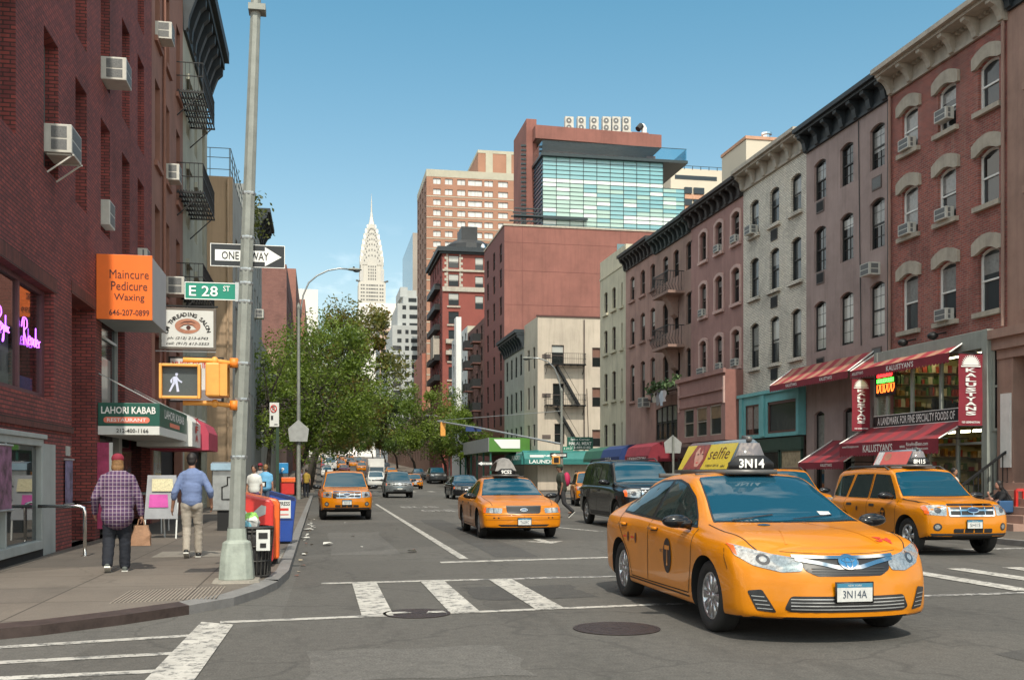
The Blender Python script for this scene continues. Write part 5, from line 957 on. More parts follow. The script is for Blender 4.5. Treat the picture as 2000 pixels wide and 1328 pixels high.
part(t, 'louvre', lambda m: [m.box(X(1018), X(1027), RY - .1, RY + .2, 28.0 + i * .5, 28.18 + i * .5, m_mul) for i in range(20)]); part(t, 'niche', lambda m: m.box(X(1054), X(1092), RY + 1.93, RY + 1.99, Z(1060, 262) + .9, Z(1060, 240), m_bframe))
for i, px in enumerate((1114, 1138, 1163, 1187, 1206, 1226)):
	zb = Z(px, 262) + .35; t = thing('condenser_unit', 'grey two fan condenser unit, one of six in a row on the penthouse slab', 'condenser', (X(px), RY + .5, zb), 0, 'condenser units on the penthouse')
	x, y = X(px), RY + .2
	part(t, 'stand', lambda m: m.box(x - .55, x + .5, y, y + .5, zb - .6, zb - .02, mat('unit_grey', (.48, .47, .42), .5, var=.15))); part(t, 'casing', lambda m: m.box(x - .52, x + .42, y, y + .6, zb, zb + 1.65, mat('unit_grey', (0, 0, 0))))
	for q in (.42, 1.2): part(t, 'fan', lambda m: (m.lathe([(.29, -.02), (.3, -.04), (0, -.035)], m_acg, (x - .12, y, zb + q), 14, 'y'), m.lathe([(0, -.05), (.09, -.045), (.09, -.03)], m_whs, (x - .12, y, zb + q), 8, 'y')))
t = thing('roof_duct', 'white bent duct with a dark hood at the right end of the penthouse', 'duct', (X(1270), RY, Z(1270, 250))); part(t, 'pipe', lambda m: m.tube([(X(1272), RY + 2.6, Z(1270, 265)), (X(1272), RY + 2.6, Z(1272, 236)), (X(1269), RY + 2.6, Z(1272, 232)), (X(1264), RY + 2.6, Z(1264, 231))], .32, m_white, 8)); part(t, 'hood', lambda m: m.tube([(X(1266), RY + 2.5, Z(1264, 231)), (X(1258), RY + 2.3, Z(1262, 240))], .35, m_black, 8))
t = block('brick_building', 'brown brick building with planted balconies left of the red hotel', 18.6, 32, 116.6, 130, 19.5, b_bal, b_bal, (), gridw([118.5, 122, 125.5, 128.6], 1.3, [3.5, 6.3, 9.1, 11.9, 14.7, 17.2], 1.7), grp=G_R)
for u in (120, 126.5):
	for z in (6.2, 9, 11.8, 14.6, 17.1): part(t, 'balcony', lambda m: (m.box(17.6, 18.59, u - 1, u + 1, z - .15, z, b_bal), m.box(17.6, 17.66, u - 1, u + 1, z, z + .9, m_black), m.box(17.66, 18.59, u - 1, u - .95, z, z + .9, m_black)))
t = block('slim_building', 'slim white and cream building squeezed between two red buildings', 18.6, 26, 130.2, 146, 20.5, mat('cream_far', (.5, .48, .38), .8, ns=.4), mat('white_far', (.5, .53, .53), .8, ns=.4), gridw([20.2, 22.2], .7, [8, 11, 14, 17], 1.5), gridw([132, 135, 138, 141, 144], 1.1, [6, 9, 12, 15, 18], 1.8), grp=G_R); part(t, 'white_fin', lambda m: m.box(17.9, 18.59, 136, 138, 8, 22.5, m_white))
m_rq = mat('deep_red_brick', (.235, .062, .047), .8, ns=.6, var=.15); QY = 158.; SQ = Fac('S', QY); qx = 18.65
X = lambda px: YX(px, QY); Z = lambda py: YZ(900, py, QY)
qs = [(X(876), X(896), Z(y + 24), Z(y)) for y in (500, 536, 573, 609, 645, 681, 717, 753)] + [(X(928), X(944), Z(y + 26), Z(y)) for y in (502, 539, 577)] + [(X(975), X(983), Z(y + 26), Z(y)) for y in (504, 541)]
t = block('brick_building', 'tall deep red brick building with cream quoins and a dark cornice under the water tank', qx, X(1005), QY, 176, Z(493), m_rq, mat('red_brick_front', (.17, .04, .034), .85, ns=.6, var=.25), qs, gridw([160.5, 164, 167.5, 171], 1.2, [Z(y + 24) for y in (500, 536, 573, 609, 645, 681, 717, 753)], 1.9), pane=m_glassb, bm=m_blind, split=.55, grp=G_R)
part(t, 'cornice', lambda m: (m.box(qx - .8, X(1005), QY - .7, 176, Z(493) + .002, Z(484), m_blue), m.box(qx - .4, X(1005), QY - .35, 176, Z(497), Z(493), m_blue))); part(t, 'stone_band', lambda m: (SQ.box(m, qx, X(1004), .002, .22, Z(531), Z(527), m_stone), SQ.box(m, qx, X(1004), .002, .25, Z(570), Z(561), m_cream)))
def quoins(m):
	for i in range(14):
		w = .25 if i % 2 else .55; z = Z(560) + i * .42
		for a, s in ((X(876), -1), (X(896), 1)): SQ.box(m, min(a + s * .08, a + s * (.08 + w)), max(a + s * .08, a + s * (.08 + w)), .002, .07, z, z + .4, m_cream)
	for y in (573, 609, 645, 681, 717, 753): SQ.box(m, X(873), X(899), .002, .18, Z(y + 28), Z(y + 25), m_cream)
part(t, 'quoin', quoins)
for py in (650, 672): part(t, 'bay_window', lambda m: m.box(X(870), X(902), QY - .9, QY - .01, Z(py + 22), Z(py + 14), m_cream)); part(t, 'bay_window', lambda m: m.box(qx - 1.0, qx - .01, QY + 4, QY + 8, Z(py + 22), Z(py), m_cream))
part(t, 'balcony', lambda m: [m.box(qx - .9, qx - .01, QY + 3, QY + 15, Z(y), Z(y) + .9, m_black) for y in (560, 600, 640, 700, 740)])
t = thing('water_tank', 'black roof tank housing with a square hatch above the deep red building', 'water tank', (X(930), QY + 6, Z(480))); m_tank = mat('tank_black', (.022, .024, .026), .5, var=.35, ns=.8)
part(t, 'tank', lambda m: m.lathe([(3.9, Z(487)), (3.7, Z(466)), (2.6, Z(457)), (1.2, Z(456)), (0, Z(456))], m_tank, (X(925), QY + 6, 0), 14)); part(t, 'hatch', lambda m: m.box(X(908), X(940), QY + 4, QY + 9, Z(456), Z(430), m_tank)); part(t, 'dome', lambda m: m.ell((X(949), QY + 3, Z(478)), (.55, .55, 1.0), m_chrome, 10, 8))
TY = 290.; X = lambda px: YX(px, TY); Z = lambda py: YZ(900, py, TY); ST = Fac('S', TY); tx = X(860)
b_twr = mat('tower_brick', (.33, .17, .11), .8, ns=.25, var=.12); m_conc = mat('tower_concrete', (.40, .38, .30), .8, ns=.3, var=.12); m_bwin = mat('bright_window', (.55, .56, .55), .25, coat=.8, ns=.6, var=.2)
rows = [351 + 20.4 * i for i in range(20)]; cols = [(842, 859), (865, 882), (893, 907), (914, 940), (946, 961), (973, 990)]
sw = [(X(a + 4 if a < 890 else a), X(b + 2), Z(y + 11), Z(y)) for y in rows for a, b in cols if a > 830]
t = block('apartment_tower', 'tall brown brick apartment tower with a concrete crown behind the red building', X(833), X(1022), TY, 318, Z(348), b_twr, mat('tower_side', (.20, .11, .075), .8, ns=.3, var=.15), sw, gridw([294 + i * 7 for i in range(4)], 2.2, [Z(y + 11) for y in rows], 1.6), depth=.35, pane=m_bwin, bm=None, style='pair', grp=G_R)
part(t, 'crown', lambda m: m.box(X(833) - .05, X(1022), TY - .05, 318, Z(348) + .002, Z(334), m_conc)); part(t, 'floor_band', lambda m: [ST.box(m, X(833), X(1010), .002, .08, Z(y + 15.5), Z(y + 13.8), m_conc) for y in rows[1:]])
part(t, 'penthouse', lambda m: (m.box(X(940), X(1018), TY + 6, 330, Z(334) + .1, Z(284), b_twr), m.box(X(940) - .1, X(1018) + .1, TY + 5.9, 330, Z(284) + .002, Z(278), m_conc), *[m.box(X(a), X(b), TY + 5.8, TY + 5.99, Z(334) + .1, Z(284), m_conc) for a, b in ((955, 969), (996, 1006))])); part(t, 'vent_cap', lambda m: m.lathe([(2.0, Z(278)), (2.0, Z(277)), (0, Z(273))], m_black, (X(966), TY + 10, 0), 8))
part(t, 'base_front', lambda m: m.box(X(826), X(833) - .02, TY + 2, 318, 0, Z(690), mat('tower_base', (.34, .12, .08), .8, ns=.3)))
WY = 345.; X = lambda px: YX(px, WY); Z = lambda py: YZ(790, py, WY); m_wh = mat('pale_grey_panels', (.40, .42, .41), .7, ns=.2, var=.1); m_wh2 = mat('pale_side_panels', (.34, .37, .38), .7, ns=.2, var=.1)
zz = [17.4 * i for i in range(14)]
def wrows(x0s, y0, y1): return [(X(a), X(b), Z(y + 9), Z(y)) for a, b in x0s for y in [606 + q for q in zz] if y0 <= y < y1]
sw = wrows([(767, 783), (791, 799), (804, 818)], 668, 830)
t = block('stepped_building', 'pale grey stepped office building with dark window bands by the avenue', X(757), X(822), WY, 385, Z(684), m_wh, m_wh2, sw, gridw([350 + i * 6 for i in range(5)], 3.5, [Z(y + 9) for y in (692, 709, 727, 744, 762, 779, 796)], 1.8), depth=.3, style='plain', pane=m_glassb, grp=G_R)
def tier(m, x0, x1, y0, y1, z0, z1, mm): m.box(x0, x1, y0, y1, z0, z1, mm)
for a, b, y0, py1, py0, cs in ((768, 822, WY + 4, 632, 684, [(777, 786), (793, 800), (804, 820)]), (780, 822, WY + 8, 585, 632, [(789, 797), (803, 820)]), (793, 822, WY + 12, 566, 585, [(803, 820)])):
	part(t, 'upper_tier', lambda m: (m.box(X(a), X(b), y0, 385, Z(py0) + .002, Z(py1), m_wh), *[m.box(X(c) + .1, X(d), y0 - .06, y0 - .01, Z(y + 8), Z(y), m_glassb) for c, d in cs for y in [q + 4 for q in (566, 585, 603, 620, 637, 654, 671)] if py1 <= y < py0 - 6]))
part(t, 'roof_house', lambda m: (m.box(X(788), X(803), WY + 14, 380, Z(566), Z(546), m_wh), m.box(X(803), X(822), WY + 16, 380, Z(566), Z(550), m_wh)))
block('glass_tower', 'grey brown glass tower rising behind the stepped office building', YX(806, 400), YX(826, 400), 400, 450, YZ(810, 455, 400), mat('bronze_glass', (.28, .24, .2), .3, coat=.4, ns=.05, var=.2), glass('grey_tower_glass', (.2, .24, .26), .15, .8), grp=G_R)
block('pale_building', 'pinkish pale building low behind the avenue trees', YX(742, 520), YX(775, 520), 520, 560, YZ(760, 640, 520), mat('pinkish_render', (.5, .36, .3), .8, ns=.1), m_wh2, gridw([YX(742 + q * 6, 520) for q in range(1, 5)], 2, [YZ(750, y, 520) for y in (790, 770, 750, 730, 710, 690, 670, 655)], 2), grp=G_R)
block('pale_building', 'broad bright white block at the foot of the spired skyscraper', YX(700, 1080), YX(776, 1080), 1080, 1110, YZ(740, 592, 1080), mat('bright_white_block', (.68, .65, .60), .7, ns=.03, var=.08), m_wh2, grp=G_R)
block('low_building', 'low dark fronted building hidden by trees on the right side', 18.6, 30, 177, 288, 13, m_bstone, m_bstone, (), gridw([180 + 6 * i for i in range(17)], 1.4, [4, 7, 10], 1.8), grp=G_R)
BY = 200.; X = lambda px: YX(px, BY); Z = lambda px, py: YZ(px, py, BY); m_ctw = mat('cream_tower', (.56, .50, .40), .8, ns=.15, var=.08)
t = block('cream_tower', 'cream apartment tower with rounded balcony windows behind the row house roofs', X(1310), X(1460), BY, 230, Z(1380, 332), m_ctw, m_ctw, grp='towers behind the right hand row')
part(t, 'window_band', lambda m: [m.box(X(1318), X(1400) - .3 * i, BY - .06, BY - .01, Z(1360, 352 + 22 * i), Z(1360, 344 + 22 * i), m_glassb) for i in (0,)] + [m.box(X(a), X(b), BY - .5, BY - .01, Z(1360, y + 12), Z(1360, y), m_glassb) for y in (368, 391, 412) for a, b in ((1336, 1350), (1354, 1374))]); part(t, 'brick_band', lambda m: [m.box(X(1312), X(1458), BY - .3, BY - .005, Z(1360, y + 9), Z(1360, y), mat('peach_brick', (.5, .28, .18), .8)) for y in (381, 403)]); part(t, 'roof_rail', lambda m: [m.box(X(1318), X(1430), BY - .05, BY, Z(1360, 326), Z(1360, 325), m_mul)] + [m.box(X(p), X(p) + .15, BY - .05, BY, Z(1360, 332), Z(1360, 326), m_mul) for p in range(1320, 1432, 16)])
t = thing('roof_bulkhead', 'tan stair bulkhead with a steel flue on the roof of the purple house', 'bulkhead', (20.7, 47, 14.7)); part(t, 'wall', lambda m: (m.box(20.0, 21.9, 46, 49, 14.71, 17.5, m_ctw), m.box(19.95, 21.95, 45.95, 49.05, 17.501, 17.65, mat('peach_brick', (0, 0, 0))))); part(t, 'flue', lambda m: m.lathe([(.18, 17.65), (.18, 18.1), (.26, 18.1), (.26, 18.2), (0, 18.3)], m_chrome, (21.5, 47, 0), 10))
# -- far left
G_L = 'buildings beyond the cross street on the left'
block('grey_building', 'grey lower building behind the big street tree on the left', -16, -4.7, 86.5, 118, 12.5, m_gst, m_gst, (), gridw([88 + 3 * i for i in range(10)], 1.1, [3.8, 6.8, 9.6], 1.9), 'L', grp=G_L)
block('brownstone_building', 'brownish lower building in line behind the left trees', -16, -4.7, 118.2, 149.8, 15.5, m_bstone, m_bstone, (), gridw([120 + 3 * i for i in range(10)], 1.1, [4.8, 7.8, 10.6, 13], 1.9), 'L', grp=G_L)
b_far = brick('far_brown_brick', (.23, .105, .085), (.19, .085, .07), (.15, .11, .1), bw=.5, bh=.18, streak=.2)
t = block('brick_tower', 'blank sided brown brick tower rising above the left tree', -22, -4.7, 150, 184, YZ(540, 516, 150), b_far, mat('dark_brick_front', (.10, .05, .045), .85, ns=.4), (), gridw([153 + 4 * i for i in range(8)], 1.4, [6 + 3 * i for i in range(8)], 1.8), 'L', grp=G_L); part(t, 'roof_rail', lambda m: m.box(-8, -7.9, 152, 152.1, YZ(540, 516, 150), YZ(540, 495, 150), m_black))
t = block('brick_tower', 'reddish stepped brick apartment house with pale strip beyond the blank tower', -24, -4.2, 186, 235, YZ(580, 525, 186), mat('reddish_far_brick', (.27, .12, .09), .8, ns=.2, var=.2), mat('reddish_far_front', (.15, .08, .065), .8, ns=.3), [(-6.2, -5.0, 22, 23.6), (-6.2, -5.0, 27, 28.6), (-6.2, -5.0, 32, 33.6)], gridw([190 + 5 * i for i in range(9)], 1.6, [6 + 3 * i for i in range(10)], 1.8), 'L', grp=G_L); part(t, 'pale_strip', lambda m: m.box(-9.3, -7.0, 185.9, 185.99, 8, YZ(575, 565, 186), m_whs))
block('brick_tower', 'lower far brick apartment house ending the left skyline', -24, -3.4, 240, 330, YZ(600, 585, 240), mat('reddish_far_brick', (0, 0, 0)), mat('reddish_far_front', (0, 0, 0)), (), gridw([245 + 8 * i for i in range(8)], 2.2, [8 + 3.2 * i for i in range(9)], 1.8), 'L', grp=G_L)
block('pale_building', 'small bright building sliver at the far end of the left skyline', -20, -1.0, 520, 560, YZ(606, 565, 520), mat('bright_white_block', (0, 0, 0)), m_wh2, side='L', grp=G_L)
# -- spired skyscraper
m_sp = mat('bright_steel_cladding', (.47, .45, .405), .45, .15, ns=.02, var=.05); m_spb = mat('white_glazed_brick', (.50, .475, .42), .6, ns=.05, var=.06); m_spd = mat('grey_tower_window', (.12, .12, .115), .4)
CY = 1150.; cx = YX(725.5, CY); dpp = (CY * CC + cx * SS) / 2000; Zc = lambda py: 1.53 + (925 - py) * dpp
t = thing('skyscraper', 'white spired art deco skyscraper with arched crown at the end of the avenue', 'skyscraper', (cx, CY, 0)); B = lambda m, hw, z0, z1, mm, c=0: m.box(cx - hw, cx + hw, CY - hw, CY + hw, z0, z1, mm)
part(t, 'shaft', lambda m: (B(m, 14.8, 0, Zc(556), m_spb), B(m, 13.2, Zc(556), Zc(530), m_spb), m.box(cx - 9, cx + 9, CY - 14.2, CY + 14.2, Zc(556), Zc(524), m_spb), B(m, 12.2, Zc(530), Zc(510), m_sp)))
def crown(m):
	prof = [(512, 12.1), (500, 11.2), (490, 10.2), (480, 9.0), (470, 7.8), (460, 6.4), (450, 4.9), (442, 3.7), (434, 2.5), (425, 1.6), (415, .9), (395, .5), (378, .05)]
	rows = []
	for py, hw in prof:
		ch = hw * .35; rows.append([(cx + x, CY + y, Zc(py)) for x, y in ((-hw + ch, -hw), (hw - ch, -hw), (hw, -hw + ch), (hw, hw - ch), (hw - ch, hw), (-hw + ch, hw), (-hw, hw - ch), (-hw, -hw + ch))])
	m.grid(rows, m_sp, closed=True)
part(t, 'spire', crown)
def arches(m):
	for k, (py, hw, dy, yo) in enumerate(((512, 10.4, 22, 12.9), (500, 9.6, 21, 12.1), (488, 8.6, 20, 11.2), (476, 7.4, 18, 10.1), (464, 6.0, 17, 8.8), (452, 4.6, 15, 7.2), (441, 3.2, 12, 5.2))):
		z0 = Zc(py + 10); h = dy * dpp; n = 14
		for sy in (-1, 1):
			pts = [(cx + hw * math.cos(math.pi * i / n), CY + sy * yo, z0 + h * math.sin(math.pi * i / n) ** .8) for i in range(n + 1)]; m.prism(pts, (0, -sy * yo, 0), m_sp)
			pts = [(cx + sy * yo, CY + hw * math.cos(math.pi * i / n), z0 + h * math.sin(math.pi * i / n) ** .8) for i in range(n + 1)]; m.prism(pts, (-sy * yo, 0, 0), m_sp)
part(t, 'crown_arch', arches)
if 1:
	for py, hw, dy, yo in ((512, 10.4, 22, 12.9), (500, 9.6, 21, 12.1), (488, 8.6, 20, 11.2), (476, 7.4, 18, 10.1), (464, 6.0, 17, 8.8), (452, 4.6, 15, 7.2)):
		z0 = Zc(py + 10); h = dy * dpp
		for i in range(1, 8):
			a = math.pi * i / 8; x, z = cx + hw * .86 * math.cos(a), z0 + h * .9 * math.sin(a) ** .8 - .2; part(t, 'crown_window', lambda m: m.add([(x - .8, CY - yo - .1, z - 1.4), (x + .8, CY - yo - .1, z - 1.4), (x, CY - yo - .1, z + 1.1)], [(0, 1, 2)], m_spd))
part(t, 'arched_bay', lambda m: m.prism([(cx + 5.2, CY - 14.3, Zc(556)), (cx + 5.2, CY - 14.3, Zc(522))] + [(cx + 5.2 * math.cos(math.pi * i / 10), CY - 14.3, Zc(522) + 5.5 * math.sin(math.pi * i / 10)) for i in range(1, 10)] + [(cx - 5.2, CY - 14.3, Zc(522)), (cx - 5.2, CY - 14.3, Zc(556))], (0, -.4, 0), m_spb))
part(t, 'window_row', lambda m: [m.box(cx + x - .62, cx + x + .62, CY - yo - .1, CY - yo - .02, Zc(py) - 1.0, Zc(py) + 1.0, m_spd) for py in range(526, 556, 6) for x, yo in ((-3.6, 14.72), (-1.1, 14.72), (1.1, 14.72), (3.6, 14.72))] + [m.box(cx + x - .9, cx + x + .9, CY - 14.95, CY - 14.82, Zc(py) - .8, Zc(py) + .8, m_spd) for py in range(562, 602, 7) for x in (-11.5, -9, -5.5, -3, -.9, .9, 3, 5.5, 9, 11.5)] + [m.box(cx + x - .8, cx + x + .8, CY - 13.35, CY - 13.22, Zc(554), Zc(532), mat('grey_pier', (.45, .44, .42), .6)) for x in (-10.5, -12.3, 10.5, 12.3)])
part(t, 'eagle', lambda m: [m.bar((cx + sx * 13.5, CY - 13.5, Zc(556) + .5), (cx + sx * 17.2, CY - 16.5, Zc(556) + 1.2), 1.6, m_spd) for sx in (-1, 1)])
# -- street furniture
m_pole = mat('weathered_pole', (.235, .245, .22), .6, .15, ns=5, var=.22, streak=.45, bump=.1); m_polel = mat('pale_green_base', (.29, .32, .275), .6, ns=6, var=.25, streak=.5, bump=.15)
m_sgrn = mat('street_sign_green', (.0, .20, .13), .4, var=.05); m_sblk = mat('sign_black', (.012, .015, .018), .4, var=.05); m_sback = mat('sign_back_grey', (.36, .37, .36), .5, .4, ns=5, var=.15, streak=.3); m_sigy = mat('signal_yellow', (.68, .31, .06), .5, ns=6, var=.15); m_sigo = mat('signal_orange_clamp', (.72, .2, .02), .5)
t = thing('street_pole', 'tall octagonal grey green pole with flared square base at the corner', 'pole', (-1.07, 13.84, .12))
OC = lambda r, z, cx=-1.07, cy=13.84: (cx, cy, z, r)
m = MB(); rows = []
for z, r, dx in ((.80, .112, 0), (1.6, .104, .02), (3.0, .094, .075), (4.5, .085, .13), (6.2, .075, .19), (8.5, .064, .27)):
	rows.append([(-1.07 + dx + r * math.cos(math.pi / 8 + k * math.pi / 4), 13.84 + r * math.sin(math.pi / 8 + k * math.pi / 4), z) for k in range(8)])
m.grid(rows, m_pole, closed=True); m.build('shaft', t)
sq = lambda h, z: [(-1.07 + x * h, 13.84 + y * h, z) for x, y in ((-1, -.6), (-.6, -1), (.6, -1), (1, -.6), (1, .6), (.6, 1), (-.6, 1), (-1, .6))]
part(t, 'base', lambda m: m.grid([sq(.215, .15), sq(.222, .17), sq(.198, .48), sq(.178, .60), sq(.172, .64), sq(.125, .66), sq(.115, .82)], m_polel, closed=True), bevel=.012); part(t, 'footing', lambda m: m.grid([sq(.30, .12), sq(.285, .155), sq(.2, .16)], m_slab, closed=True))
for z, dx in ((1.75, .027), (2.5, .058), (2.97, .075), (3.78, .104), (4.02, .112), (4.2, .118), (4.62, .134), (5.2, .155)): part(t, 'steel_band', lambda m: m.lathe([(.086 + .02 * (5 - z) / 3, z - .02), (.09 + .02 * (5 - z) / 3, z), (.086 + .02 * (5 - z) / 3, z + .02)], m_steel, (-1.07 + dx, 13.84, 0), 8))
part(t, 'pole_cap', lambda m: m.box(-.92, -.70, 13.73, 13.95, 7.58, 7.66, m_pole))
def flat_sign(name, label, x0, x1, y, z0, z1, face, edge=None, loc=None, tilt=0, grp=None):
	t = thing(name, label, 'sign', ((x0 + x1) / 2, y, z0), 0, grp); z = lambda x: tilt * (x - x0)
	part(t, 'plate', lambda m: m.prism([(x0, y, z0 + z(x0)), (x1, y, z0 + z(x1)), (x1, y, z1 + z(x1)), (x0, y, z1 + z(x0))], (0, .012, 0), face)); return t
yb = 13.99; t = flat_sign('traffic_sign', 'black and white one way sign strapped behind the tall pole', -1.42, -.46, yb, 4.265, 4.565, m_sblk)
part(t, 'border', lambda m: [m.box(a, b, yb - .005, yb - .001, c, d, m_let) for a, b, c, d in ((-1.42, -.46, 4.265, 4.273), (-1.42, -.46, 4.557, 4.565), (-1.42, -1.412, 4.273, 4.557), (-.468, -.46, 4.273, 4.557))])
part(t, 'arrow', lambda m: (m.quad((-1.36, yb - .004, 4.34), (-.68, yb - .004, 4.34), (-.68, yb - .004, 4.485), (-1.36, yb - .004, 4.485), m_let), m.add([(-.72, yb - .0045, 4.285), (-.505, yb - .0045, 4.41), (-.72, yb - .0045, 4.54)], [(0, 1, 2)], m_let)))
part(t, 'lettering', lambda m: (m.text('ONE', (-1.165, yb - .008, 4.412), (1, 0, 0), (0, 0, 1), m_bl, .22, .105, bold=.01), m.text('WAY', (-.79, yb - .008, 4.412), (1, 0, 0), (0, 0, 1), m_bl, .24, .105, bold=.01)))
yb = 13.84; t = flat_sign('street_name_sign', 'green street name sign with white border on the tall pole', -1.725, -1.08, yb, 3.795, 4.02, m_sgrn)
part(t, 'border', lambda m: [m.box(a, b, yb - .005, yb - .001, c, d, m_let) for a, b, c, d in ((-1.725, -1.08, 3.795, 3.805), (-1.725, -1.08, 4.01, 4.02), (-1.725, -1.717, 3.805, 4.01), (-1.088, -1.08, 3.805, 4.01))])
part(t, 'lettering', lambda m: (m.text('E 28', (-1.49, yb - .008, 3.905), (1, 0, 0), (0, 0, 1), m_let, .36, .135, bold=.008), m.text('ST', (-1.20, yb - .008, 3.945), (1, 0, 0), (0, 0, 1), m_let, .085, .07, bold=.006)))
part(t, 'bracket', lambda m: m.box(-1.09, -1.04, yb - .02, yb + .03, 3.78, 4.03, m_steel))
t = thing('pedestrian_signal', 'yellow pedestrian signal pair showing a white walking figure', 'signal', (-1.6, 13.85, 2.4))
def hous(m, x0, x1, y0, y1, z0, z1): m.box(x0, x1, y0, y1, z0, z1, m_sigy)
h1 = part(t, 'housing', lambda m: hous(m, -1.97, -1.50, 13.52, 13.72, 2.49, 2.90), bevel=.02)
part(h1, 'visor_frame', lambda m: (m.box(-1.985, -1.95, 13.42, 13.52, 2.475, 2.915, m_sigy), m.box(-1.52, -1.485, 13.42, 13.52, 2.475, 2.915, m_sigy), m.box(-1.95, -1.52, 13.42, 13.52, 2.475, 2.51, m_sigy), m.box(-1.95, -1.52, 13.42, 13.52, 2.88, 2.915, m_sigy)), bevel=.008)
part(h1, 'screen', lambda m: m.box(-1.95, -1.52, 13.495, 13.517, 2.51, 2.88, mat('signal_screen', (.055, .065, .065), .5, ns=80, var=.2)))
m_walk_l = mat('walk_light', (.42, .44, .55), .5, var=0, emit=(.75, .78, 1), es=.1)
def walker(m):
	P = lambda x, z: (-1.80 + x * .45, 13.49, 2.68 + z * .45); q = lambda *p: m.add([P(*a) for a in p], [tuple(range(len(p)))], m_walk_l)
	q(*[(.045 + .04 * math.cos(i * .6), .235 + .04 * math.sin(i * .6)) for i in range(11)]); q((-.05, .16), (.06, .19), (.075, .02), (-.05, .0)); q((-.06, .0), (.02, .0), (-.06, -.14), (-.12, -.26), (-.17, -.25), (-.11, -.12)); q((.0, .01), (.075, .02), (.095, -.12), (.12, -.25), (.05, -.26), (.03, -.1)); q((.05, .18), (.12, .08), (.2, .03), (.18, -.01), (.08, .05)); q((-.05, .16), (-.13, .06), (-.11, -.02), (-.07, .0), (-.07, .08))
part(h1, 'walking_figure', walker)
h2 = part(t, 'housing', lambda m: hous(m, -1.44, -1.26, 13.56, 14.0, 2.52, 2.95), bevel=.02); part(h2, 'screen', lambda m: m.box(-1.262, -1.252, 13.62, 13.94, 2.56, 2.91, mat('signal_screen', (0, 0, 0)))); part(h2, 'visor_frame', lambda m: (m.box(-1.26, -1.17, 13.58, 13.61, 2.53, 2.94, m_sigy), m.box(-1.26, -1.17, 13.95, 13.98, 2.53, 2.94, m_sigy), m.box(-1.26, -1.17, 13.61, 13.95, 2.91, 2.94, m_sigy), m.box(-1.26, -1.17, 13.61, 13.95, 2.53, 2.56, m_sigy)))
for z in (2.99, 2.44): part(t, 'arm', lambda m: (m.tube([(-1.08, 13.80, z - .03), (-1.33, 13.76, z), (-1.42, 13.72, z), (-1.72, 13.64, z - .005)], .032, m_sigy, 10), m.ell((-1.34, 13.75, z), (.05, .05, .055), m_sigy, 10, 8), m.lathe([(.0, -.06), (.055, -.06), (.055, .06), (0, .06)], m_sigo, (-1.10, 13.78, z - .02), 10)), smooth=True)
m_mesh = mat('bin_mesh', (.045, .043, .04), .6, .3, ns=40, var=.6); m_bag = mat('dark_liner', (.03, .03, .032), .35, ns=9, var=.5, bump=.5)
t = thing('litter_bin', 'overflowing wire litter bin behind the corner pole with a small notice', 'litter bin', (-.93, 14.42, .12))
part(t, 'basket', lambda m: ([m.tube([(-.93 + .25 * math.cos(a), 14.42 + .25 * math.sin(a), .14), (-.93 + .30 * math.cos(a), 14.42 + .30 * math.sin(a), .80)], .012, m_mesh, 5) for a in [2 * math.pi * i / 26 for i in range(26)]], [m.tube([(-.93 + (.25 + .05 * (z - .14) / .66) * math.cos(2 * math.pi * i / 24), 14.42 + (.25 + .05 * (z - .14) / .66) * math.sin(2 * math.pi * i / 24), z) for i in range(25)], .013, m_mesh, 5) for z in (.15, .35, .55, .75, .80)])); part(t, 'liner', lambda m: m.lathe([(.2, .15), (.24, .2), (.27, .6), (.285, .79), (.25, .82)], m_bag, (-.93, 14.42, 0), 24), smooth=True)
part(t, 'notice', lambda m: (m.box(-.84, -.66, 14.12, 14.13, .5, .78, m_whs), m.box(-.81, -.69, 14.113, 14.119, .66, .74, m_bl), m.box(-.79, -.71, 14.113, 14.119, .54, .6, m_bl)))
r = random.Random(8)
for i, c in enumerate(((.02, .33, .28), (.62, .08, .2), (.6, .6, .6), (.25, .5, .1), (.5, .5, .48), (.1, .35, .45))):
	q = (-.93 + r.uniform(-.16, .16), 14.42 + r.uniform(-.2, .05), .84 + r.uniform(-.02, .12)); t2 = thing('plastic_bag', ['teal', 'pink', 'white', 'lime green', 'grey', 'blue'][i] + ' crumpled rubbish heaped on the litter bin', 'rubbish', q, 0, 'rubbish in the bin')
	part(t2, 'wrapper', lambda m: m.add([(q[0] + x * (.09 + .05 * r.random()), q[1] + y * (.08 + .05 * r.random()), q[2] + z * (.07 + .05 * r.random())) for x, y, z in [(math.sin(u) * math.cos(v), math.sin(u) * math.sin(v), math.cos(u)) for u in [math.pi * k / 6 for k in range(7)] for v in [2 * math.pi * k / 9 for k in range(9)]]], [(i * 9 + k, i * 9 + (k + 1) % 9, i * 9 + 9 + (k + 1) % 9, i * 9 + 9 + k) for i in range(6) for k in range(9)], mat('rubbish_%d' % i, c, .35, ns=9, var=.3, coat=.3)))
m_bluep = mat('blue_plastic', (.012, .055, .28), .4, ns=4, var=.15, coat=.2)
def red_box(x, y, col, label, k):
	t = thing('newspaper_box', label, 'newspaper box', (x, y, .12), 0, 'newspaper boxes'); w = .52
	part(t, 'cabinet', lambda m: m.prism([(x - w, y, .2), (x - w, y, 1.25), (x + .0, y, 1.13), (x + .04, y, 1.05), (x + .03, y, .2)], (0, .36, 0), col), bevel=.03); part(t, 'window', lambda m: m.add([(x - .22, y - .004, .86), (x - .08, y - .004, .92), (x - .07, y - .004, 1.04), (x - .14, y - .004, 1.06), (x - .26, y - .004, .95)], [(0, 1, 2, 3, 4)], m_steel)); part(t, 'foot', lambda m: m.box(x - .45, x, y + .05, y + .3, .12, .2, m_dark)); return t
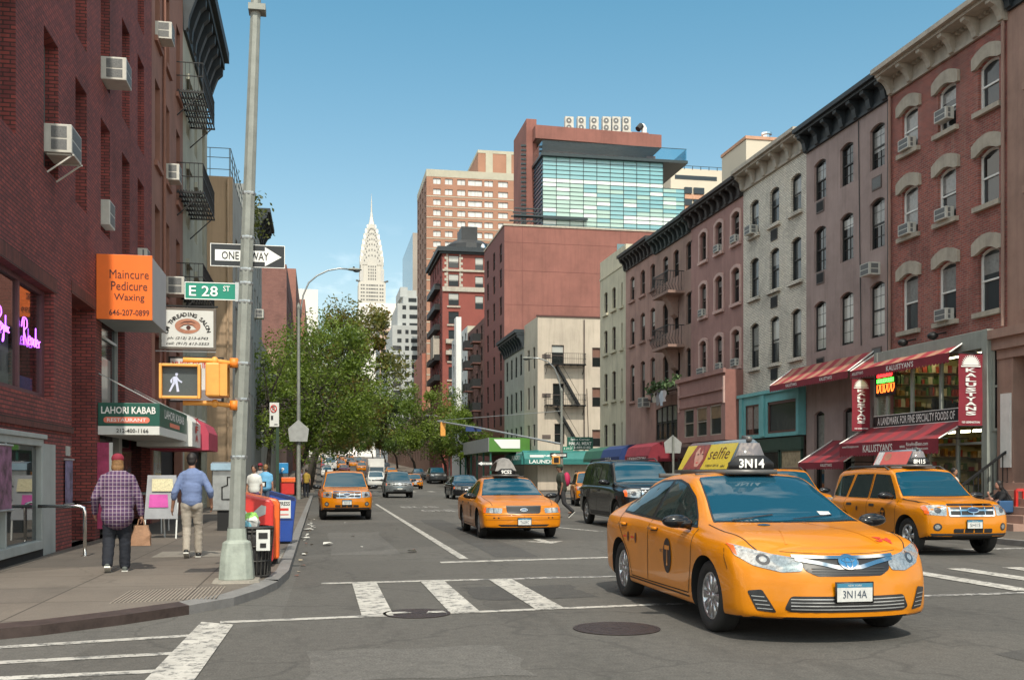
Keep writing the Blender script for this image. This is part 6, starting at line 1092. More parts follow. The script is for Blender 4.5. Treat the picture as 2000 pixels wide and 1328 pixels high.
red_box(-.73, 15.9, m_red, 'red newspaper box nearest the corner pole', 0); red_box(-.66, 16.4, m_orange, 'orange newspaper box close behind the red one', 1)
def pst(m, x, y): m.box(x - .2, x + .16, y - .012, y - .004, .64, 1.0, m_whs); m.text('NYPRESS', (x - .02, y - .015, 0.93), (1, 0, 0), (0, 0, 1), m_bl, .33, .08, bold=.02); m.box(x - .16, x + .12, y - .015, y - .0125, .79, .84, m_redl); m.box(x - .16, x + .12, y - .015, y - .0125, .70, .72, m_redl)
t = thing('newspaper_box', 'deep blue newspaper box with a white poster on its front', 'newspaper box', (-.95, 21.2, .12), 0, 'newspaper boxes'); x0, x1, y0 = -1.0, -.5, 21.1
part(t, 'cabinet', lambda m: m.prism([(x0, y0, .16), (x0, y0, 1.19), (x1, y0, 1.05), (x1 + .02, y0, .98), (x1 - .06, y0, .16)], (0, .5, 0), m_bluep), bevel=.02); part(t, 'door_line', lambda m: m.box(x0 + .02, x1 - .04, y0 - .004, y0 - .001, .60, .615, m_dark)); part(t, 'poster', lambda m: pst(m, -.74, y0)); part(t, 'top_band', lambda m: m.prism([(x0, y0 - .015, 1.13), (x0, y0 - .015, 1.19), (x1, y0 - .015, 1.05), (x1, y0 - .015, .99)], (0, .01, 0), mat('navy_band', (.01, .02, .09), .4))); part(t, 'foot', lambda m: m.box(x0 + .05, x1 - .1, y0 + .05, y0 + .45, .12, .158, m_dark))
t = thing('newspaper_box', 'small orange and red box beside the lamp post', 'newspaper box', (-1.55, 50, .12), 0, 'newspaper boxes'); part(t, 'cabinet', lambda m: (m.box(-1.85, -1.2, 49.6, 50, .55, 1.12, m_red),), bevel=.03); part(t, 'lid', lambda m: m.box(-1.8, -1.15, 49.55, 50, 1.13, 1.36, m_orange), bevel=.02); part(t, 'leg', lambda m: m.box(-1.6, -1.4, 49.7, 49.9, .12, .55, m_steel))
t = thing('phone_booth', 'stainless steel phone kiosk half hidden by the corner pole', 'phone booth', (-2.3, 26.3, .12)); part(t, 'cabinet', lambda m: m.box(-2.62, -1.98, 26.2, 26.5, .62, 1.62, m_steel), bevel=.02); part(t, 'hood', lambda m: m.prism([(-2.64, 26.1, 1.62), (-2.64, 26.1, 1.78), (-2.64, 26.5, 1.82), (-2.64, 26.55, 1.62)], (.68, 0, 0), mat('kiosk_blue', (.25, .38, .48), .3, coat=.5))); part(t, 'lining', lambda m: m.tube([(-2.2, 26.19, .9), (-2.38, 26.19, .9), (-2.38, 26.19, 1.2), (-2.25, 26.19, 1.25), (-2.25, 26.19, 1.45), (-2.1, 26.19, 1.45)], .02, m_dark, 6)); part(t, 'stand', lambda m: m.box(-2.5, -2.1, 26.25, 26.45, .12, .62, m_dark))
t = thing('a_board', 'white folding menu board with pink and yellow notices', 'a board', (-3.4, 23.6, .12)); part(t, 'board', lambda m: m.prism([(-3.75, 23.3, .55), (-3.05, 23.3, .55), (-3.1, 23.45, 1.5), (-3.7, 23.45, 1.5)], (0, .03, 0), mat('board_grey', (.30, .31, .33), .5))); part(t, 'notice', lambda m: (m.prism([(-3.66, 23.32, .8), (-3.25, 23.32, .8), (-3.27, 23.35, 1.08), (-3.64, 23.35, 1.08)], (0, .005, 0), mat('pink_notice', (.55, .08, .35), .5, var=.25)), m.prism([(-3.6, 23.36, 1.15), (-3.15, 23.36, 1.15), (-3.17, 23.4, 1.42), (-3.6, 23.4, 1.42)], (0, .005, 0), mat('cream_notice', (.6, .55, .35), .5, ns=30, var=.3))))
for x in (-3.74, -3.08): part(t, 'leg', lambda m: m.bar((x, 23.25, .12), (x * .995, 23.4, .9), .03, m_whs));
part(t, 'back_leg', lambda m: m.bar((-3.4, 23.85, .12), (-3.4, 23.5, 1.45), .03, m_whs))
def lamp_post(label, x, y, h, arm, am=1, grp='cobra head lamp posts', low=True, z=.12):
	t = thing('street_lamp', label, 'street lamp', (x, y, z), 0, grp)
	part(t, 'post', lambda m: m.lathe([(.13, z), (.12, z + 1), (.075, h)], m_pole, (x, y, 0), 10), smooth=True); part(t, 'top_knob', lambda m: m.lathe([(.09, h), (.10, h + .12), (.03, h + .3), (0, h + .35)], m_pole, (x, y, 0), 8))
	P = [(x + am * u, y - .25 * u / 3.3, h - .15 + v) for u, v in arm]; part(t, 'arm', lambda m: m.tube(P, .045, m_steel, 8), smooth=True)
	e = Vector(P[-1]); part(t, 'lamp_head', lambda m: (m.ell(e + Vector((am * .38, -.03, -.02)), (.42, .16, .085), m_pole, 14, 8), m.ell(e + Vector((am * .5, -.03, -.09)), (.2, .13, .085), m_glassb, 12, 8), m.lathe([(0, .14), (.05, .14), (.05, .06)], m_black, tuple(e + Vector((am * .35, -.03, 0))), 8)), smooth=True); return t
lamp_post('tall grey street lamp on the left kerb, its arm reaching over the road', -1.16, 57.6, 10.6, [(.12, -.3), (.15, .3), (.25, .9), (.55, 1.6), (1.0, 2.0), (1.6, 2.3), (2.2, 2.42), (2.65, 2.4)])
PA = [(.08, -.3), (.1, .4), (.25, 1.1), (.6, 1.75), (1.1, 2.15), (1.8, 2.35), (2.3, 2.36)]
lamp_post('street lamp at the far right corner that also carries a signal mast', 16.55, 69.5, 7.3 - .1, [(u * .9, v * 1.05) for u, v in PA], -1)
lamp_post('smaller street lamp beyond the crossing, over the right hand trees', 16.0, 128, 6.6, PA, -1, z=.5)
t = thing('traffic_signal', 'yellow signal on a long mast arm over the far crossing', 'signal', (16.4, 69.5, 4.5)); part(t, 'mast_arm', lambda m: m.tube([(16.5, 69.4, 3.6), (14.5, 72.5, 4.2), (12.0, 76.5, 4.95), (9.2, 81, 5.7)], .07, m_steel, 8)); part(t, 'stay', lambda m: m.tube([(16.5, 69.4, 5.9), (13.5, 74.5, 5.85), (9.2, 81, 5.75)], .025, m_steel, 5)); part(t, 'housing', lambda m: m.box(9.35, 9.75, 80.5, 80.8, 4.5, 5.6, m_sigy), bevel=.03); part(t, 'side_sign', lambda m: m.box(10.9, 12.1, 77.2, 77.22, 4.75, 5.1, m_bluea))
t = thing('pedestrian_signal', 'small yellow pedestrian signal at the far right corner', 'signal', (16.2, 69.3, 2.5)); part(t, 'housing', lambda m: m.box(15.8, 16.35, 69.1, 69.4, 2.2, 2.75, m_sigy), bevel=.02); part(t, 'screen', lambda m: m.box(15.9, 16.25, 69.08, 69.098, 2.3, 2.65, m_dark))
t = flat_sign('street_name_sign', 'small green street name sign on the far right lamp post', 16.62, 17.35, 69.4, 3.15, 3.42, m_sgrn); part(t, 'lettering', lambda m: m.text('E 29 ST', (17.0, 69.393, 3.285), (1, 0, 0), (0, 0, 1), m_let, .6, .15, bold=.01))
def one_way_left(label, x0, x1, y, z0, z1):
	t = flat_sign('traffic_sign', label, x0, x1, y, z0, z1, m_sblk, grp='small one way signs'); w, h = x1 - x0, z1 - z0
	part(t, 'arrow', lambda m: (m.quad((x0 + w * .25, y - .004, z0 + h * .28), (x1 - w * .06, y - .004, z0 + h * .28), (x1 - w * .06, y - .004, z1 - h * .28), (x0 + w * .25, y - .004, z1 - h * .28), m_let), m.add([(x0 + w * .05, y - .005, z0 + h / 2), (x0 + w * .3, y - .005, z0 + h * .1), (x0 + w * .3, y - .005, z1 - h * .1)], [(0, 1, 2)], m_let))); part(t, 'lettering', lambda m: m.text('ONE WAY', ((x0 + x1) / 2 + w * .1, y - .008, z0 + h / 2), (1, 0, 0), (0, 0, 1), m_bl, w * .5, h * .3, bold=.02))
one_way_left('one way sign pointing left on the far right lamp post', 15.7, 16.9, 69.35, 2.66, 2.98); one_way_left('one way sign pointing left by the green hoarding', 13.15, 14.5, 86.2, 2.2, 2.6)
t = thing('shop_sign', 'dark green halal meat sign raised on a steel post', 'sign', (20.2, 80, 3)); part(t, 'panel', lambda m: m.box(18.3, 20.3, 75.0, 75.12, 3.35, 4.3, m_dgr), bevel=.02); part(t, 'post', lambda m: m.tube([(20.25, 75.1, .12), (20.25, 75.1, 4.3)], .06, m_steel, 8)); part(t, 'lettering', lambda m: (m.text('Spice Corner', (19.3, 74.99, 4.1), (1, 0, 0), (0, 0, 1), m_let, 1.5, .2, bold=.01), m.text('HALAL MEAT', (19.3, 74.99, 3.82), (1, 0, 0), (0, 0, 1), m_let, 1.75, .24, bold=.02), m.text('212-689-5182', (19.3, 74.99, 3.52), (1, 0, 0), (0, 0, 1), m_let, 1.6, .17, bold=.02)))
t = thing('sidewalk_shed', 'bright green construction hoarding over the far right pavement', 'hoarding', (16.4, 100, 0)); m_hoard = mat('hoarding_green', (.07, .20, .03), .5, ns=.8, var=.15)
part(t, 'hoarding', lambda m: m.box(14.8, 18.5, 90.0, 112, 3.5, 4.75, m_hoard)); part(t, 'white_panel', lambda m: m.add([(15.2, 89.97, 4.6), (17.6, 89.97, 4.6), (17.6, 89.97, 3.8), (15.9, 89.97, 3.8)], [(0, 1, 2, 3)], m_let)); part(t, 'grey_end', lambda m: m.box(14.75, 14.79, 90, 112, 3.5, 4.75, m_sback))
for i in range(6): part(t, 'post', lambda m: m.box(14.9, 15.05, 90.2 + i * 4, 90.35 + i * 4, .12, 3.5, m_dgr))
def sign_back(label, x, y, w, z0, z1, post=True):
	t = thing('traffic_sign', label, 'sign', (x, y, .12), 0, 'pentagon school signs seen from behind'); h = z1 - z0; part(t, 'plate', lambda m: m.prism([(x - w * .42, y, z0), (x + w * .42, y, z0), (x + w / 2, y, z0 + h * .58), (x, y, z1), (x - w / 2, y, z0 + h * .58)], (0, .012, 0), m_sback))
	if post: part(t, 'post', lambda m: m.tube([(x, y - .04, .12), (x, y - .04, z1 - .05)], .05, m_pole, 8))
	return t
sign_back('grey pentagon sign back clamped to the tall left street lamp', -1.16, 57.35, 1.12, 3.3, 4.5, False); sign_back('grey pentagon sign back on a post over the roof of the black vehicle', 14.95, 42.1, .80, 2.42, 3.2)
t = thing('parking_sign', 'white no parking sign on a dark green post', 'sign', (-1.9, 48, .12)); part(t, 'post', lambda m: m.box(-1.98, -1.84, 47.98, 48.06, .12, 4.72, mat('post_green', (.02, .045, .025), .6))); part(t, 'plate', lambda m: m.box(-2.26, -1.84, 47.94, 47.955, 3.68, 4.78, m_whs)); part(t, 'symbol', lambda m: (m.tube([(-2.08 + .13 * math.cos(i * math.pi / 10), 47.925, 4.5 + .16 * math.sin(i * math.pi / 10)) for i in range(21)], .022, m_redl, 6), m.bar((-2.17, 47.92, 4.6), (-1.99, 47.92, 4.4), .035, m_redl), m.text('P', (-2.08, 47.935, 4.5), (1, 0, 0), (0, 0, 1), m_bl, .1, .2, bold=.03), m.box(-2.2, -2.1, 47.93, 47.938, 3.98, 4.18, m_bl), m.box(-2.05, -1.9, 47.93, 47.938, 3.76, 3.8, m_bl)))
t = thing('parking_meter', 'blue topped parking meter with a white letter P on the left pavement', 'parking meter', (-1.75, 50.5, .12)); part(t, 'cabinet', lambda m: m.box(-2.0, -1.5, 50.4, 50.7, .12, 1.55, mat('meter_grey', (.06, .075, .085), .5)), bevel=.02); part(t, 'top', lambda m: m.box(-2.0, -1.5, 50.38, 50.72, 1.551, 2.05, mat('meter_blue', (.02, .22, .48), .4)), bevel=.02); part(t, 'lettering', lambda m: m.text('P', (-1.75, 50.37, 1.72), (1, 0, 0), (0, 0, 1), m_let, .12, .2, bold=.03))
t = thing('barrier', 'red plastic crowd barrier standing at the right kerb', 'barrier', (17.5, 23.6, .12)); part(t, 'frame', lambda m: (m.bar((17.45, 23.3, 1.12), (19.5, 22.2, 1.12), .07, m_red), m.bar((17.45, 23.3, .35), (19.5, 22.2, .35), .07, m_red), m.bar((17.45, 23.3, .12), (17.45, 23.3, 1.12), .07, m_red), m.bar((19.5, 22.2, .12), (19.5, 22.2, 1.12), .07, m_red))); part(t, 'slat', lambda m: [m.bar((17.45 + 2.05 * i / 14, 23.3 - 1.1 * i / 14, .35), (17.45 + 2.05 * i / 14, 23.3 - 1.1 * i / 14, 1.12), .05, m_red) for i in range(1, 14)])
r = random.Random(21); ml = [mat('litter_%d' % i, c, .7, var=.2) for i, c in enumerate(((.55, .54, .5), (.3, .25, .18), (.12, .06, .045), (.2, .16, .1)))]
for i in range(46):
	y = r.uniform(15, 36) if i > 8 else r.uniform(18, 30); x = -.36 + abs(r.gauss(0, .10)) + (r.uniform(.3, 2.5) if r.random() < .12 else 0); w = r.uniform(.02, .07) if i > 6 else r.uniform(.09, .15); mm = ml[0] if i < 14 else ml[i % 4]; z = .006 + zg(y)
	m = MB(); m.add([(x + w * math.cos(a) * r.uniform(.6, 1), y + w * 1.3 * math.sin(a) * r.uniform(.6, 1), z + r.uniform(.0, .5) * w) for a in (0, 1.2, 2.5, 3.8, 5.1)], [(0, 1, 2), (0, 2, 3), (0, 3, 4)], mm)
	m.single('litter', 'scrap of litter lying in the gutter by the left kerb', 'litter', (x, y, z), 'litter in the gutter')
# -- people
def skin_mat(name, c): return mat(name, c, .55, var=.08, ns=20)
def plaid():
	if 'plaid_shirt' in MATS: return MATS['plaid_shirt']
	m, nt, b = _new('plaid_shirt'); p = N(nt, 'ShaderNodeTexCoord').outputs['Object']; s = N(nt, 'ShaderNodeSeparateXYZ'); nt.links.new(p, s.inputs[0]); fs = []
	for ax, per, lo in ((0, .055, .3), (2, .055, .3)):
		d = N(nt, 'ShaderNodeMath', operation='MULTIPLY'); d.inputs[1].default_value = 1 / per; nt.links.new(s.outputs[ax], d.inputs[0]); f = N(nt, 'ShaderNodeMath', operation='FRACT'); nt.links.new(d.outputs[0], f.inputs[0]); fs.append(f.outputs[0])
	c = mix(nt, ramp(nt, fs[0], [(0, 0, 0), (.7,) * 3, (0, 0, 0)], [.2, .5, .8]), (.10, .03, .075), (.035, .025, .075)); c = mix(nt, ramp(nt, fs[1], [(0, 0, 0), (.6,) * 3, (0, 0, 0)], [.2, .5, .8]), c, (.05, .035, .10))
	for f in fs: c = mix(nt, ramp(nt, f, [(0, 0, 0), (0, 0, 0), (.7,) * 3], [0, .80, .86]), c, (.34, .30, .34))
	nt.links.new(c, b.inputs['Base Color']); b.inputs['Roughness'].default_value = .85; return m
def blob(name, caps, mm, parent, vox=.014, ells=(), smooth=6, wr=0.):
	"""one continuous skin round tapered limbs: caps = (p, q, r0, r1), ells = (centre, radii)"""
	m = MB()
	for p, q, r0, r1 in caps:
		p, q = Vector(p), Vector(q); n = max(2, int((q - p).length / (min(r0, r1) * .45)) + 1)
		m.tube([p.lerp(q, i / n) for i in range(n + 1)], [r0 + (r1 - r0) * i / n for i in range(n + 1)], mm, 12); m.ell(p, (r0,) * 3, mm, 12, 8); m.ell(q, (r1,) * 3, mm, 12, 8)
	for c, r in ells: m.ell(c, r, mm, 18, 12)
	o = m.build(name, parent, local=True); o.data.materials.clear()
	md = o.modifiers.new('r', 'REMESH'); md.mode = 'VOXEL'; md.voxel_size = vox; md.use_smooth_shade = True
	s = o.modifiers.new('s', 'SMOOTH'); s.iterations = smooth; s.factor = .5
	dg = bpy.context.evaluated_depsgraph_get(); me = bpy.data.meshes.new_from_object(o.evaluated_get(dg)); o.modifiers.clear(); o.data = me; me.name = name; me.materials.append(mm)
	if wr:
		from mathutils import noise as mn
		for v in me.vertices:
			k = mn.noise(Vector((v.co.x * 9, v.co.y * 9, v.co.z * 22))) + .6 * mn.noise(v.co * 38); v.co += v.normal * k * wr
	me.polygons.foreach_set('use_smooth', [True] * len(me.polygons)); me.update(); return o
def person(label, loc, face, pose, c, h=1.74, group=None, lod=0):
	"""pose: hips, knees, feet, elbows, hands offsets in metres for a 1.74 m figure; x = right, y = forward"""
	t = thing('person', label, 'person', loc, face, group); t.scale = (h / 1.74,) * 3; sk = c['skin']; P = {}
	hip = Vector((0, 0, .92)) + Vector(pose.get('hip', (0, 0, 0))); lean = Vector(pose.get('lean', (0, .02, 0)))
	ch = hip + Vector((0, 0, .36)) + lean * .7; nk = hip + Vector((0, 0, .54)) + lean; hd = nk + Vector((0, .02, .17)) + Vector(pose.get('head', (0, 0, 0)))
	vox = .013 if lod == 0 else .024; k = c.get('fat', 1.); J = {}
	for s, n in ((1, 'r'), (-1, 'l')):
		J['hip' + n] = hip + Vector((s * .09, 0, -.03)); J['kn' + n] = Vector((s * .10, 0, .49)) + Vector(pose.get('kn' + n, (0, 0, 0))); J['an' + n] = Vector((s * .10, -.02, .085)) + Vector(pose.get('an' + n, (0, 0, 0)))
		J['sh' + n] = nk + Vector((s * .168 * k ** .4, -.01, -.095)); J['el' + n] = J['sh' + n] + Vector((s * .06, -.03, -.28)) + Vector(pose.get('el' + n, (0, 0, 0))); J['ha' + n] = J['el' + n] + Vector((s * .01, .06, -.25)) + Vector(pose.get('ha' + n, (0, 0, 0)))
	caps = [(nk - Vector((0, .01, .06)), hd - Vector((0, .015, .05)), .06, .055)]; ells = [(hd + Vector((0, 0, .015)), (.074, .092, .112)), (hd + Vector((0, .035, -.055)), (.055, .06, .055)), (ch, (.155 * k, .11 * k, .2)), (hip + Vector((0, 0, .02)), (.155 * k, .115 * k, .13)), (hip + Vector((0, .0, .2)), (.14 * k, .105 * k, .16)),
		(hd + Vector((0, .098, -.005)), (.014, .022, .028)), (hd + Vector((.076, -.01, .0)), (.012, .022, .034)), (hd + Vector((-.076, -.01, .0)), (.012, .022, .034))]
	for n in 'rl':
		s = 1 if n == 'r' else -1; a, b, d = J['sh' + n], J['el' + n], J['ha' + n]
		caps += [(a, b, .056, .042), (b, d, .042, .028), (J['hip' + n], J['kn' + n], .085, .058), (J['kn' + n], J['an' + n], .056, .038), (J['an' + n] + Vector((0, -.03, -.04)), J['an' + n] + Vector((0, .14, -.055)), .036, .028)]
		f = (d - b).normalized(); ells.append((d + f * .045, (.026, .04, .05)))
		if lod == 0:
			sd = Vector((0, 1, 0)) - f * f.y; sd.normalize(); pn = Vector((-s, 0, 0))
			for i, (o, l) in enumerate(((.027, .068), (.009, .076), (-.009, .072), (-.026, .058))): q = d + f * .085 + sd * o; caps += [(q, q + f * l * .55 + pn * .008, .010, .009), (q + f * l * .55 + pn * .008, q + f * l * .85 + pn * .03, .009, .008)]
			caps.append((d + f * .03 + sd * .03, d + f * .075 + sd * .055 + pn * .02, .012, .009))
	body = blob('body', caps, sk, t, vox, ells, 4)
	for n in 'rl': e = hd + Vector(((1 if n == 'r' else -1) * .03, .088, .02)); part(body, 'eye', lambda m: m.ell(e, (.011, .007, .007), m_dark, 8, 6), local=True)
	part(body, 'mouth', lambda m: m.ell(hd + Vector((0, .092, -.06)), (.022, .008, .005), m_skin0, 8, 6), local=True)
	if c.get('shirt'):
		tc = [(J['sh' + n], J['el' + n] if not c.get('short') else J['sh' + n].lerp(J['el' + n], .62), .066 * k ** .4, .060) for n in 'rl']
		if not c.get('short'): tc += [(J['el' + n], J['el' + n].lerp(J['ha' + n], c.get('cuff', .92)), .060, .048) for n in 'rl']
		te = [(ch, (.188 * k, .138 * k, .23)), (hip + Vector((0, 0, .2)), (.184 * k, .142 * k, .23)), (hip + Vector((0, 0, .08)), (.184 * k, .145 * k, .2)), (hip + Vector((0, -.01, .03 - c.get('tail', 0))), (.18 * k, (.146 + .2 * c.get('tail', 0)) * k, .15 + .6 * c.get('tail', 0))), (nk + Vector((0, -.01, -.035)), (.10, .078, .045))]
		tc += [(J['shr'] + Vector((-.04, 0, .015)), J['shl'] + Vector((.04, 0, .015)), .075, .075)]; blob('shirt', tc, c['shirt'], t, vox, te, 5, .005 if lod == 0 else 0)
	k2 = k ** .6; ec = [(hip + Vector((0, -.005, 0)), (.165 * k2, .135 * k2, .125))] + [(hip + Vector((s * .07, -.04, -.05)), (.086, .082, .10)) for s in (1, -1)]
	w = c.get('leg', 1.); lc = []
	for n in 'rl': lc += [(J['hip' + n] - Vector((0, 0, .02)), J['kn' + n], .098 * w, .074 * w), (J['kn' + n], J['an' + n] + Vector((0, 0, .0)), .072 * w, .062 * w)]
	blob('trousers', lc, c['legs'], t, vox, ec, 5, .006 if lod == 0 else 0)
	if c.get('belt'): part(t, 'belt', lambda m: m.lathe([(.001, -.02), (1, -.02), (1.02, 0), (1, .02), (.001, .02)], c['belt'], (0, 0, 0), 24), local=True).data.transform(Matrix.Translation(hip + Vector((0, -.005, .085))) @ Matrix.Diagonal((.163 * k, .134 * k, 1, 1)))
	for n in 'rl':
		a = J['an' + n]; tl = Vector((0, 1, 0)); up = pose.get('toe' + n)
		if up: tl = Vector(up).normalized()
		sh = blob('shoe', [(a + tl * -.05 + Vector((0, 0, -.045)), a + tl * .15 + Vector((0, 0, -.055)), .044, .038), (a, a - Vector((0, 0, .045)), .05, .046)], c['shoe'], t, vox, (), 3)
		if c.get('sole'): part(sh, 'sole', lambda m: m.bar(a + tl * -.10 + Vector((0, 0, -.083)), a + tl * .19 + Vector((0, 0, -.087)), .085, c['sole'], .022), local=True)
	if c.get('hair'):
		he = [(hd + Vector((0, -.014, .03)), (.085, .096, .105)), (hd + Vector((0, -.05, -.02)), (.072, .06, .075))];
		if c.get('long'): he += [(hd + Vector((0, -.055, -.075)), (.085, .055, .085)), (hd + Vector((.055, -.03, -.06)), (.035, .05, .08)), (hd + Vector((-.055, -.03, -.06)), (.035, .05, .08))]
		blob('hair', [], c['hair'], t, .011, he, 2, .004)
	if c.get('cap'):
		blob('cap', [], c['cap'], t, .012, [(hd + Vector((0, -.01, .058)), (.092, .105, .082))], 2); part(t, 'cap_brim', lambda m: m.ell(hd + Vector((0, c.get('brim', .11), .05)), (.075, .085, .012), c['cap'], 14, 6), local=True)
	return t, J, hd, nk, ch, hip
sk1 = skin_mat('fair_skin', (.40, .20, .14)); sk2 = skin_mat('tan_skin', (.33, .17, .11)); sk3 = skin_mat('brown_skin', (.20, .10, .065))
m_jean = mat('dark_denim', (.009, .011, .018), .85, ns=9, var=.3); m_khaki = mat('khaki_cotton', (.34, .30, .25), .85, ns=7, var=.12); m_bshirt = mat('blue_cotton', (.14, .19, .34), .85, ns=8, var=.12); m_shoeb = mat('black_leather', (.012, .012, .012), .4); m_shoew = mat('grey_trainer', (.10, .11, .10), .7, ns=20, var=.3); m_sole = mat('white_sole', (.62, .61, .56), .6); m_hairb = mat('dark_hair', (.014, .010, .009), .6, ns=40, var=.4); m_hairg = mat('blond_hair', (.22, .115, .045), .6, ns=40, var=.4); m_capr = mat('maroon_cap', (.20, .012, .03), .8, ns=12, var=.2)
pz = rad(-8)
t, J, hd, nk, ch, hip = person('person in a purple plaid shirt and maroon cap carrying a brown paper bag', (-2.88, 15.62, .12), rad(8), dict(lean=(0, .02, 0), knr=(0, .05, 0), anr=(.0, .05, 0), knl=(-.02, .03, 0), anl=(-.03, -.17, .05), toel=(0, 1, -.45), elr=(.05, .03, 0), har=(.02, .0, .0), ell=(-.06, -.03, .01), hal=(.0, .09, .02), head=(0, .015, -.02)), dict(skin=sk1, shirt=plaid(), legs=m_jean, shoe=m_shoew, sole=m_sole, hair=m_hairg, long=True, cap=m_capr, fat=1.30, leg=1.25, tail=.12, cuff=.95), 1.70)
bg_ = ROOT[t.name] @ Matrix.Scale(1.70 / 1.74, 4) @ (J['har'] + Vector((0, .02, -.10)))
t = thing('paper_bag', 'crumpled brown paper carrier bag hanging from the right hand of the plaid shirt walker', 'bag', (bg_.x, bg_.y, bg_.z - .36)); m = MB(); rr = random.Random(3); m_kraft = mat('kraft_paper', (.30, .165, .095), .8, ns=8, var=.22, bump=.4)
rows = [[(bg_.x + sx * w + .006 * rr.gauss(0, 1), bg_.y + sy * d + .006 * rr.gauss(0, 1), bg_.z - .36 + z) for sx, sy in ((-1, -1), (-.4, -1.1), (.3, -1.05), (1, -1), (1.05, 0), (1, 1), (.3, 1), (-.4, 1.1), (-1, 1), (-1.05, 0))] for z, w, d in ((0, .12, .07), (.005, .135, .08), (.08, .135, .08), (.16, .128, .07), (.24, .105, .055), (.30, .09, .045))]
m.grid(rows, m_kraft, closed=True); m.add(rows[0], [tuple(range(10))], m_kraft); m.build('bag', t); part(t, 'handle', lambda m: [m.tube([(bg_.x - .05, bg_.y + q, bg_.z - .07), (bg_.x - .03, bg_.y + q * .5, bg_.z + .03), (bg_.x + .03, bg_.y + q * .5, bg_.z + .03), (bg_.x + .05, bg_.y + q, bg_.z - .07)], .006, m_kraft, 5) for q in (-.04, .04)])
person('person in a pale blue shirt and khaki trousers with rolled sleeves walking away', (-2.13, 18.0, .12), rad(2), dict(lean=(.01, .04, 0), knr=(.0, .10, .02), anr=(0, .14, .0), knl=(.02, .0, 0), anl=(.03, -.16, .05), toel=(0, 1, -.5), elr=(.07, -.04, .02), har=(.0, .06, .03), ell=(-.06, -.02, 0), hal=(-.03, .02, 0), head=(-.015, .01, 0)), dict(skin=sk2, shirt=m_bshirt, legs=m_khaki, shoe=m_shoeb, sole=m_sole, hair=m_hairb, belt=m_shoeb, fat=.93, cuff=.35, leg=1.0), 1.75)
m_gtee = mat('grey_tee', (.30, .31, .32), .85, var=.12); m_ltee = mat('sky_blue_tee', (.13, .36, .58), .85, ns=6, var=.12); m_jb = mat('blue_denim', (.05, .08, .13), .85, ns=8, var=.2); m_olive = mat('olive_cloth', (.035, .042, .03), .85, ns=8, var=.25)
w_ = dict(knr=(0, .08, .01), anr=(0, .1, 0), anl=(0, -.12, .03));
t, J, hd, nk, ch, hip = person('person with sunglasses, beard, grey printed tee and backpack straps walking towards the camera', (-2.15, 38.6, .12), rad(176), w_, dict(skin=sk1, shirt=m_gtee, legs=m_jb, shoe=m_shoew, hair=mat('brown_hair', (.08, .04, .02), .6), short=True, cap=m_capr, brim=.06), 1.78, lod=1)
part(t, 'sunglasses', lambda m: [m.ell(hd + Vector((s * .032, .094, .022)), (.027, .012, .02), m_dark, 8, 6) for s in (1, -1)], local=True); part(t, 'tee_print', lambda m: m.add([(.10 * math.cos(i * .5), .150, 1.22 + .10 * math.sin(i * .5)) for i in range(13)], [tuple(range(13))], mat('yellow_print', (.55, .32, .06), .8)), local=True); part(t, 'strap', lambda m: [m.bar((s * .12, .15, 1.10), (s * .10, .06, 1.45), .04, m_dark) for s in (1, -1)], local=True)
t, J, hd, nk, ch, hip = person('person in a sky blue tee seen from behind next to the blue newspaper box', (-1.85, 36.2, .12), rad(-12), dict(anl=(0, .06, 0), lean=(0, .05, 0)), dict(skin=sk1, shirt=m_ltee, legs=m_jb, shoe=m_shoew, hair=m_hairg, short=True, fat=1.25), 1.72, lod=1)
part(t, 'back_print', lambda m: (m.box(-.10, .08, -.20, -.19, .98, 1.16, m_bl), m.box(-.05, .03, -.205, -.2005, 1.0, 1.12, m_let)), local=True)
person('person in white shirt mostly hidden behind the corner pole', (-1.93, 31.5, .12), rad(165), w_, dict(skin=sk2, shirt=m_whs, legs=mat('purple_cloth', (.09, .05, .11), .85), shoe=m_shoeb, hair=m_hairb, short=True), 1.66, lod=1)
t, J, hd, nk, ch, hip = person('pedestrian in olive clothes and cap crossing with a red backpack', (8.25, 34.6, 0), rad(85), dict(lean=(0, .06, 0), knr=(0, .18, .02), anr=(0, .26, .0), knl=(0, -.06, 0), anl=(0, -.32, .14), toel=(0, 1, -.9)), dict(skin=sk3, shirt=m_olive, legs=mat('charcoal_cloth', (.03, .03, .033), .85), shoe=m_shoeb, sole=m_sole, hair=m_hairb, cap=mat('green_cap', (.02, .045, .025), .8), short=True, fat=1.1), 1.84, lod=1)
part(t, 'backpack', lambda m: m.ell(ch + Vector((0, -.2, -.02)), (.14, .12, .24), mat('crimson_pack', (.40, .015, .07), .7, ns=6, var=.2), 14, 10), local=True, smooth=True)
sit = dict(hip=(0, 0, -.38), lean=(0, .14, -.03), knr=(0, .40, .02), anr=(0, .36, 0), knl=(.04, .40, .03), anl=(.02, .40, 0), elr=(-.04, .24, .10), har=(-.06, .02, .42), ell=(.05, .24, .06), hal=(.1, .05, .22), head=(0, .05, -.02))
t, J, *_q = person('person in black with hand to face sitting on the brownstone steps', (17.25, 23.4, .10), rad(80), sit, dict(skin=sk1, shirt=mat('black_cloth', (.012, .012, .014), .85), legs=m_jb, shoe=m_shoeb, hair=m_hairb, long=True, short=True), 1.66, lod=1)
t = thing('handbag', 'blue shoulder bag beside the person on the steps', 'bag', (17.05, 23.2, .6)); part(t, 'bag', lambda m: m.box(16.85, 17.25, 23.12, 23.24, .55, .85, mat('blue_leather', (.03, .09, .2), .5)), bevel=.03); part(t, 'strap', lambda m: m.tube([(16.88, 23.18, .85), (17.0, 23.2, 1.2), (17.2, 23.18, .85)], .012, m_dark, 5))
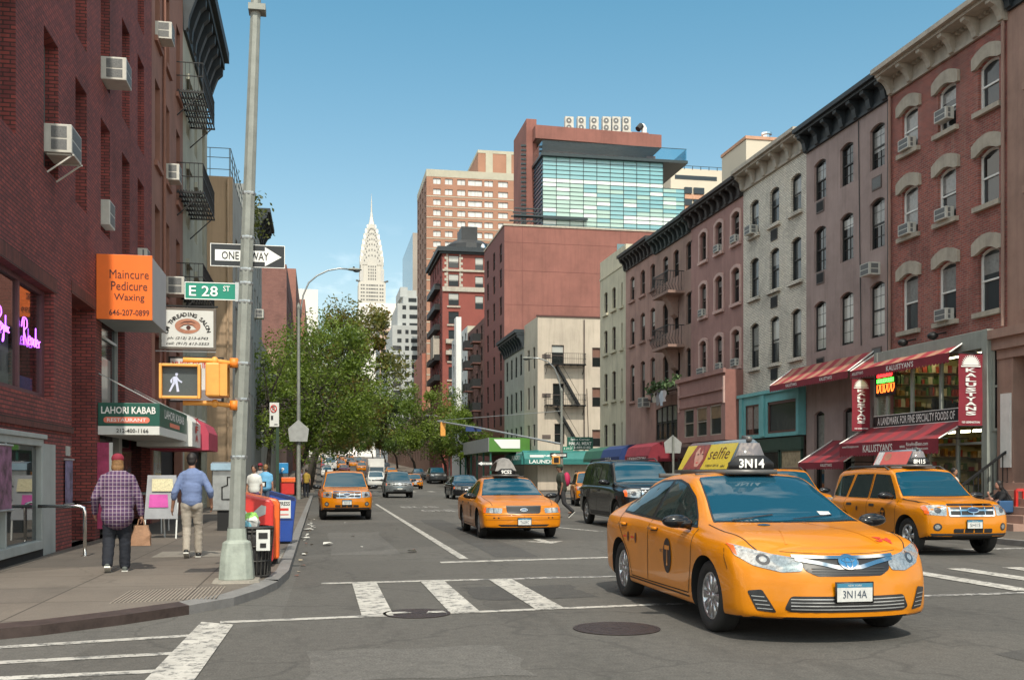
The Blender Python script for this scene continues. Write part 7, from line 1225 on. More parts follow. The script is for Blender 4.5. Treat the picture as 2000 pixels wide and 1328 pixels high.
person('person with a white top near the spice shop door, behind the right hand taxi', (16.75, 24.9, .12), rad(200), {}, dict(skin=sk2, shirt=m_whs, legs=m_jean, shoe=m_shoeb, hair=m_hairb, long=True, short=True), 1.56, lod=1)
person('bald person waiting by the spice shop door', (16.6, 25.6, .12), rad(90), {}, dict(skin=sk1, shirt=m_gtee, legs=m_jean, shoe=m_shoeb, short=True), 1.62, lod=1)
for i, (x, y, c1, lb) in enumerate(((-1.1, 66, mat('lilac_cloth', (.4, .3, .42), .85), 'distant person in lilac on the left pavement under the trees'), (-.8, 62, mat('mustard_cloth', (.3, .2, .03), .85), 'distant person in mustard yellow beside the parked taxi'), (-2.4, 70, m_gtee, 'distant person in grey far along the left pavement'))): person(lb, (x, y, .12), rad(170 - 160 * (i % 2)), w_, dict(skin=sk2, shirt=c1, legs=m_jean, shoe=m_shoeb, hair=m_hairb, short=True), 1.7, lod=1)
# -- vehicles
def carpaint(name, c, rough=.28, metal=0., flake=0.):
	m, nt, b = _new(name); p = pos(nt)
	b.inputs['Base Color'].default_value = (*c, 1); b.inputs['Roughness'].default_value = rough; b.inputs['Metallic'].default_value = metal
	b.inputs['Coat Weight'].default_value = .4; b.inputs['Specular IOR Level'].default_value = .25; b.inputs['Coat Roughness'].default_value = .035; b.inputs['Coat IOR'].default_value = 1.5
	col = ramp(nt, noise(nt, p, 1.5, 5), [sc3(c, .88), c], [.3, .6]); nt.links.new(col, b.inputs['Base Color'])
	return m
m_taxi = carpaint('taxi_yellow', (.57, .19, .002)); m_taxi2 = carpaint('taxi_yellow_deep', (.54, .172, .002))
m_cblk = carpaint('car_black', (.008, .009, .011), .2); m_csil = carpaint('car_grey', (.16, .18, .19), .3, .4); m_cwht = carpaint('car_white', (.6, .6, .58)); m_cdgr = carpaint('car_dark_grey', (.05, .055, .06), .3, .3); m_cblue = carpaint('car_blue', (.03, .06, .14)); m_cred = carpaint('car_red', (.35, .03, .025))
m_tyre = mat('tyre_rubber', (.018, .018, .018), .75, ns=12, var=.25); m_rim = mat('alloy_rim', (.58, .59, .60), .28, .85, var=.1, ns=8); m_seam = mat('panel_gap', (.02, .012, .006), .7, var=0)
m_wsg = glass('windscreen_glass', (.007, .050, .082), .03, .45); m_sdg = glass('side_glass', (.012, .022, .022), .03, .6); m_lamp = mat('headlamp_glass', (.36, .37, .37), .10, .5, ns=34, var=.5, coat=1.); m_lampd = mat('lamp_dark', (.05, .05, .055), .2, .3, coat=1.); m_amber = mat('amber_lens', (.7, .12, .02), .2, coat=1., var=.1); m_tail = mat('tail_lens', (.35, .015, .012), .2, coat=1.)  # windscreen blue: reflected sky put into the base colour
m_grl = mat('grille_black', (.014, .014, .015), .4, ns=30); m_chr = mat('chrome_trim', (.7, .72, .74), .1, 1., var=0); m_plate = mat('plate_white', (.55, .55, .53), .5, ns=15, var=.15); m_plblue = mat('plate_blue', (.04, .18, .28), .5, var=0); m_bump = mat('dark_bumper', (.03, .031, .033), .5); m_silv = mat('silver_trim', (.42, .43, .43), .35, .6, var=.05); m_under = mat('underbody', (.01, .01, .01), .9)
def interp(tab):
	xs = [a for a, b in tab]; ys = [b for a, b in tab]; n = len(xs); d = [(ys[i + 1] - ys[i]) / (xs[i + 1] - xs[i]) for i in range(n - 1)]
	mm = [d[0]] + [0 if d[i - 1] * d[i] <= 0 else 2 * d[i - 1] * d[i] / (d[i - 1] + d[i]) for i in range(1, n - 1)] + [d[-1]]
	def f(x):
		if x <= xs[0]: return ys[0]
		if x >= xs[-1]: return ys[-1]
		i = max(k for k in range(n - 1) if xs[k] <= x); h = xs[i + 1] - xs[i]; t = (x - xs[i]) / h
		return (2 * t ** 3 - 3 * t * t + 1) * ys[i] + (t ** 3 - 2 * t * t + t) * h * mm[i] + (-2 * t ** 3 + 3 * t * t) * ys[i + 1] + (t ** 3 - t * t) * h * mm[i + 1]
	return f
def car_body(s):
	F = {k: interp(s[k]) for k in ('top', 'belt', 'wid', 'rw', 'rz', 'bot')}
	x0, x1 = s['x0'], s['x1']; rf = s.get('nose', .10)
	def section(x):
		w, zb, zt, bl, rw, rz = (F[k](x) for k in ('wid', 'bot', 'top', 'belt', 'rw', 'rz'))
		mid = (zb + bl) / 2; g = s.get('flare', 0) * sum(math.exp(-((x - a) / .42) ** 2) for a in (s['wb'] / 2, -s['wb'] / 2))
		P = [(0, zb), (w * .7, zb), (w - .05, zb + .01), (w - .01, zb + .08), (w + g, mid), (w + g * .6, bl - .10), (w - .025, bl - .01), (w - .06, bl + .025)]
		c = ((w - .06) * .5 + rw * .5 + s.get('bulge', .02), (bl + .025) * .5 + rz * .5); P += [c, (rw, rz), (rw * .82, rz + (zt - rz) * .62), (rw * .45, zt - (zt - rz) * .07), (0, zt)]
		out = []
		for i in range(len(P) - 1):
			a, b, c2, d = P[max(i - 1, 0)], P[i], P[i + 1], P[min(i + 2, len(P) - 1)]
			n = 4 if i != 1 else 2
			for k in range(n):
				t = k / n; cr = lambda j: b[j] + .5 * t * (c2[j] - a[j] + t * (2 * a[j] - 5 * b[j] + 4 * c2[j] - d[j] + t * (3 * (b[j] - c2[j]) + d[j] - a[j]))) * .85 + .15 * t * (c2[j] - b[j]) - (.15 * 0)
				lin = lambda j: b[j] + (c2[j] - b[j]) * t
				out.append((max(0, .72 * cr(0) + .28 * lin(0)), .72 * cr(1) + .28 * lin(1)))
		out.append(P[-1]); return out
	n = 84; xs = [x0 + rf + (x1 - x0 - 2 * rf) * i / n for i in range(n + 1)]
	rings = []
	def ring(x, sc, xo):
		sec = section(x); zc = (F['bot'](x) + F['top'](x)) / 2
		half = [(y * sc, zc + (z - zc) * sc) for y, z in sec]
		return [(xo, y, z) for y, z in half] + [(xo, -y, z) for y, z in reversed(half[1:-1])]
	for sc in (.02, .3, .55, .75): rings.append(ring(x0 + rf, sc * .9, x0))
	for a in (90, 60, 30): rings.append(ring(x0 + rf, .9 + .1 * math.cos(rad(a)), x0 + rf * (1 - math.sin(rad(a)))))
	for x in xs: rings.append(ring(x, 1, x))
	for a in (30, 60, 90): rings.append(ring(x1 - rf, .9 + .1 * math.cos(rad(a)), x1 - rf * (1 - math.sin(rad(a)))))
	for sc in (.75, .55, .3, .02): rings.append(ring(x1 - rf, sc * .9, x1))
	fb, fr, rb, rr = s['fbow'], interp(s['frake']), s['rbow'], interp(s['rrake']); W = F['wid'](0)
	def warp(p):
		x, y, z = p; u = min(1, abs(y) / W)
		t = max(0, (x - (x1 - .75)) / .75); x -= t * t * (fb * u ** s.get('fpow', 2.4) + fr(z)) if x > x1 - .75 else 0
		t = max(0, ((x0 + .6) - x) / .6); x += t * t * (rb * u ** 2.4 + rr(z)) if t > 0 else 0
		return (x, y, z)
	m = MB(); m.grid([[warp(p) for p in r] for r in rings], s['paint'], closed=True); return m
def rounded(poly, r=.03, n=4):
	out = []; N_ = len(poly)
	for i in range(N_):
		p, a, b = Vector(poly[i]), Vector(poly[i - 1]), Vector(poly[(i + 1) % N_]); da, db = (a - p), (b - p); q = min(r, da.length * .45, db.length * .45)
		s, e = p + da.normalized() * q, p + db.normalized() * q
		for k in range(n + 1): t = k / n; out.append(tuple((1 - t) ** 2 * s + 2 * t * (1 - t) * p + t * t * e))
	return out
class Car:
	def __init__(s, spec, name, label, cat, loc=(0, 0, 0), rz=0, group=None):
		s.sp = spec; s.t = thing(name, label, cat, loc, rz, group); mb = car_body(spec)
		me = bpy.data.meshes.new('body'); me.from_pydata(mb.v, [], mb.f); bm = bmesh.new(); bm.from_mesh(me); bmesh.ops.remove_doubles(bm, verts=bm.verts, dist=1e-4); bmesh.ops.recalc_face_normals(bm, faces=bm.faces); bm.to_mesh(me)
		s.bvh = BVHTree.FromBMesh(bm); bm.free(); me.materials.append(spec['paint']); me.materials.append(m_under)
		o = bpy.data.objects.new('body', me); C.objects.link(o); R_ = spec['rw_']; zc = spec['r']
		cut = MB()
		for xa in (spec['wb'] / 2, -spec['wb'] / 2):
			for sy in (-1, 1): cut.lathe([(0, sy * (spec['trk'] - .30)), (R_, sy * (spec['trk'] - .30)), (R_, sy * 1.3), (0, sy * 1.3)], m_under, (xa, 0, zc), 40, 'y')
		co = cut.build('cut', merge=True); co.data.materials.clear(); md = o.modifiers.new('b', 'BOOLEAN'); md.object = co; md.operation = 'DIFFERENCE'; md.solver = 'EXACT'
		dg = bpy.context.evaluated_depsgraph_get(); m2 = bpy.data.meshes.new_from_object(o.evaluated_get(dg)); o.modifiers.clear(); o.data = m2; bpy.data.objects.remove(co)
		mi = [0] * len(m2.polygons)
		for p in m2.polygons:
			c = p.center
			for xa in (spec['wb'] / 2, -spec['wb'] / 2):
				d = math.hypot(c.x - xa, c.z - zc)
				if (abs(d - R_) < .02 and abs(p.normal.y) < .5) or (d < R_ and abs(abs(c.y) - (spec['trk'] - .30)) < .01): mi[p.index] = 1
			if c.z < spec['bot'][0][1] + .06 and p.normal.z < -.7: mi[p.index] = 1
		m2.polygons.foreach_set('material_index', mi); m2.polygons.foreach_set('use_smooth', [True] * len(mi)); m2.set_sharp_from_angle(angle=rad(38)); o.name = m2.name = 'body'; o.parent = s.t; ROOT[o.name] = ROOT[s.t.name]; s.body = o
	def hit(s, u, v, d, off):
		if d == 'f': o, r = Vector((6, u, v)), Vector((-1, 0, 0))
		elif d == 'b': o, r = Vector((-6, u, v)), Vector((1, 0, 0))
		elif d == 't': o, r = Vector((u, v, 5)), Vector((0, 0, -1))
		else: sg = 1 if d == 'l' else -1; o, r = Vector((u, sg * 5, v)), Vector((0, -sg, 0))
		h = s.bvh.ray_cast(o, r)
		if h[0] is None: return None
		n = h[1];
		if n.dot(r) > 0: n = -n
		return h[0] + n * off
	def tris(s, poly, res):
		P = [Vector(p) for p in poly]; Q = []
		for i in range(len(P)):
			a, b = P[i], P[(i + 1) % len(P)]; k = max(1, int((b - a).length / res)); Q += [a.lerp(b, j / k) for j in range(k)]
		n = len(Q); us = [p.x for p in Q]; vs = [p.y for p in Q]
		inner = []; u = min(us) + res * .5
		while u < max(us):
			v = min(vs) + res * .5
			while v < max(vs): inner.append(Vector((u + .13 * res * math.sin(v * 99), v))); v += res
			u += res
		r = geometry.delaunay_2d_cdt(Q + inner, [(i, (i + 1) % n) for i in range(n)], [], 1, 1e-5)
		return r[0], r[2]
	def patch(s, m, poly, d, mm, off=.004, res=.06, rnd=.02):
		vs, fs = s.tris(rounded([tuple(p) for p in poly], rnd) if rnd else poly, res)
		pts = [s.hit(v.x, v.y, d, off) for v in vs]; ok = [f for f in fs if all(pts[i] is not None for i in f)]
		m.add([p if p is not None else Vector((0, 0, .5)) for p in pts], ok, mm); return m
	def line(s, m, path, d, mm=None, wd=.010, off=.003):
		P = [Vector(p) for p in path]; Q = []
		for i in range(len(P) - 1): k = max(1, int((P[i + 1] - P[i]).length / .05)); Q += [P[i].lerp(P[i + 1], j / k) for j in range(k)]
		Q.append(P[-1]); L_, R_ = [], []
		for i, p in enumerate(Q):
			t = (Q[min(i + 1, len(Q) - 1)] - Q[max(i - 1, 0)]).normalized(); nn = Vector((-t.y, t.x)) * wd / 2
			a, b = s.hit(*(p + nn), d, off), s.hit(*(p - nn), d, off)
			if a is None or b is None: continue
			L_.append(a); R_.append(b)
		if len(L_) > 1: m.grid([L_, R_], mm or m_seam)
	def txt(s, m, t, d, u, v, w, h, mm, off=.007, flip=1, bold=.02, rot=0):
		T = glyphs(t, bold, 0, 1.)
		if not T: return
		vs, fs = T; x0, x1, y0, y1 = min(p[0] for p in vs), max(p[0] for p in vs), min(p[1] for p in vs), max(p[1] for p in vs)
		pts = []
		for p in vs:
			a, b = ((p[0] - x0) / (x1 - x0) - .5) * w * flip, ((p[1] - y0) / (y1 - y0) - .5) * h
			pts.append(s.hit(*((u + a, v + b) if not rot else (u + b * rot, v + a * rot)), d, off) or Vector((0, 0, .5)))
		m.add(pts, fs, mm)
	def make(s, name, fn, parent=None):
		m = MB(); fn(m); o = m.build(name, parent or s.t, local=True, smooth=True); return o
	def wheels(s, style='spoke10', nspk=10):
		r = s.sp['r']; tw = s.sp.get('tw', .21); k = .66 if r < .35 else .64
		for xa in (s.sp['wb'] / 2, -s.sp['wb'] / 2):
			for sy in (-1, 1):
				yo = s.sp['trk'] - .012; c = (xa, 0, r); S = lambda y: sy * (yo - y)
				prof = [(r * k, S(.03)), (r * (k + .05), S(.006)), (r * .86, S(0)), (r * .95, S(.012)), (r * .99, S(.035)), (r, S(.06)), (r, S(tw - .05)), (r * .97, S(tw - .02)), (r * k, S(tw))]
				w = s.make('wheel', lambda m: m.lathe(prof, m_tyre, c, 36, 'y'))
				def rim(m):
					m.lathe([(r * k, S(.028)), (r * (k - .03), S(.022)), (r * (k - .06), S(.035)), (r * (k - .07), S(.10)), (0, S(.10))], m_rim, c, 36, 'y')
					m.lathe([(r * (k - .075), S(.085)), (0, S(.085))], m_bump, c, 24, 'y'); m.lathe([(r * .13, S(.04)), (r * .11, S(.028)), (0, S(.027))], m_rim, c, 16, 'y')
					for i in range(nspk):
						a = 2 * math.pi * i / nspk; dx, dz = math.cos(a), math.sin(a); tx, tz = -dz, dx
						w0, w1 = (.10, .15) if nspk < 8 else (.065, .115)
						if nspk >= 8: tw_ = .35
						else: tw_ = 0
						q = lambda rr, ww, yy: (xa + dx * r * rr + tx * r * ww, S(yy), r + dz * r * rr + tz * r * ww)
						m.add([q(.1, -w0, .035), q(.1, w0, .035), q(k - .04, w1, .03), q(k - .04, -w1, .03), q(.1, -w0, .06), q(.1, w0, .06), q(k - .04, w1, .06), q(k - .04, -w1, .06)], [(0, 1, 2, 3), (0, 4, 5, 1), (1, 5, 6, 2), (2, 6, 7, 3), (3, 7, 4, 0)], m_rim)
				s.make('rim', rim, w)
	def mirrors(s, x, y, z, mm, k=1.):
		for sy in (-1, 1): s.make('mirror', lambda m: (m.ell((x, sy * (y + .10 * k), z), (.075 * k, .14 * k, .066 * k), mm, 14, 10), m.ell((x + .015, sy * (y + .03 * k), z - .02), (.06 * k, .09 * k, .05 * k), mm, 12, 8), m.bar((x + .02, sy * (y - .04), z - .06), (x, sy * (y + .06), z - .03), .05, mm)))
	def plate(s, x, z, t, w=.31, h=.155, y=0, top='NEW YORK', rear=False):
		p = s.make('license_plate', lambda m: (m.box(x - .012, x, y - w / 2 - .012, y + w / 2 + .012, z - h / 2 - .012, z + h / 2 + .012, m_grl), m.quad((x + .002, y - w / 2, z - h / 2), (x + .002, y + w / 2, z - h / 2), (x + .002, y + w / 2, z + h / 2), (x + .002, y - w / 2, z + h / 2), m_plate), m.quad((x + .0035, y - w / 2, z + h / 2 - .035), (x + .0035, y + w / 2, z + h / 2 - .035), (x + .0035, y + w / 2, z + h / 2), (x + .0035, y - w / 2, z + h / 2), m_plblue)))
		s.make('plate_lettering', lambda m: (m.text(t, (x + .005, y, z - .015), (0, 1, 0), (0, 0, 1), mat('plate_ink', (.03, .05, .08), .5, var=0), w * .68, h * .42, bold=.0), m.text(top, (x + .005, y, z + h / 2 - .018), (0, 1, 0), (0, 0, 1), m_plate, w * .4, .016)), p)
T_LOGO = lambda car, x, z, r: (lambda m: [(car.patch(m, [(x + r * .68 * math.cos(a * math.pi / 10), z + r * math.sin(a * math.pi / 10)) for a in range(20)], d, mat('logo_black', (.02, .012, .01), .5, var=0), .006, .04, 0), car.txt(m, 'T', d, x, z, r * .8, r * 1.15, car.sp['paint'], .008, -1 if d == 'l' else 1, .035), car.txt(m, 'NYC', d, x + (-1 if d == 'r' else 1) * r * 1.0, z + r * .22, r * .5, r * .2, mat('logo_black', (0, 0, 0)), .007, -1 if d == 'l' else 1, .02)) for d in ('l', 'r')])
def roof_sign(car, x, z, l, num, ad, wd=.30, wrapped=False):
	a = x - l / 2; b = x + l / 2; fr = mat('sign_frame_grey', (.12, .115, .11), .4, .3)
	base = car.make('roof_sign', lambda m: (m.box(a - .05, b + .12, -wd - .03, wd + .03, z + .02, z + .07, fr), m.box(a + .1, a + .16, -.5, .5, z - .02, z + .03, fr), m.box(b - .2, b - .14, -.5, .5, z - .02, z + .03, fr)))
	if wrapped:
		rr = random.Random(2); car.make('wrapped_cover', lambda m: m.grid([[(a + (b - a) * i / 9 + .02 * rr.random(), (wd * (1 - .42 * h / .42) + .03 * rr.random()) * math.cos(math.pi * j / 9), z + .07 + h * (.75 + .25 * math.sin(math.pi * j / 9)) + .02 * rr.random()) for j in range(10)] for i, h in enumerate((.1, .28, .36, .40, .42, .43, .42, .4, .3, .1))], mat('grey_tarp', (.20, .19, .18), .8, ns=6, var=.3)), base)
	else:
		t = wd * .42; H_ = .29
		car.make('sign_body', lambda m: (m.prism([(a, -wd, z + .07), (a, wd, z + .07), (a, t, z + .07 + H_), (a, t * .6, z + .1 + H_), (a, -t * .6, z + .1 + H_), (a, -t, z + .07 + H_)], (l, 0, 0), mat('sign_hood', (.10, .13, .16), .3, coat=.5)),), base)
		car.make('sign_end', lambda m: (m.prism([(b, -wd + .02, z + .07), (b, wd - .02, z + .07), (b, t, z + .06 + H_), (b, -t, z + .06 + H_)], (.05, 0, 0), mat('clear_end_plastic', (.19, .165, .16), .15, coat=1., ns=3, var=.3)), m.bar((b + .03, 0, z + .1 + H_), (b - .12, 0, z + .12 + H_), .05, fr)), base)
		for sy in (-1, 1):
			Pq = lambda u, v: Vector((a + (b - a) * u, sy * (wd + .004 + (t - wd) * v), z + .075 + (H_ - .01) * v))
			R_ = (lambda u: u) if sy < 0 else (lambda u: 1 - u)
			face = car.make('advert', lambda m: ad(m, lambda u, v, o=0: Pq(R_(u), v) + Vector((0, sy * (.003 + o), 0))), base)
	car.make('number_plaque', lambda m: (m.prism([(b + .05, -.24, z + .07), (b + .05, .24, z + .07), (b + .05, .24, z + .14), (b + .05, .14, z + .22), (b + .05, -.14, z + .22), (b + .05, -.24, z + .14)], (.03, 0, 0), m_grl), m.text(num, (b + .085, 0, z + .135), (0, 1, 0), (0, 0, 1), m_let, .27, .095, bold=.03)), base)
def ad_red(m, P):
	q = lambda u0, u1, v0, v1, mm, o: m.quad(P(u0, v0, o), P(u1, v0, o), P(u1, v1, o), P(u0, v1, o), mm)
	q(0, 1, 0, 1, mat('advert_red', (.62, .10, .06), .4, coat=.5, ns=5, var=.1), 0); q(.02, .2, .0, 1, mat('advert_white', (.55, .55, .55), .4, ns=20, var=.5), .001); m.add([P(.36 + .1 * math.cos(i * .4), .6 + .3 * math.sin(i * .4), .002) for i in range(16)], [tuple(range(16))], m_skin0)
def ad_yellow(m, P):
	q = lambda pts, mm, o: m.add([P(u, v, o) for u, v in pts], [tuple(range(len(pts)))], mm); yl = mat('advert_yellow', (.55, .42, .015), .4, coat=.5, var=.06); hair = mat('advert_auburn', (.22, .035, .02), .4, coat=.4, ns=14, var=.5); sk = mat('advert_skin', (.5, .27, .2), .4, coat=.4, var=.1)
	q([(0, 0), (1, 0), (1, 1), (0, 1)], yl, 0); q([(.10, 0), (.48, 0), (.50, .4), (.48, 1), (.20, 1), (.14, .5)], hair, .001); q([(.27, .9), (.24, .7), (.27, .45), (.33, .12), (.40, .1), (.44, .35), (.46, .7), (.42, .9)], sk, .002); q([(.29, 1), (.31, .75), (.36, .6), (.37, 1)], hair, .003); q([(.36, 1), (.37, .8), (.44, .5), (.47, .25), (.49, 1)], hair, .003)
	for x in (.31, .40): q([(x - .025, .62), (x, .59), (x + .025, .62), (x, .645)], m_brl, .004)
	q([(.325, .28), (.36, .25), (.40, .28), (.36, .30)], m_redl, .004); q([(.35, .52), (.335, .38), (.365, .37)], mat('advert_shade', (.4, .2, .14), .4, var=0), .004)
	T = glyphs('selfie', -.004, 0, 1); vs, fs = T; x0, x1, y0, y1 = min(p[0] for p in vs), max(p[0] for p in vs), min(p[1] for p in vs), max(p[1] for p in vs)
	m.add([P(.55 + .38 * (p[0] - x0) / (x1 - x0), .40 + .46 * (p[1] - y0) / (y1 - y0), .003) for p in vs], fs, m_brl)
	for tx, u, v, w, h in (('TUESDAY SEPT 30', .56, .10, .26, .09), ('abc', .86, .08, .08, .1)):
		vs, fs = glyphs(tx, .01, 0, 1); x0, x1, y0, y1 = min(p[0] for p in vs), max(p[0] for p in vs), min(p[1] for p in vs), max(p[1] for p in vs); m.add([P(u + w * (p[0] - x0) / (x1 - x0), v + h * (p[1] - y0) / (y1 - y0), .003) for p in vs], fs, m_bl)
mir = lambda poly: [(-a, b) for a, b in poly]
# -- hybrid sedan
SEDAN = dict(wb=2.775, r=.332, rw_=.375, trk=.895, x0=-2.45, x1=2.36, paint=m_taxi, nose=.12, flare=.018,
	top=[(-2.45, 1.02), (-2.2, 1.085), (-1.9, 1.11), (-1.6, 1.19), (-1.0, 1.40), (-.5, 1.468), (-.1, 1.475), (.2, 1.44), (.6, 1.27), (1.08, 1.02), (1.25, .985), (1.7, .935), (2.1, .86), (2.3, .79), (2.36, .74)],
	belt=[(-2.45, .86), (-2, .95), (-1, .955), (0, .925), (1, .885), (1.6, .85), (2.1, .78), (2.36, .69)],
	wid=[(-2.45, .80), (-2.1, .875), (-1.4, .905), (0, .91), (1.2, .91), (1.7, .90), (2.1, .87), (2.36, .82)],
	rw=[(-2.45, .66), (-1.9, .68), (-1.5, .64), (-1.0, .585), (0, .60), (.3, .61), (.8, .68), (1.15, .76), (1.6, .74), (2.1, .66), (2.36, .60)],
	rz=[(-2.45, .98), (-1.9, 1.08), (-1.5, 1.17), (-1.0, 1.36), (-.3, 1.425), (.15, 1.40), (.6, 1.22), (1.1, .985), (1.3, .95), (1.7, .905), (2.1, .83), (2.36, .72)],
	bot=[(-2.45, .34), (-2.1, .26), (-1.4, .20), (1.4, .19), (2.0, .20), (2.36, .22)],
	fbow=.38, fpow=2.4, frake=[(.1, .10), (.28, .0), (.5, .015), (.62, .05), (.75, .14), (.9, .3)], rbow=.3, rrake=[(.2, .12), (.5, 0), (.8, .03), (1.1, .12)])
def sedan_parts(c, detail=True):
	sp = c.sp
	ws = [(1.08, -.70), (.62, -.605), (.22, -.535), (.19, 0), (.22, .535), (.62, .605), (1.08, .70), (1.17, .35), (1.19, 0), (1.17, -.35)]
	c.make('windscreen', lambda m: c.patch(m, [(x + .03, y * 1.035) for x, y in ws], 't', m_grl, .002, .07)); c.make('windscreen_pane', lambda m: c.patch(m, ws, 't', m_wsg, .005, .07))
	c.make('sticker', lambda m: c.patch(m, [(1.0, .50), (.93, .50), (.93, .38), (1.0, .38)], 't', m_plate, .009, .05, 0))
	c.make('rear_window', lambda m: c.patch(m, [(-1.75, -.55), (-1.05, -.5), (-1.05, .5), (-1.75, .55)], 't', m_sdg, .004, .08))
	sw = [[(.93, .96), (.50, 1.20), (.22, 1.325), (-.05, 1.372), (-.20, 1.376), (-.28, .985)], [(-.36, .985), (-.28, 1.376), (-.70, 1.355), (-1.15, 1.24), (-1.42, 1.115), (-1.42, 1.02)]]
	for d in 'lr':
		c.make('window_surround', lambda m: c.patch(m, [(1.0, .935), (.5, 1.225), (.2, 1.352), (-.1, 1.40), (-.7, 1.385), (-1.2, 1.265), (-1.52, 1.10), (-1.47, 1.0), (-.3, .962)], d, m_grl, .0025, .07))
		for w in sw: c.make('side_window', lambda m: c.patch(m, w, d, m_sdg, .005, .07))
		for i, path in enumerate(([(1.03, .93), (1.02, .6), (.93, .31), (-.33, .30), (-.31, .96)], [(-.31, .96), (-.33, .30), (-.92, .30), (-1.02, .55), (-1.35, .82), (-1.46, 1.0)])):
			dr = c.make('door', lambda m: c.line(m, path, d, m_seam, .012, .003)); hx = -.12 if i == 0 else -1.2
			c.make('handle', lambda m: (c.patch(m, [(hx - .10, .845), (hx + .12, .85), (hx + .12, .885), (hx - .10, .88)], d, m_seam, .004, .04, .01), m.bar(c.hit(hx - .1, .868, d, .03), c.hit(hx + .12, .872, d, .03), .03, sp['paint'])), dr)
		c.make('side_moulding', lambda m: c.line(m, [(.95, .275), (-1.0, .275)], d, m_seam, .016, .003))
		c.make('taxi_marking', lambda m: [c.patch(m, [(x + .045 * .7 * math.cos(a * .5), .735 + .06 * math.sin(a * .5)) for a in range(13)], d, m_brl, .005, .04, 0) for x in (-.75, -1.02)] + [c.line(m, [(x - .07, .735), (x - .17, .735)], d, m_redl, .02, .005) for x in (-.75, -1.02)])
	c.make('taxi_emblem', T_LOGO(c, .33, .62, .18))
	hl = [(.42, .735), (.60, .765), (.862, .845), (.85, .75), (.74, .665), (.55, .615), (.40, .625), (.38, .68)]
	for k in (1, -1):
		h = c.make('headlight', lambda m: c.patch(m, [(k * a, b) for a, b in hl], 'f', m_lamp, .006, .035, .02))
		c.make('lens', lambda m: (c.patch(m, [(k * (.66 + .05 * math.cos(a * .5)), .715 + .045 * math.sin(a * .5)) for a in range(13)], 'f', m_lampd, .009, .03, 0), c.patch(m, [(k * (.66 + .028 * math.cos(a * .5)), .715 + .025 * math.sin(a * .5)) for a in range(13)], 'f', m_lamp, .012, .03, 0)), h); c.make('indicator', lambda m: c.patch(m, [(k * .828, .828), (k * .86, .842), (k * .85, .765), (k * .83, .745)], 'f', m_amber, .009, .03, .008), h)
		c.make('fog_vent', lambda m: (c.patch(m, [(k * .70, .47), (k * .80, .455), (k * .74, .29), (k * .60, .275)], 'f', m_grl, .005, .04, .02), *[c.line(m, [(k * (.63 + .018 * i), .305 + .034 * i), (k * (.735 + .012 * i), .31 + .034 * i)], 'f', m_silv, .007, .009) for i in range(4)]))
	g = c.make('grille', lambda m: (c.patch(m, [(-.42, .74), (.42, .74), (.37, .63), (.28, .585), (-.28, .585), (-.37, .63)], 'f', m_grl, .004, .05, .02), *[c.line(m, [(-.32, .605 + .022 * i), (.32, .605 + .022 * i)], 'f', m_bump, .008, .007) for i in range(3)]))
	c.make('chrome_bar', lambda m: (c.line(m, [(-.45, .745), (-.2, .735), (0, .733), (.2, .735), (.45, .745)], 'f', m_chr, .026, .014), c.line(m, [(-.43, .722), (-.25, .69), (-.1, .655), (.1, .655), (.25, .69), (.43, .722)], 'f', m_chr, .030, .012)), g)
	c.make('emblem', lambda m: (c.patch(m, [(.085 * math.cos(a * .3), .695 + .057 * math.sin(a * .3)) for a in range(21)], 'f', mat('emblem_blue', (.03, .16, .34), .2, coat=1., var=0), .016, .05, 0), c.line(m, [(.083 * math.cos(a * .3), .695 + .055 * math.sin(a * .3)) for a in range(22)], 'f', m_chr, .012, .018), c.line(m, [(.028 * math.cos(a * .35), .69 + .046 * math.sin(a * .35)) for a in range(19)], 'f', m_chr, .008, .02), c.line(m, [(.055 * math.cos(a * .35), .713 + .02 * math.sin(a * .35)) for a in range(19)], 'f', m_chr, .008, .02)), g)
	c.make('lower_grille', lambda m: (c.patch(m, [(-.50, .42), (.50, .42), (.55, .31), (.50, .285), (-.50, .285), (-.55, .31)], 'f', m_grl, .005, .05, .03), *[c.line(m, [(-.5, .31 + .028 * i), (.5, .31 + .028 * i)], 'f', m_silv, .008, .009) for i in range(4)]))
	c.make('bonnet_seam', lambda m: ([c.line(m, [(1.12, k * .775), (1.5, k * .765), (1.9, k * .71), (2.1, k * .62)], 't', m_seam, .010, .003) for k in (1, -1)], c.line(m, [(-.52, .785), (-.25, .77), (0, .767), (.25, .77), (.52, .785)], 'f', m_seam, .004, .002), *[c.line(m, [(1.22, k * .1), (1.6, k * .3), (2.0, k * .42)], 't', sp['paint'], .02, .004) for k in (1, -1)]))
	c.make('bumper_seam', lambda m: [c.line(m, [(1.86, .62), (1.80, .72), (1.76, .80)], d, m_seam, .008, .003) for d in 'lr'])
	c.make('wiper', lambda m: [c.line(m, [(1.12, y), (1.0, y + .45)], 't', m_grl, .02, .015) for y in (-.55, .05)])
	c.mirrors(.86, .90, .995, m_cblk, 1.0)
	hb = c.hit(0, .42, 'f', .02); c.plate(hb.x + .01, .455, '3N14A', y=-.0)
	c.wheels(nspk=10)
	if detail: c.make('hood_number', lambda m: c.txt(m, '24', 't', 1.93, -.50 * -1, .16, .09, m_redl, .006, 1, .03, rot=1)); c.make('hood_badge', lambda m: c.patch(m, [(1.33 + .05 * math.cos(a * .5), -.33 + .06 * math.sin(a * .5)) for a in range(13)], 't', m_chr, .006, .04, 0))
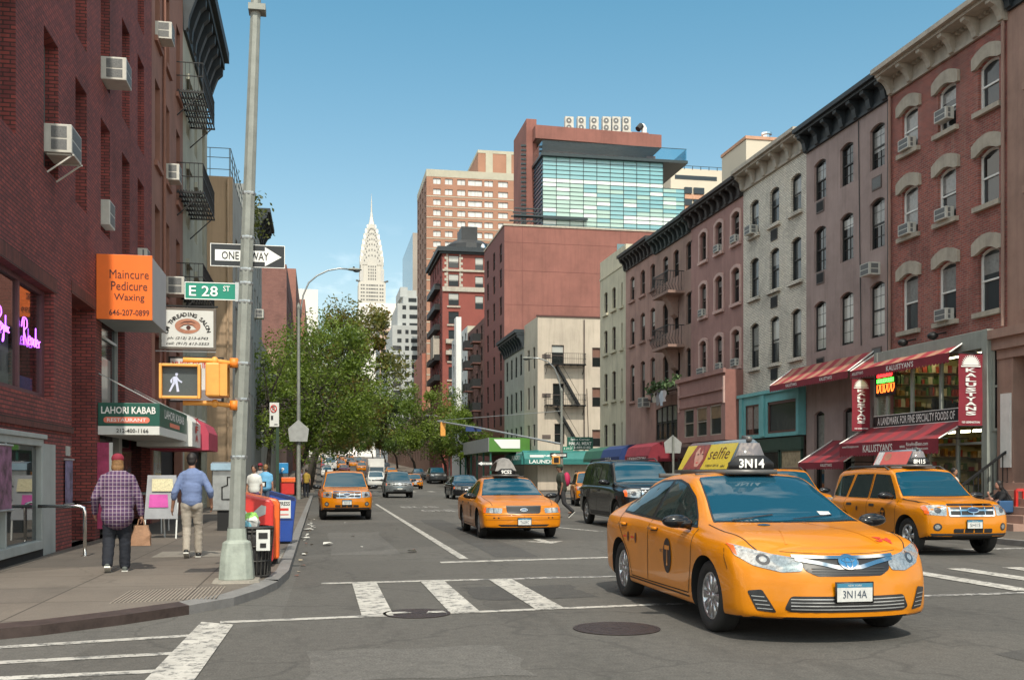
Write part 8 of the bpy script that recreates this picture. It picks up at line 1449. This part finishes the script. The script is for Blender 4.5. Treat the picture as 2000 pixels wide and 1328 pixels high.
# -- long saloon
CROWN = dict(wb=2.91, r=.345, rw_=.40, trk=.955, x0=-2.85, x1=2.52, paint=m_taxi2, nose=.12, flare=.015,
	top=[(-2.85, .98), (-2.6, 1.03), (-1.9, 1.06), (-1.65, 1.10), (-1.0, 1.40), (-.6, 1.46), (-.1, 1.465), (.1, 1.43), (.5, 1.24), (.92, 1.04), (1.1, 1.01), (1.7, .95), (2.2, .87), (2.45, .80), (2.52, .76)],
	belt=[(-2.85, .86), (-2, .92), (0, .90), (1, .87), (1.8, .83), (2.3, .77), (2.52, .71)], wid=[(-2.85, .90), (-2.2, .96), (0, .975), (1.5, .97), (2.2, .955), (2.52, .92)],
	rw=[(-2.85, .80), (-1.9, .80), (-1.6, .72), (-1.0, .62), (0, .63), (.1, .64), (.5, .70), (.95, .80), (1.5, .82), (2.2, .78), (2.52, .74)], rz=[(-2.85, .95), (-1.9, 1.03), (-1.6, 1.09), (-1.0, 1.36), (-.3, 1.42), (.05, 1.39), (.5, 1.20), (.95, 1.00), (1.5, .94), (2.2, .85), (2.52, .74)],
	bot=[(-2.85, .36), (-2.3, .28), (-1.4, .22), (1.5, .21), (2.2, .25), (2.52, .28)], fbow=.26, frake=[(.1, .08), (.35, 0), (.55, 0), (.62, .05), (.8, .10), (.9, .2)], rbow=.2, rrake=[(.2, .1), (.5, 0), (1.1, .08)])
def crown_parts(c):
	ws = [(.92, -.76), (.5, -.68), (.10, -.59), (.05, 0), (.10, .59), (.5, .68), (.92, .76), (1.0, .38), (1.02, 0), (1.0, -.38)]
	c.make('windscreen', lambda m: c.patch(m, [(x + .025, y * 1.03) for x, y in ws], 't', m_grl, .002, .08)); c.make('windscreen_pane', lambda m: c.patch(m, ws, 't', m_wsg, .005, .08)); c.make('rear_window', lambda m: c.patch(m, [(-1.6, -.62), (-1.05, -.56), (-1.05, .56), (-1.6, .62)], 't', m_sdg, .004, .08))
	for d in 'lr':
		for w in ([(.78, .94), (.35, 1.2), (.12, 1.32), (-.25, 1.37), (-.28, .95)], [(-.36, .95), (-.33, 1.37), (-.75, 1.34), (-1.05, 1.27), (-1.42, 1.0), (-1.42, .96)]): c.make('side_window', lambda m: c.patch(m, w, d, m_sdg, .004, .08))
		for p in ([(.88, .92), (.88, .4), (.8, .3), (-.32, .3), (-.32, .95)], [(-.32, .3), (-1.0, .3), (-1.15, .7), (-1.42, .95)]): c.make('door', lambda m: c.line(m, p, d, m_seam, .014, .003))
		c.make('door_handle', lambda m: [c.patch(m, [(x, .79), (x + .2, .79), (x + .2, .83), (x, .83)], d, m_bump, .006, .05, .01) for x in (-.15, -1.2)])
	c.make('taxi_emblem', T_LOGO(c, .35, .62, .15))
	for k in (1, -1):
		h = c.make('headlight', lambda m: c.patch(m, [(k * .50, .74), (k * .90, .755), (k * .925, .63), (k * .52, .62)], 'f', m_lamp, .006, .05, .03)); c.make('indicator', lambda m: c.patch(m, [(k * .86, .752), (k * .915, .752), (k * .93, .63), (k * .88, .628)], 'f', m_amber, .009, .05, .01), h); c.make('lens', lambda m: c.line(m, [(k * .70, .74), (k * .70, .63)], 'f', m_lampd, .02, .009), h)
	g = c.make('grille', lambda m: (c.patch(m, [(-.42, .78), (.42, .78), (.40, .64), (.36, .615), (-.36, .615), (-.40, .64)], 'f', m_grl, .006, .05, .03), c.line(m, [(-.42, .785), (.42, .785)], 'f', m_bump, .02, .01)))
	c.make('emblem', lambda m: (c.patch(m, [(.085 * math.cos(a * .4), .70 + .035 * math.sin(a * .4)) for a in range(16)], 'f', mat('emblem_dark', (.02, .03, .08), .2, coat=1), .014, .05, 0), c.line(m, [(.082 * math.cos(a * .4), .70 + .033 * math.sin(a * .4)) for a in range(17)], 'f', m_chr, .012, .016), c.line(m, [(-.05, .70), (.05, .70)], 'f', m_chr, .012, .017)), g)
	c.make('lower_slot', lambda m: c.patch(m, [(-.62, .36), (.62, .36), (.55, .315), (-.55, .315)], 'f', m_grl, .005, .06, .02)); c.make('bumper_seam', lambda m: (c.line(m, [(-.93, .575), (.93, .575)], 'f', m_seam, .010, .004), c.line(m, [(-.93, .47), (.93, .47)], 'f', m_seam, .006, .004), *[c.patch(m, [(x, .50), (x + .04, .50), (x + .04, .53), (x, .53)], 'f', m_grl, .006, .05, 0) for x in (-.72, -.62, .58, .68)]))
	c.make('bonnet_seam', lambda m: ([c.line(m, [(.98, k * .80), (1.6, k * .80), (2.25, k * .72)], 't', m_seam, .012, .003) for k in (1, -1)]))
	c.mirrors(.70, .95, 1.0, m_cblk, 1.1); c.plate(c.hit(0, .43, 'f', .02).x + .01, .43, 'T62BC'); c.wheels(nspk=10)
# -- boxy sport utility vehicle
def suv_spec(paint, sx=1., sy=1., sz=1., **kw):
	k = lambda t, a: [(x * sx, y * a) for x, y in t]
	d = dict(wb=2.62 * sx, r=.36 * sz, rw_=.425 * sz, trk=.885 * sy, x0=-2.24 * sx, x1=2.2 * sx, paint=paint, nose=.09, flare=.03, bulge=.0,
		top=k([(-2.24, 1.16), (-2.14, 1.40), (-2.0, 1.62), (-1.8, 1.685), (-.8, 1.715), (.1, 1.70), (.35, 1.655), (.62, 1.42), (.95, 1.15), (1.08, 1.115), (1.6, 1.085), (2.0, 1.03), (2.14, .98), (2.2, .90)], sz),
		belt=k([(-2.24, 1.0), (-1.5, 1.03), (0, 1.02), (1, .98), (1.7, .94), (2.2, .86)], sz), wid=k([(-2.24, .80), (-1.9, .87), (-1, .895), (1, .895), (1.7, .885), (2.0, .865), (2.2, .83)], sy),
		rw=k([(-2.24, .70), (-1.9, .665), (-1, .675), (.2, .665), (.35, .665), (.65, .71), (1.0, .79), (1.5, .78), (2.0, .73), (2.2, .70)], sy), rz=k([(-2.24, 1.10), (-2.1, 1.36), (-1.95, 1.56), (-1.7, 1.635), (-.5, 1.66), (.2, 1.645), (.38, 1.60), (.65, 1.37), (.98, 1.11), (1.2, 1.075), (1.6, 1.05), (2.0, .99), (2.2, .86)], sz),
		bot=k([(-2.24, .42), (-1.9, .34), (-1.2, .26), (1.2, .26), (1.9, .33), (2.2, .38)], sz), fbow=.24 * sx, fpow=2.6, frake=[(.2, .12), (.42 * sz, .02), (.6 * sz, 0), (.78 * sz, .02), (1.0 * sz, .08)], rbow=.12, rrake=[(.2, .1), (.5, 0), (1.2, .02)])
	d.update(kw); return d
def suv_parts(c, sx=1., sy=1., sz=1., kind='taxi', plate='5H15', grl=True):
	A = lambda pts, a, b: [(x * a, y * b) for x, y in pts]; sp = c.sp
	ws = A([(.93, -.73), (.62, -.67), (.40, -.61), (.36, 0), (.40, .61), (.62, .67), (.93, .73), (1.0, .36), (1.01, 0), (1.0, -.36)], sx, sy)
	c.make('windscreen', lambda m: c.patch(m, [(x + .02, y * 1.03) for x, y in ws], 't', m_grl, .002, .07)); c.make('windscreen_pane', lambda m: c.patch(m, ws, 't', m_wsg, .005, .07)); c.make('rear_window', lambda m: c.patch(m, A([(-.6, 1.12), (.6, 1.12), (.55, 1.5), (-.55, 1.5)], sy, sz), 'b', m_sdg, .004, .09))
	for d in 'lr':
		for w in ([(.80, 1.075), (.55, 1.35), (.35, 1.56), (-.22, 1.585), (-.25, 1.075)], [(-.33, 1.075), (-.31, 1.585), (-1.02, 1.575), (-1.22, 1.075)], [(-1.32, 1.075), (-1.14, 1.57), (-1.75, 1.53), (-1.98, 1.10)]): c.make('side_window', lambda m: c.patch(m, A(w, sx, sz), d, m_sdg, .004, .08))
		for p in ([(.90, 1.05), (.90, .5), (.82, .40), (-.29, .40), (-.29, 1.6)], [(-.29, .40), (-.90, .40), (-1.05, .65), (-1.27, .9), (-1.27, 1.06)]): dr = c.make('door', lambda m: c.line(m, A(p, sx, sz), d, m_seam, .012, .003))
		c.make('door_handle', lambda m: [c.patch(m, A([(x, .90), (x + .22, .90), (x + .22, .955), (x, .955)], sx, sz), d, m_bump, .006, .05, .02) for x in (-.18, -1.15)])
		c.make('sill', lambda m: c.patch(m, A([(.85, .40), (.85, .31), (-.85, .31), (-.85, .40)], sx, sz), d, m_bump, .004, .08, .02))
	if kind == 'taxi': c.make('taxi_emblem', T_LOGO(c, .40 * sx, .74 * sz, .155)); c.make('taxi_marking', lambda m: [c.patch(m, [(x + .04 * math.cos(a * .5), .84 + .05 * math.sin(a * .5)) for a in range(13)], d, m_brl, .006, .04, 0) for d in 'lr' for x in (-.7,)])
	for k in (1, -1):
		h = c.make('headlight', lambda m: c.patch(m, A([(k * .50, .985), (k * .80, .975), (k * .85, .93), (k * .84, .80), (k * .52, .775)], sy, sz), 'f', m_lamp, .006, .04, .03)); c.make('indicator', lambda m: c.patch(m, A([(k * .785, .968), (k * .84, .94), (k * .85, .81), (k * .80, .80)], sy, sz), 'f', m_amber, .009, .04, .01), h); c.make('lens', lambda m: c.patch(m, [(k * sy * (.66 + .06 * math.cos(a * .5)), sz * (.88 + .055 * math.sin(a * .5))) for a in range(13)], 'f', m_lampd, .009, .04, 0), h)
		c.make('fog_lamp', lambda m: (c.patch(m, [(k * sy * (.68 + .075 * math.cos(a * .5)), sz * (.565 + .075 * math.sin(a * .5))) for a in range(13)], 'f', m_bump, .005, .04, 0), c.patch(m, [(k * sy * (.68 + .045 * math.cos(a * .5)), sz * (.565 + .045 * math.sin(a * .5))) for a in range(13)], 'f', m_lamp, .009, .04, 0)))
		c.make('roof_rail', lambda m: m.tube([(.2 * sx, k * .63 * sy, 1.66 * sz), (0, k * .63 * sy, 1.74 * sz), (-1.5 * sx, k * .63 * sy, 1.73 * sz), (-1.75 * sx, k * .63 * sy, 1.64 * sz)], .022, m_bump, 6))
	gm = m_chr if kind != 'dark' else m_silv
	g = c.make('grille', lambda m: (c.patch(m, A([(-.47, 1.0), (.47, 1.0), (.48, .77), (-.48, .77)], sy, sz), 'f', m_grl, .005, .05, .04), *[c.line(m, A([(-.46, z), (.46, z)], sy, sz), 'f', gm, w * sz, .014) for z, w in ((.985, .035), (.885, .03), (.78, .03))], *[c.line(m, A([(x, .78), (x, .985)], sy, sz), 'f', gm, .016 if abs(x) < .4 else .035, .012) for x in (-.46, -.25, 0, .25, .46)]))
	c.make('emblem', lambda m: (c.patch(m, [(.12 * math.cos(a * .4), sz * (.885 + .05 * math.sin(a * .4) / sz)) for a in range(16)], 'f', gm if kind != 'taxi' else mat('emblem_dark', (0, 0, 0)), .02, .05, 0), c.line(m, [(.118 * math.cos(a * .4), sz * .885 + .048 * math.sin(a * .4)) for a in range(17)], 'f', gm, .014, .022)), g)
	c.make('lower_grille', lambda m: (c.patch(m, A([(-.40, .535), (.40, .535), (.40, .455), (-.40, .455)], sy, sz), 'f', m_grl, .006, .05, .03), *[c.line(m, A([(x, .46), (x, .53)], sy, sz), 'f', sp['paint'], .02, .01) for x in (-.2, 0, .2)]))
	c.make('lower_bumper', lambda m: c.patch(m, A([(-.80, .44), (.80, .44), (.74, .37), (-.74, .37)], sy, sz), 'f', m_bump, .004, .06, .03))
	c.make('bonnet_seam', lambda m: ([c.line(m, A([(1.02, k * .80), (1.6, k * .79), (1.98, k * .70)], sx, sy), 't', m_seam, .012, .003) for k in (1, -1)], *[c.line(m, A([(1.1, k * .45), (1.9, k * .40)], sx, sy), 't', m_seam, .006, .002) for k in (1, -1)]))
	c.mirrors(.72 * sx, .90 * sy, 1.14 * sz, m_cblk, 1.15); c.plate(c.hit(0, .62 * sz, 'f', .02).x + .012, .62 * sz, plate); c.wheels(nspk=5)
# -- plain far traffic: few parts each
def far_car(spec, suv, label):
	c = Car(spec, 'car', label, 'car'); Z = 1.18 if suv else .95
	if suv: suvw = [(.93, -.70), (.38, -.6), (.38, .6), (.93, .70)]; sw = [(.80, 1.075), (.35, 1.56), (-1.75, 1.53), (-1.98, 1.10)]; hl = [(.50, .98), (.84, .95), (.84, .80), (.52, .78)]; gr = [(-.45, .98), (.45, .98), (.45, .78), (-.45, .78)]
	else: suvw = [(1.05, -.7), (.25, -.53), (.25, .53), (1.05, .7)]; sw = [(.9, .97), (.2, 1.33), (-.7, 1.35), (-1.4, 1.1), (-1.4, 1.0)]; hl = [(.45, .74), (.86, .80), (.84, .70), (.5, .63)]; gr = [(-.40, .72), (.40, .72), (.36, .6), (-.36, .6)]
	c.make('windscreen', lambda m: c.patch(m, suvw, 't', m_wsg, .005, .1))
	for d in 'lr': c.make('side_window', lambda m: c.patch(m, sw, d, m_sdg, .004, .1))
	for k in (1, -1): c.make('headlight', lambda m: c.patch(m, [(k * a, b) for a, b in hl], 'f', m_lamp, .008, .08, .02))
	c.make('grille', lambda m: c.patch(m, gr, 'f', m_grl, .006, .08, .02))
	for xa in (spec['wb'] / 2, -spec['wb'] / 2):
		for sy in (-1, 1): c.make('wheel', lambda m: m.lathe([(0, sy * (spec['trk'] - .03)), (spec['r'] * .62, sy * (spec['trk'] - .02)), (spec['r'] * .95, sy * (spec['trk'] - .01)), (spec['r'], sy * (spec['trk'] - .05)), (spec['r'], sy * (spec['trk'] - .22))], m_tyre, (xa, 0, spec['r']), 16, 'y'))
	return c.t
def repaint(o, m_):
	for ch in o.children:
		if ch.name.startswith('body'): ch.material_slots[0].link = 'OBJECT'; ch.material_slots[0].material = m_
	return o
# -- trees
LEAF = {}
def leafmat(name, c, tr=.35):
	if name in MATS: return MATS[name]
	c = (c[0] * .82, c[1] * .77, c[2] * .55); m, nt, b = _new(name); b.inputs['Base Color'].default_value = (*c, 1); b.inputs['Roughness'].default_value = .5
	o = nt.nodes['Material Output']; t = N(nt, 'ShaderNodeBsdfTranslucent'); t.inputs[0].default_value = (*sc3(c, 1.5), 1); mx = N(nt, 'ShaderNodeMixShader'); mx.inputs[0].default_value = tr
	nt.links.new(b.outputs[0], mx.inputs[1]); nt.links.new(t.outputs[0], mx.inputs[2]); nt.links.new(mx.outputs[0], o.inputs[0]); return m
m_bark = mat('tree_bark', (.055, .045, .036), .9, ns=8, var=.35, bump=.5)
PAL = {'locust': [leafmat('leaf_locust_%d' % i, c) for i, c in enumerate(((.085, .145, .022), (.135, .215, .032), (.20, .29, .05)))], 'plane': [leafmat('leaf_plane_%d' % i, c) for i, c in enumerate(((.065, .09, .022), (.11, .135, .03), (.19, .18, .045), (.24, .15, .04)))], 'far': [leafmat('leaf_far_%d' % i, c) for i, c in enumerate(((.05, .10, .022), (.09, .155, .032)))]}
def street_tree(label, x, y, h, cw, z0, pal, nleaf, ls, seed, lean=(0, 0), squash=1., clumps=26, group='street trees', zb=None):
	r = random.Random(seed); zb = zg(y) + .12 if zb is None else zb; t = thing('street_tree', label, 'tree', (x, y, zb), 0, group)
	cz = (z0 + h) / 2; top = Vector((x + lean[0], y + lean[1], zb + z0 + (h - z0) * .55)); tr = MB(); rt = .05 * h ** .6
	P = [Vector((x, y, zb)), Vector((x + lean[0] * .1 + r.uniform(-.1, .1), y, zb + z0 * .6)), Vector((x + lean[0] * .4, y + lean[1] * .4, zb + z0 * 1.1)), top]
	tr.tube(P, [rt, rt * .8, rt * .6, rt * .2], m_bark, 9); cs = []
	for i in range(clumps):
		a = r.uniform(0, 2 * math.pi); u = r.random() ** .5; v = r.uniform(-1, 1); k = math.sqrt(max(0, 1 - (abs(v) ** 1.7) * .8)); c = Vector((x + lean[0] + math.cos(a) * u * k * cw / 2 * .86, y + lean[1] + math.sin(a) * u * k * cw / 2 * squash, zb + cz + v * (h - z0) / 2 * .84)); cs.append((c, r.uniform(.32, 1.1) * cw * .165))
		s = P[2].lerp(P[3], r.random()); mid = s.lerp(c, .5) + Vector((0, 0, -.15 * r.random())); tr.tube([s, mid, c], [rt * .32, rt * .2, rt * .06], m_bark, 5, cap=False)
		for q in range(2): e = c + Vector((r.gauss(0, 1), r.gauss(0, 1), r.gauss(0, .7))) * cw * .09; tr.tube([mid.lerp(c, .6), e], [rt * .12, rt * .03], m_bark, 4, cap=False)
	tr.build('trunk', t, smooth=True); cr = MB(); ms = PAL[pal]
	for m_ in ms: cr.mi(m_)
	V, Fc, Mi = cr.v, cr.f, cr.m
	for i in range(nleaf):
		c, s = cs[min(int(r.random() * clumps), clumps - 1)]; d = Vector((r.gauss(0, 1), r.gauss(0, 1), r.gauss(0, .75))); d = d.normalized() * (r.random() ** .42) * s * 1.15; p = c + d
		a = Vector((r.gauss(0, 1), r.gauss(0, 1), r.gauss(0, .8))).normalized(); b = a.cross(Vector((r.gauss(0, 1), r.gauss(0, 1), r.gauss(.6, .6)))).normalized(); L_ = ls * r.uniform(.5, 1.5); W_ = L_ * .42; k = len(V)
		V += [tuple(p - a * L_ * .5), tuple(p + b * W_ * .5), tuple(p + a * L_ * .5), tuple(p - b * W_ * .5)]; Fc.append((k, k + 1, k + 2, k + 3)); Mi.append(min(len(ms) - 1, max(0, int((r.random() * .6 + (hash((round(c.x * 3), round(c.z * 3))) % 100) / 250.) * len(ms)))))
	cr.build('crown', t); return t
street_tree('feathery bright green street tree in front, reaching low over the left pavement', -1.5, 68, 11.2, 10.2, 2.6, 'locust', 27000, .20, 1, (1.6, 0), .7, 44)
street_tree('tall loose olive and rust tinged street tree behind the bright green one', -1.0, 80, 14.6, 8.6, 4.6, 'plane', 19000, .27, 2, (3.9, 1), .8, 44)
street_tree('thin street tree at the left with bare dark twigs beside the tall pole', -3.0, 62, 9.4, 5.2, 2.6, 'locust', 4200, .2, 3, (.2, 0), .8, 26)
street_tree('dark green street tree deep in the left row, trunk by the parked taxi', -.9, 92, 11.5, 9, 3.2, 'plane', 12000, .26, 4, (2.0, 0), .8, 28)
street_tree('far street tree shading the queue in the left lane', -.9, 108, 9.5, 9, 3.2, 'far', 9000, .3, 5, (1.5, 0), 1, 24)
street_tree('broad green street tree beyond the right hand crossing', 15.6, 128, 12.6, 11.5, 3.2, 'locust', 15000, .30, 6, (-1.8, 0), .8, 32)
street_tree('dark leafy street tree left of the broad one on the right side', 15.2, 165, 12.5, 12, 3.0, 'far', 11000, .36, 7, (-3, 0), 1, 28)
street_tree('low street tree by the green hoarding', 15.6, 108, 8.2, 6.0, 2.6, 'locust', 7000, .24, 8, (-.6, 0), 1, 20)
for i, (x, y) in enumerate(((15.2, 205), (15.4, 245), (15.2, 300), (-.9, 125), (-.9, 160), (-.9, 205), (-1, 260), (-1, 320))):
	street_tree('far street tree in the avenue row, ' + ['first beyond the dark leafy one on the right', 'middle of the far right ones', 'farthest on the right', 'first beyond the shading one on the left', 'second far one on the left', 'middle of the far left ones', 'fourth far one on the left', 'farthest on the left'][i], x, y, 11 if x > 0 else 10, 11, 3.5, 'far' if i % 2 else 'plane', 5200, .5, 20 + i, (-3 if x > 0 else 2.2, 0), 1, 20)
m = MB(); r = random.Random(6)
for i in range(900):
	p = Vector((-4.4 + r.gauss(0, .45) + .3, 60 + r.gauss(0, .9), 16.4 + abs(r.gauss(0, .6)) + r.uniform(-1.6, .2))); a = Vector((r.gauss(0, 1), r.gauss(0, 1), r.gauss(0, 1))).normalized() * .13; b = a.cross(Vector((r.gauss(0, 1), r.gauss(0, 1), 1))).normalized() * .07; m.quad(p - a, p + b, p + a, p - b, PAL['plane'][r.randrange(2)])
t = thing('roof_shrub', 'shrubs growing over the roof edge of the grey corner building', 'shrub', (-4.2, 60, 15.5)); m.build('foliage', t); part(t, 'stem', lambda m: [m.tube([(-4.2, 59 + i * .5, 15.5), (-4.0, 59 + i * .5, 17.2)], .03, m_bark, 5) for i in range(4)])
# -- traffic
GT = 'yellow taxis'
c = Car(SEDAN, 'taxi', 'nearest yellow hybrid taxi sedan with a bright yellow roof advert, turning in the crosswalk', 'taxi', group=GT); sedan_parts(c); roof_sign(c, -.56, 1.432, 1.5, '3N14', ad_yellow, .23)
move(c.t, (4.68, 10.9, 0), rad(-90.3)); c.t.scale = (1.06, 1.09, 1.05)
c = Car(CROWN, 'taxi', 'yellow taxi saloon with a grey wrapped roof sign, heading up to the stop line', 'taxi', group=GT); crown_parts(c); roof_sign(c, -.5, 1.465, 1.0, '9C52', None, wrapped=True)
move(c.t, (4.67, 25.75, 0), rad(-90.3)); c.t.scale = (.985,) * 3
c = Car(suv_spec(m_taxi2), 'taxi', 'yellow sport utility taxi parked at the left kerb facing the camera', 'taxi', group=GT); suv_parts(c); escp = c.t
c = Car(suv_spec(m_taxi), 'taxi', 'yellow sport utility taxi with a red roof advert at the right edge', 'taxi', group=GT); suv_parts(c); roof_sign(c, -.5, 1.71, 1.4, '8H15', ad_red, .24)
move(c.t, (11.95, 19.15, 0), rad(-91.8)); c.t.scale = (.965,) * 3
move(escp, (.83, 36.1, 0), rad(-88.9)); escp.scale = (.955,) * 3
e = dup(escp, label='yellow sport utility taxi waiting behind the walking pedestrian with a red backpack', group=GT); move(e, (12.9, 48.2, 0), rad(-100)); e.scale = (.96,) * 3
e = dup(escp, label='yellow taxi partly hidden behind the roof advert of the nearest taxi', group=GT); move(e, (11.9, 25.3, 0), rad(-95)); e.scale = (.97,) * 3
e = dup(escp, label='small yellow taxi in the middle distance behind the grey crossover', group=GT); move(e, (9.3, 103.5, 0), rad(-90)); e.scale = (.9,) * 3
c = Car(suv_spec(m_cblk, 1.22, 1.10, 1.135, wb=3.28, r=.395, rw_=.46), 'sport_utility_vehicle', 'large glossy black sport utility vehicle behind the nearest taxi', 'suv'); suv_parts(c, 1.22, 1.10, 1.135, 'black', 'T64VK'); move(c.t, (9.0, 28.9, 0), rad(-90))
c = Car(suv_spec(m_csil, 1.02, 1., .98), 'crossover_car', 'grey crossover with a silver toothed grille in the middle lane', 'car'); suv_parts(c, 1.02, 1., .98, 'dark', 'FDA 27'); move(c.t, (4.95, 67.0, 0), rad(-90))
c = Car(dict(CROWN, paint=m_cblk), 'car', 'shiny black limousine saloon beside the yellow taxi saloon', 'car'); crown_parts(c); move(c.t, (8.75, 62.8, 0), rad(-90))
fs = far_car(suv_spec(m_cwht), True, 'white sport utility vehicle between the parked taxi and the grey crossover'); move(fs, (5.55, 105, 0), rad(-90)); fs.scale = (1.05,) * 3; fs['group'] = 'distant traffic'
fd = far_car(dict(SEDAN, paint=m_cdgr), False, 'dark grey car in the distant right lane'); move(fd, (13.2, 140, zg(140)), rad(-90)); fd['group'] = 'distant traffic'
e = repaint(dup(fs, label='dark sport utility vehicle with a tall grey face near the right kerb'), m_cdgr); move(e, (13.9, 124, zg(124)), rad(-90)); e.scale = (1.15,) * 3
r = random.Random(12); cols = [('white', m_cwht), ('dark grey', m_cdgr), ('yellow', m_taxi2), ('blue', m_cblue), ('yellow', m_taxi2), ('red', m_cred), ('silver', m_csil), ('black', m_cblk)]
n = 0; where = ['in the left lane', 'in the second lane', 'in the third lane', 'in the right lane']
for row, y in enumerate((150, 172, 196, 222, 250, 282, 318, 356, 400)):
	for ln, x in enumerate((1.2, 3.9, 7.2, 10.4)):
		if r.random() < .2: continue
		nm, mm_ = cols[(n * 5 + row) % 8]; n += 1; yy = y + r.uniform(-6, 6); sv = r.random() < .5
		e = repaint(dup(fs if sv else fd, label='%s distant %s %s, queue row %d from the front' % (nm, 'van like car' if sv else 'car', where[ln], row + 1), group='distant traffic'), mm_); move(e, (x + r.uniform(-.25, .25), yy, zg(yy)), rad(-90))
t = thing('box_truck', 'white box lorry far up the avenue among the queue', 'truck', (1.9, 190, zg(190))); z0 = zg(190)
part(t, 'cargo_box', lambda m: m.box(.8, 3.0, 191, 197, z0 + .9, z0 + 3.6, m_cwht)); part(t, 'cab', lambda m: m.prism([(.85, 191, z0 + .5), (.85, 188.9, z0 + .5), (.85, 188.9, z0 + 1.5), (.85, 189.6, z0 + 2.5), (.85, 191, z0 + 2.6)], (2.1, 0, 0), m_cwht)); part(t, 'windscreen', lambda m: m.quad((1.0, 188.87, z0 + 1.55), (2.8, 188.87, z0 + 1.55), (2.7, 189.5, z0 + 2.4), (1.1, 189.5, z0 + 2.4), m_wsg))
for x in (1.2, 2.6): part(t, 'wheel', lambda m: m.lathe([(0, x - .15), (.45, x - .15), (.45, x + .15), (0, x + .15)], m_tyre, (0, 189.8, z0 + .45), 14, 'x'))
t = thing('box_truck', 'small white box van roof above the grey crossover', 'truck', (7.0, 150, 1.1)); z0 = zg(132); part(t, 'cargo_box', lambda m: m.box(6.0, 8.1, 132, 137, z0 + .7, z0 + 2.9, m_cwht)); part(t, 'cab', lambda m: m.box(6.1, 8.0, 130.2, 132, z0 + .5, z0 + 1.9, m_cwht)); part(t, 'windscreen', lambda m: m.quad((6.2, 130.18, z0 + 1.1), (7.9, 130.18, z0 + 1.1), (7.9, 130.18, z0 + 1.8), (6.2, 130.18, z0 + 1.8), m_wsg))
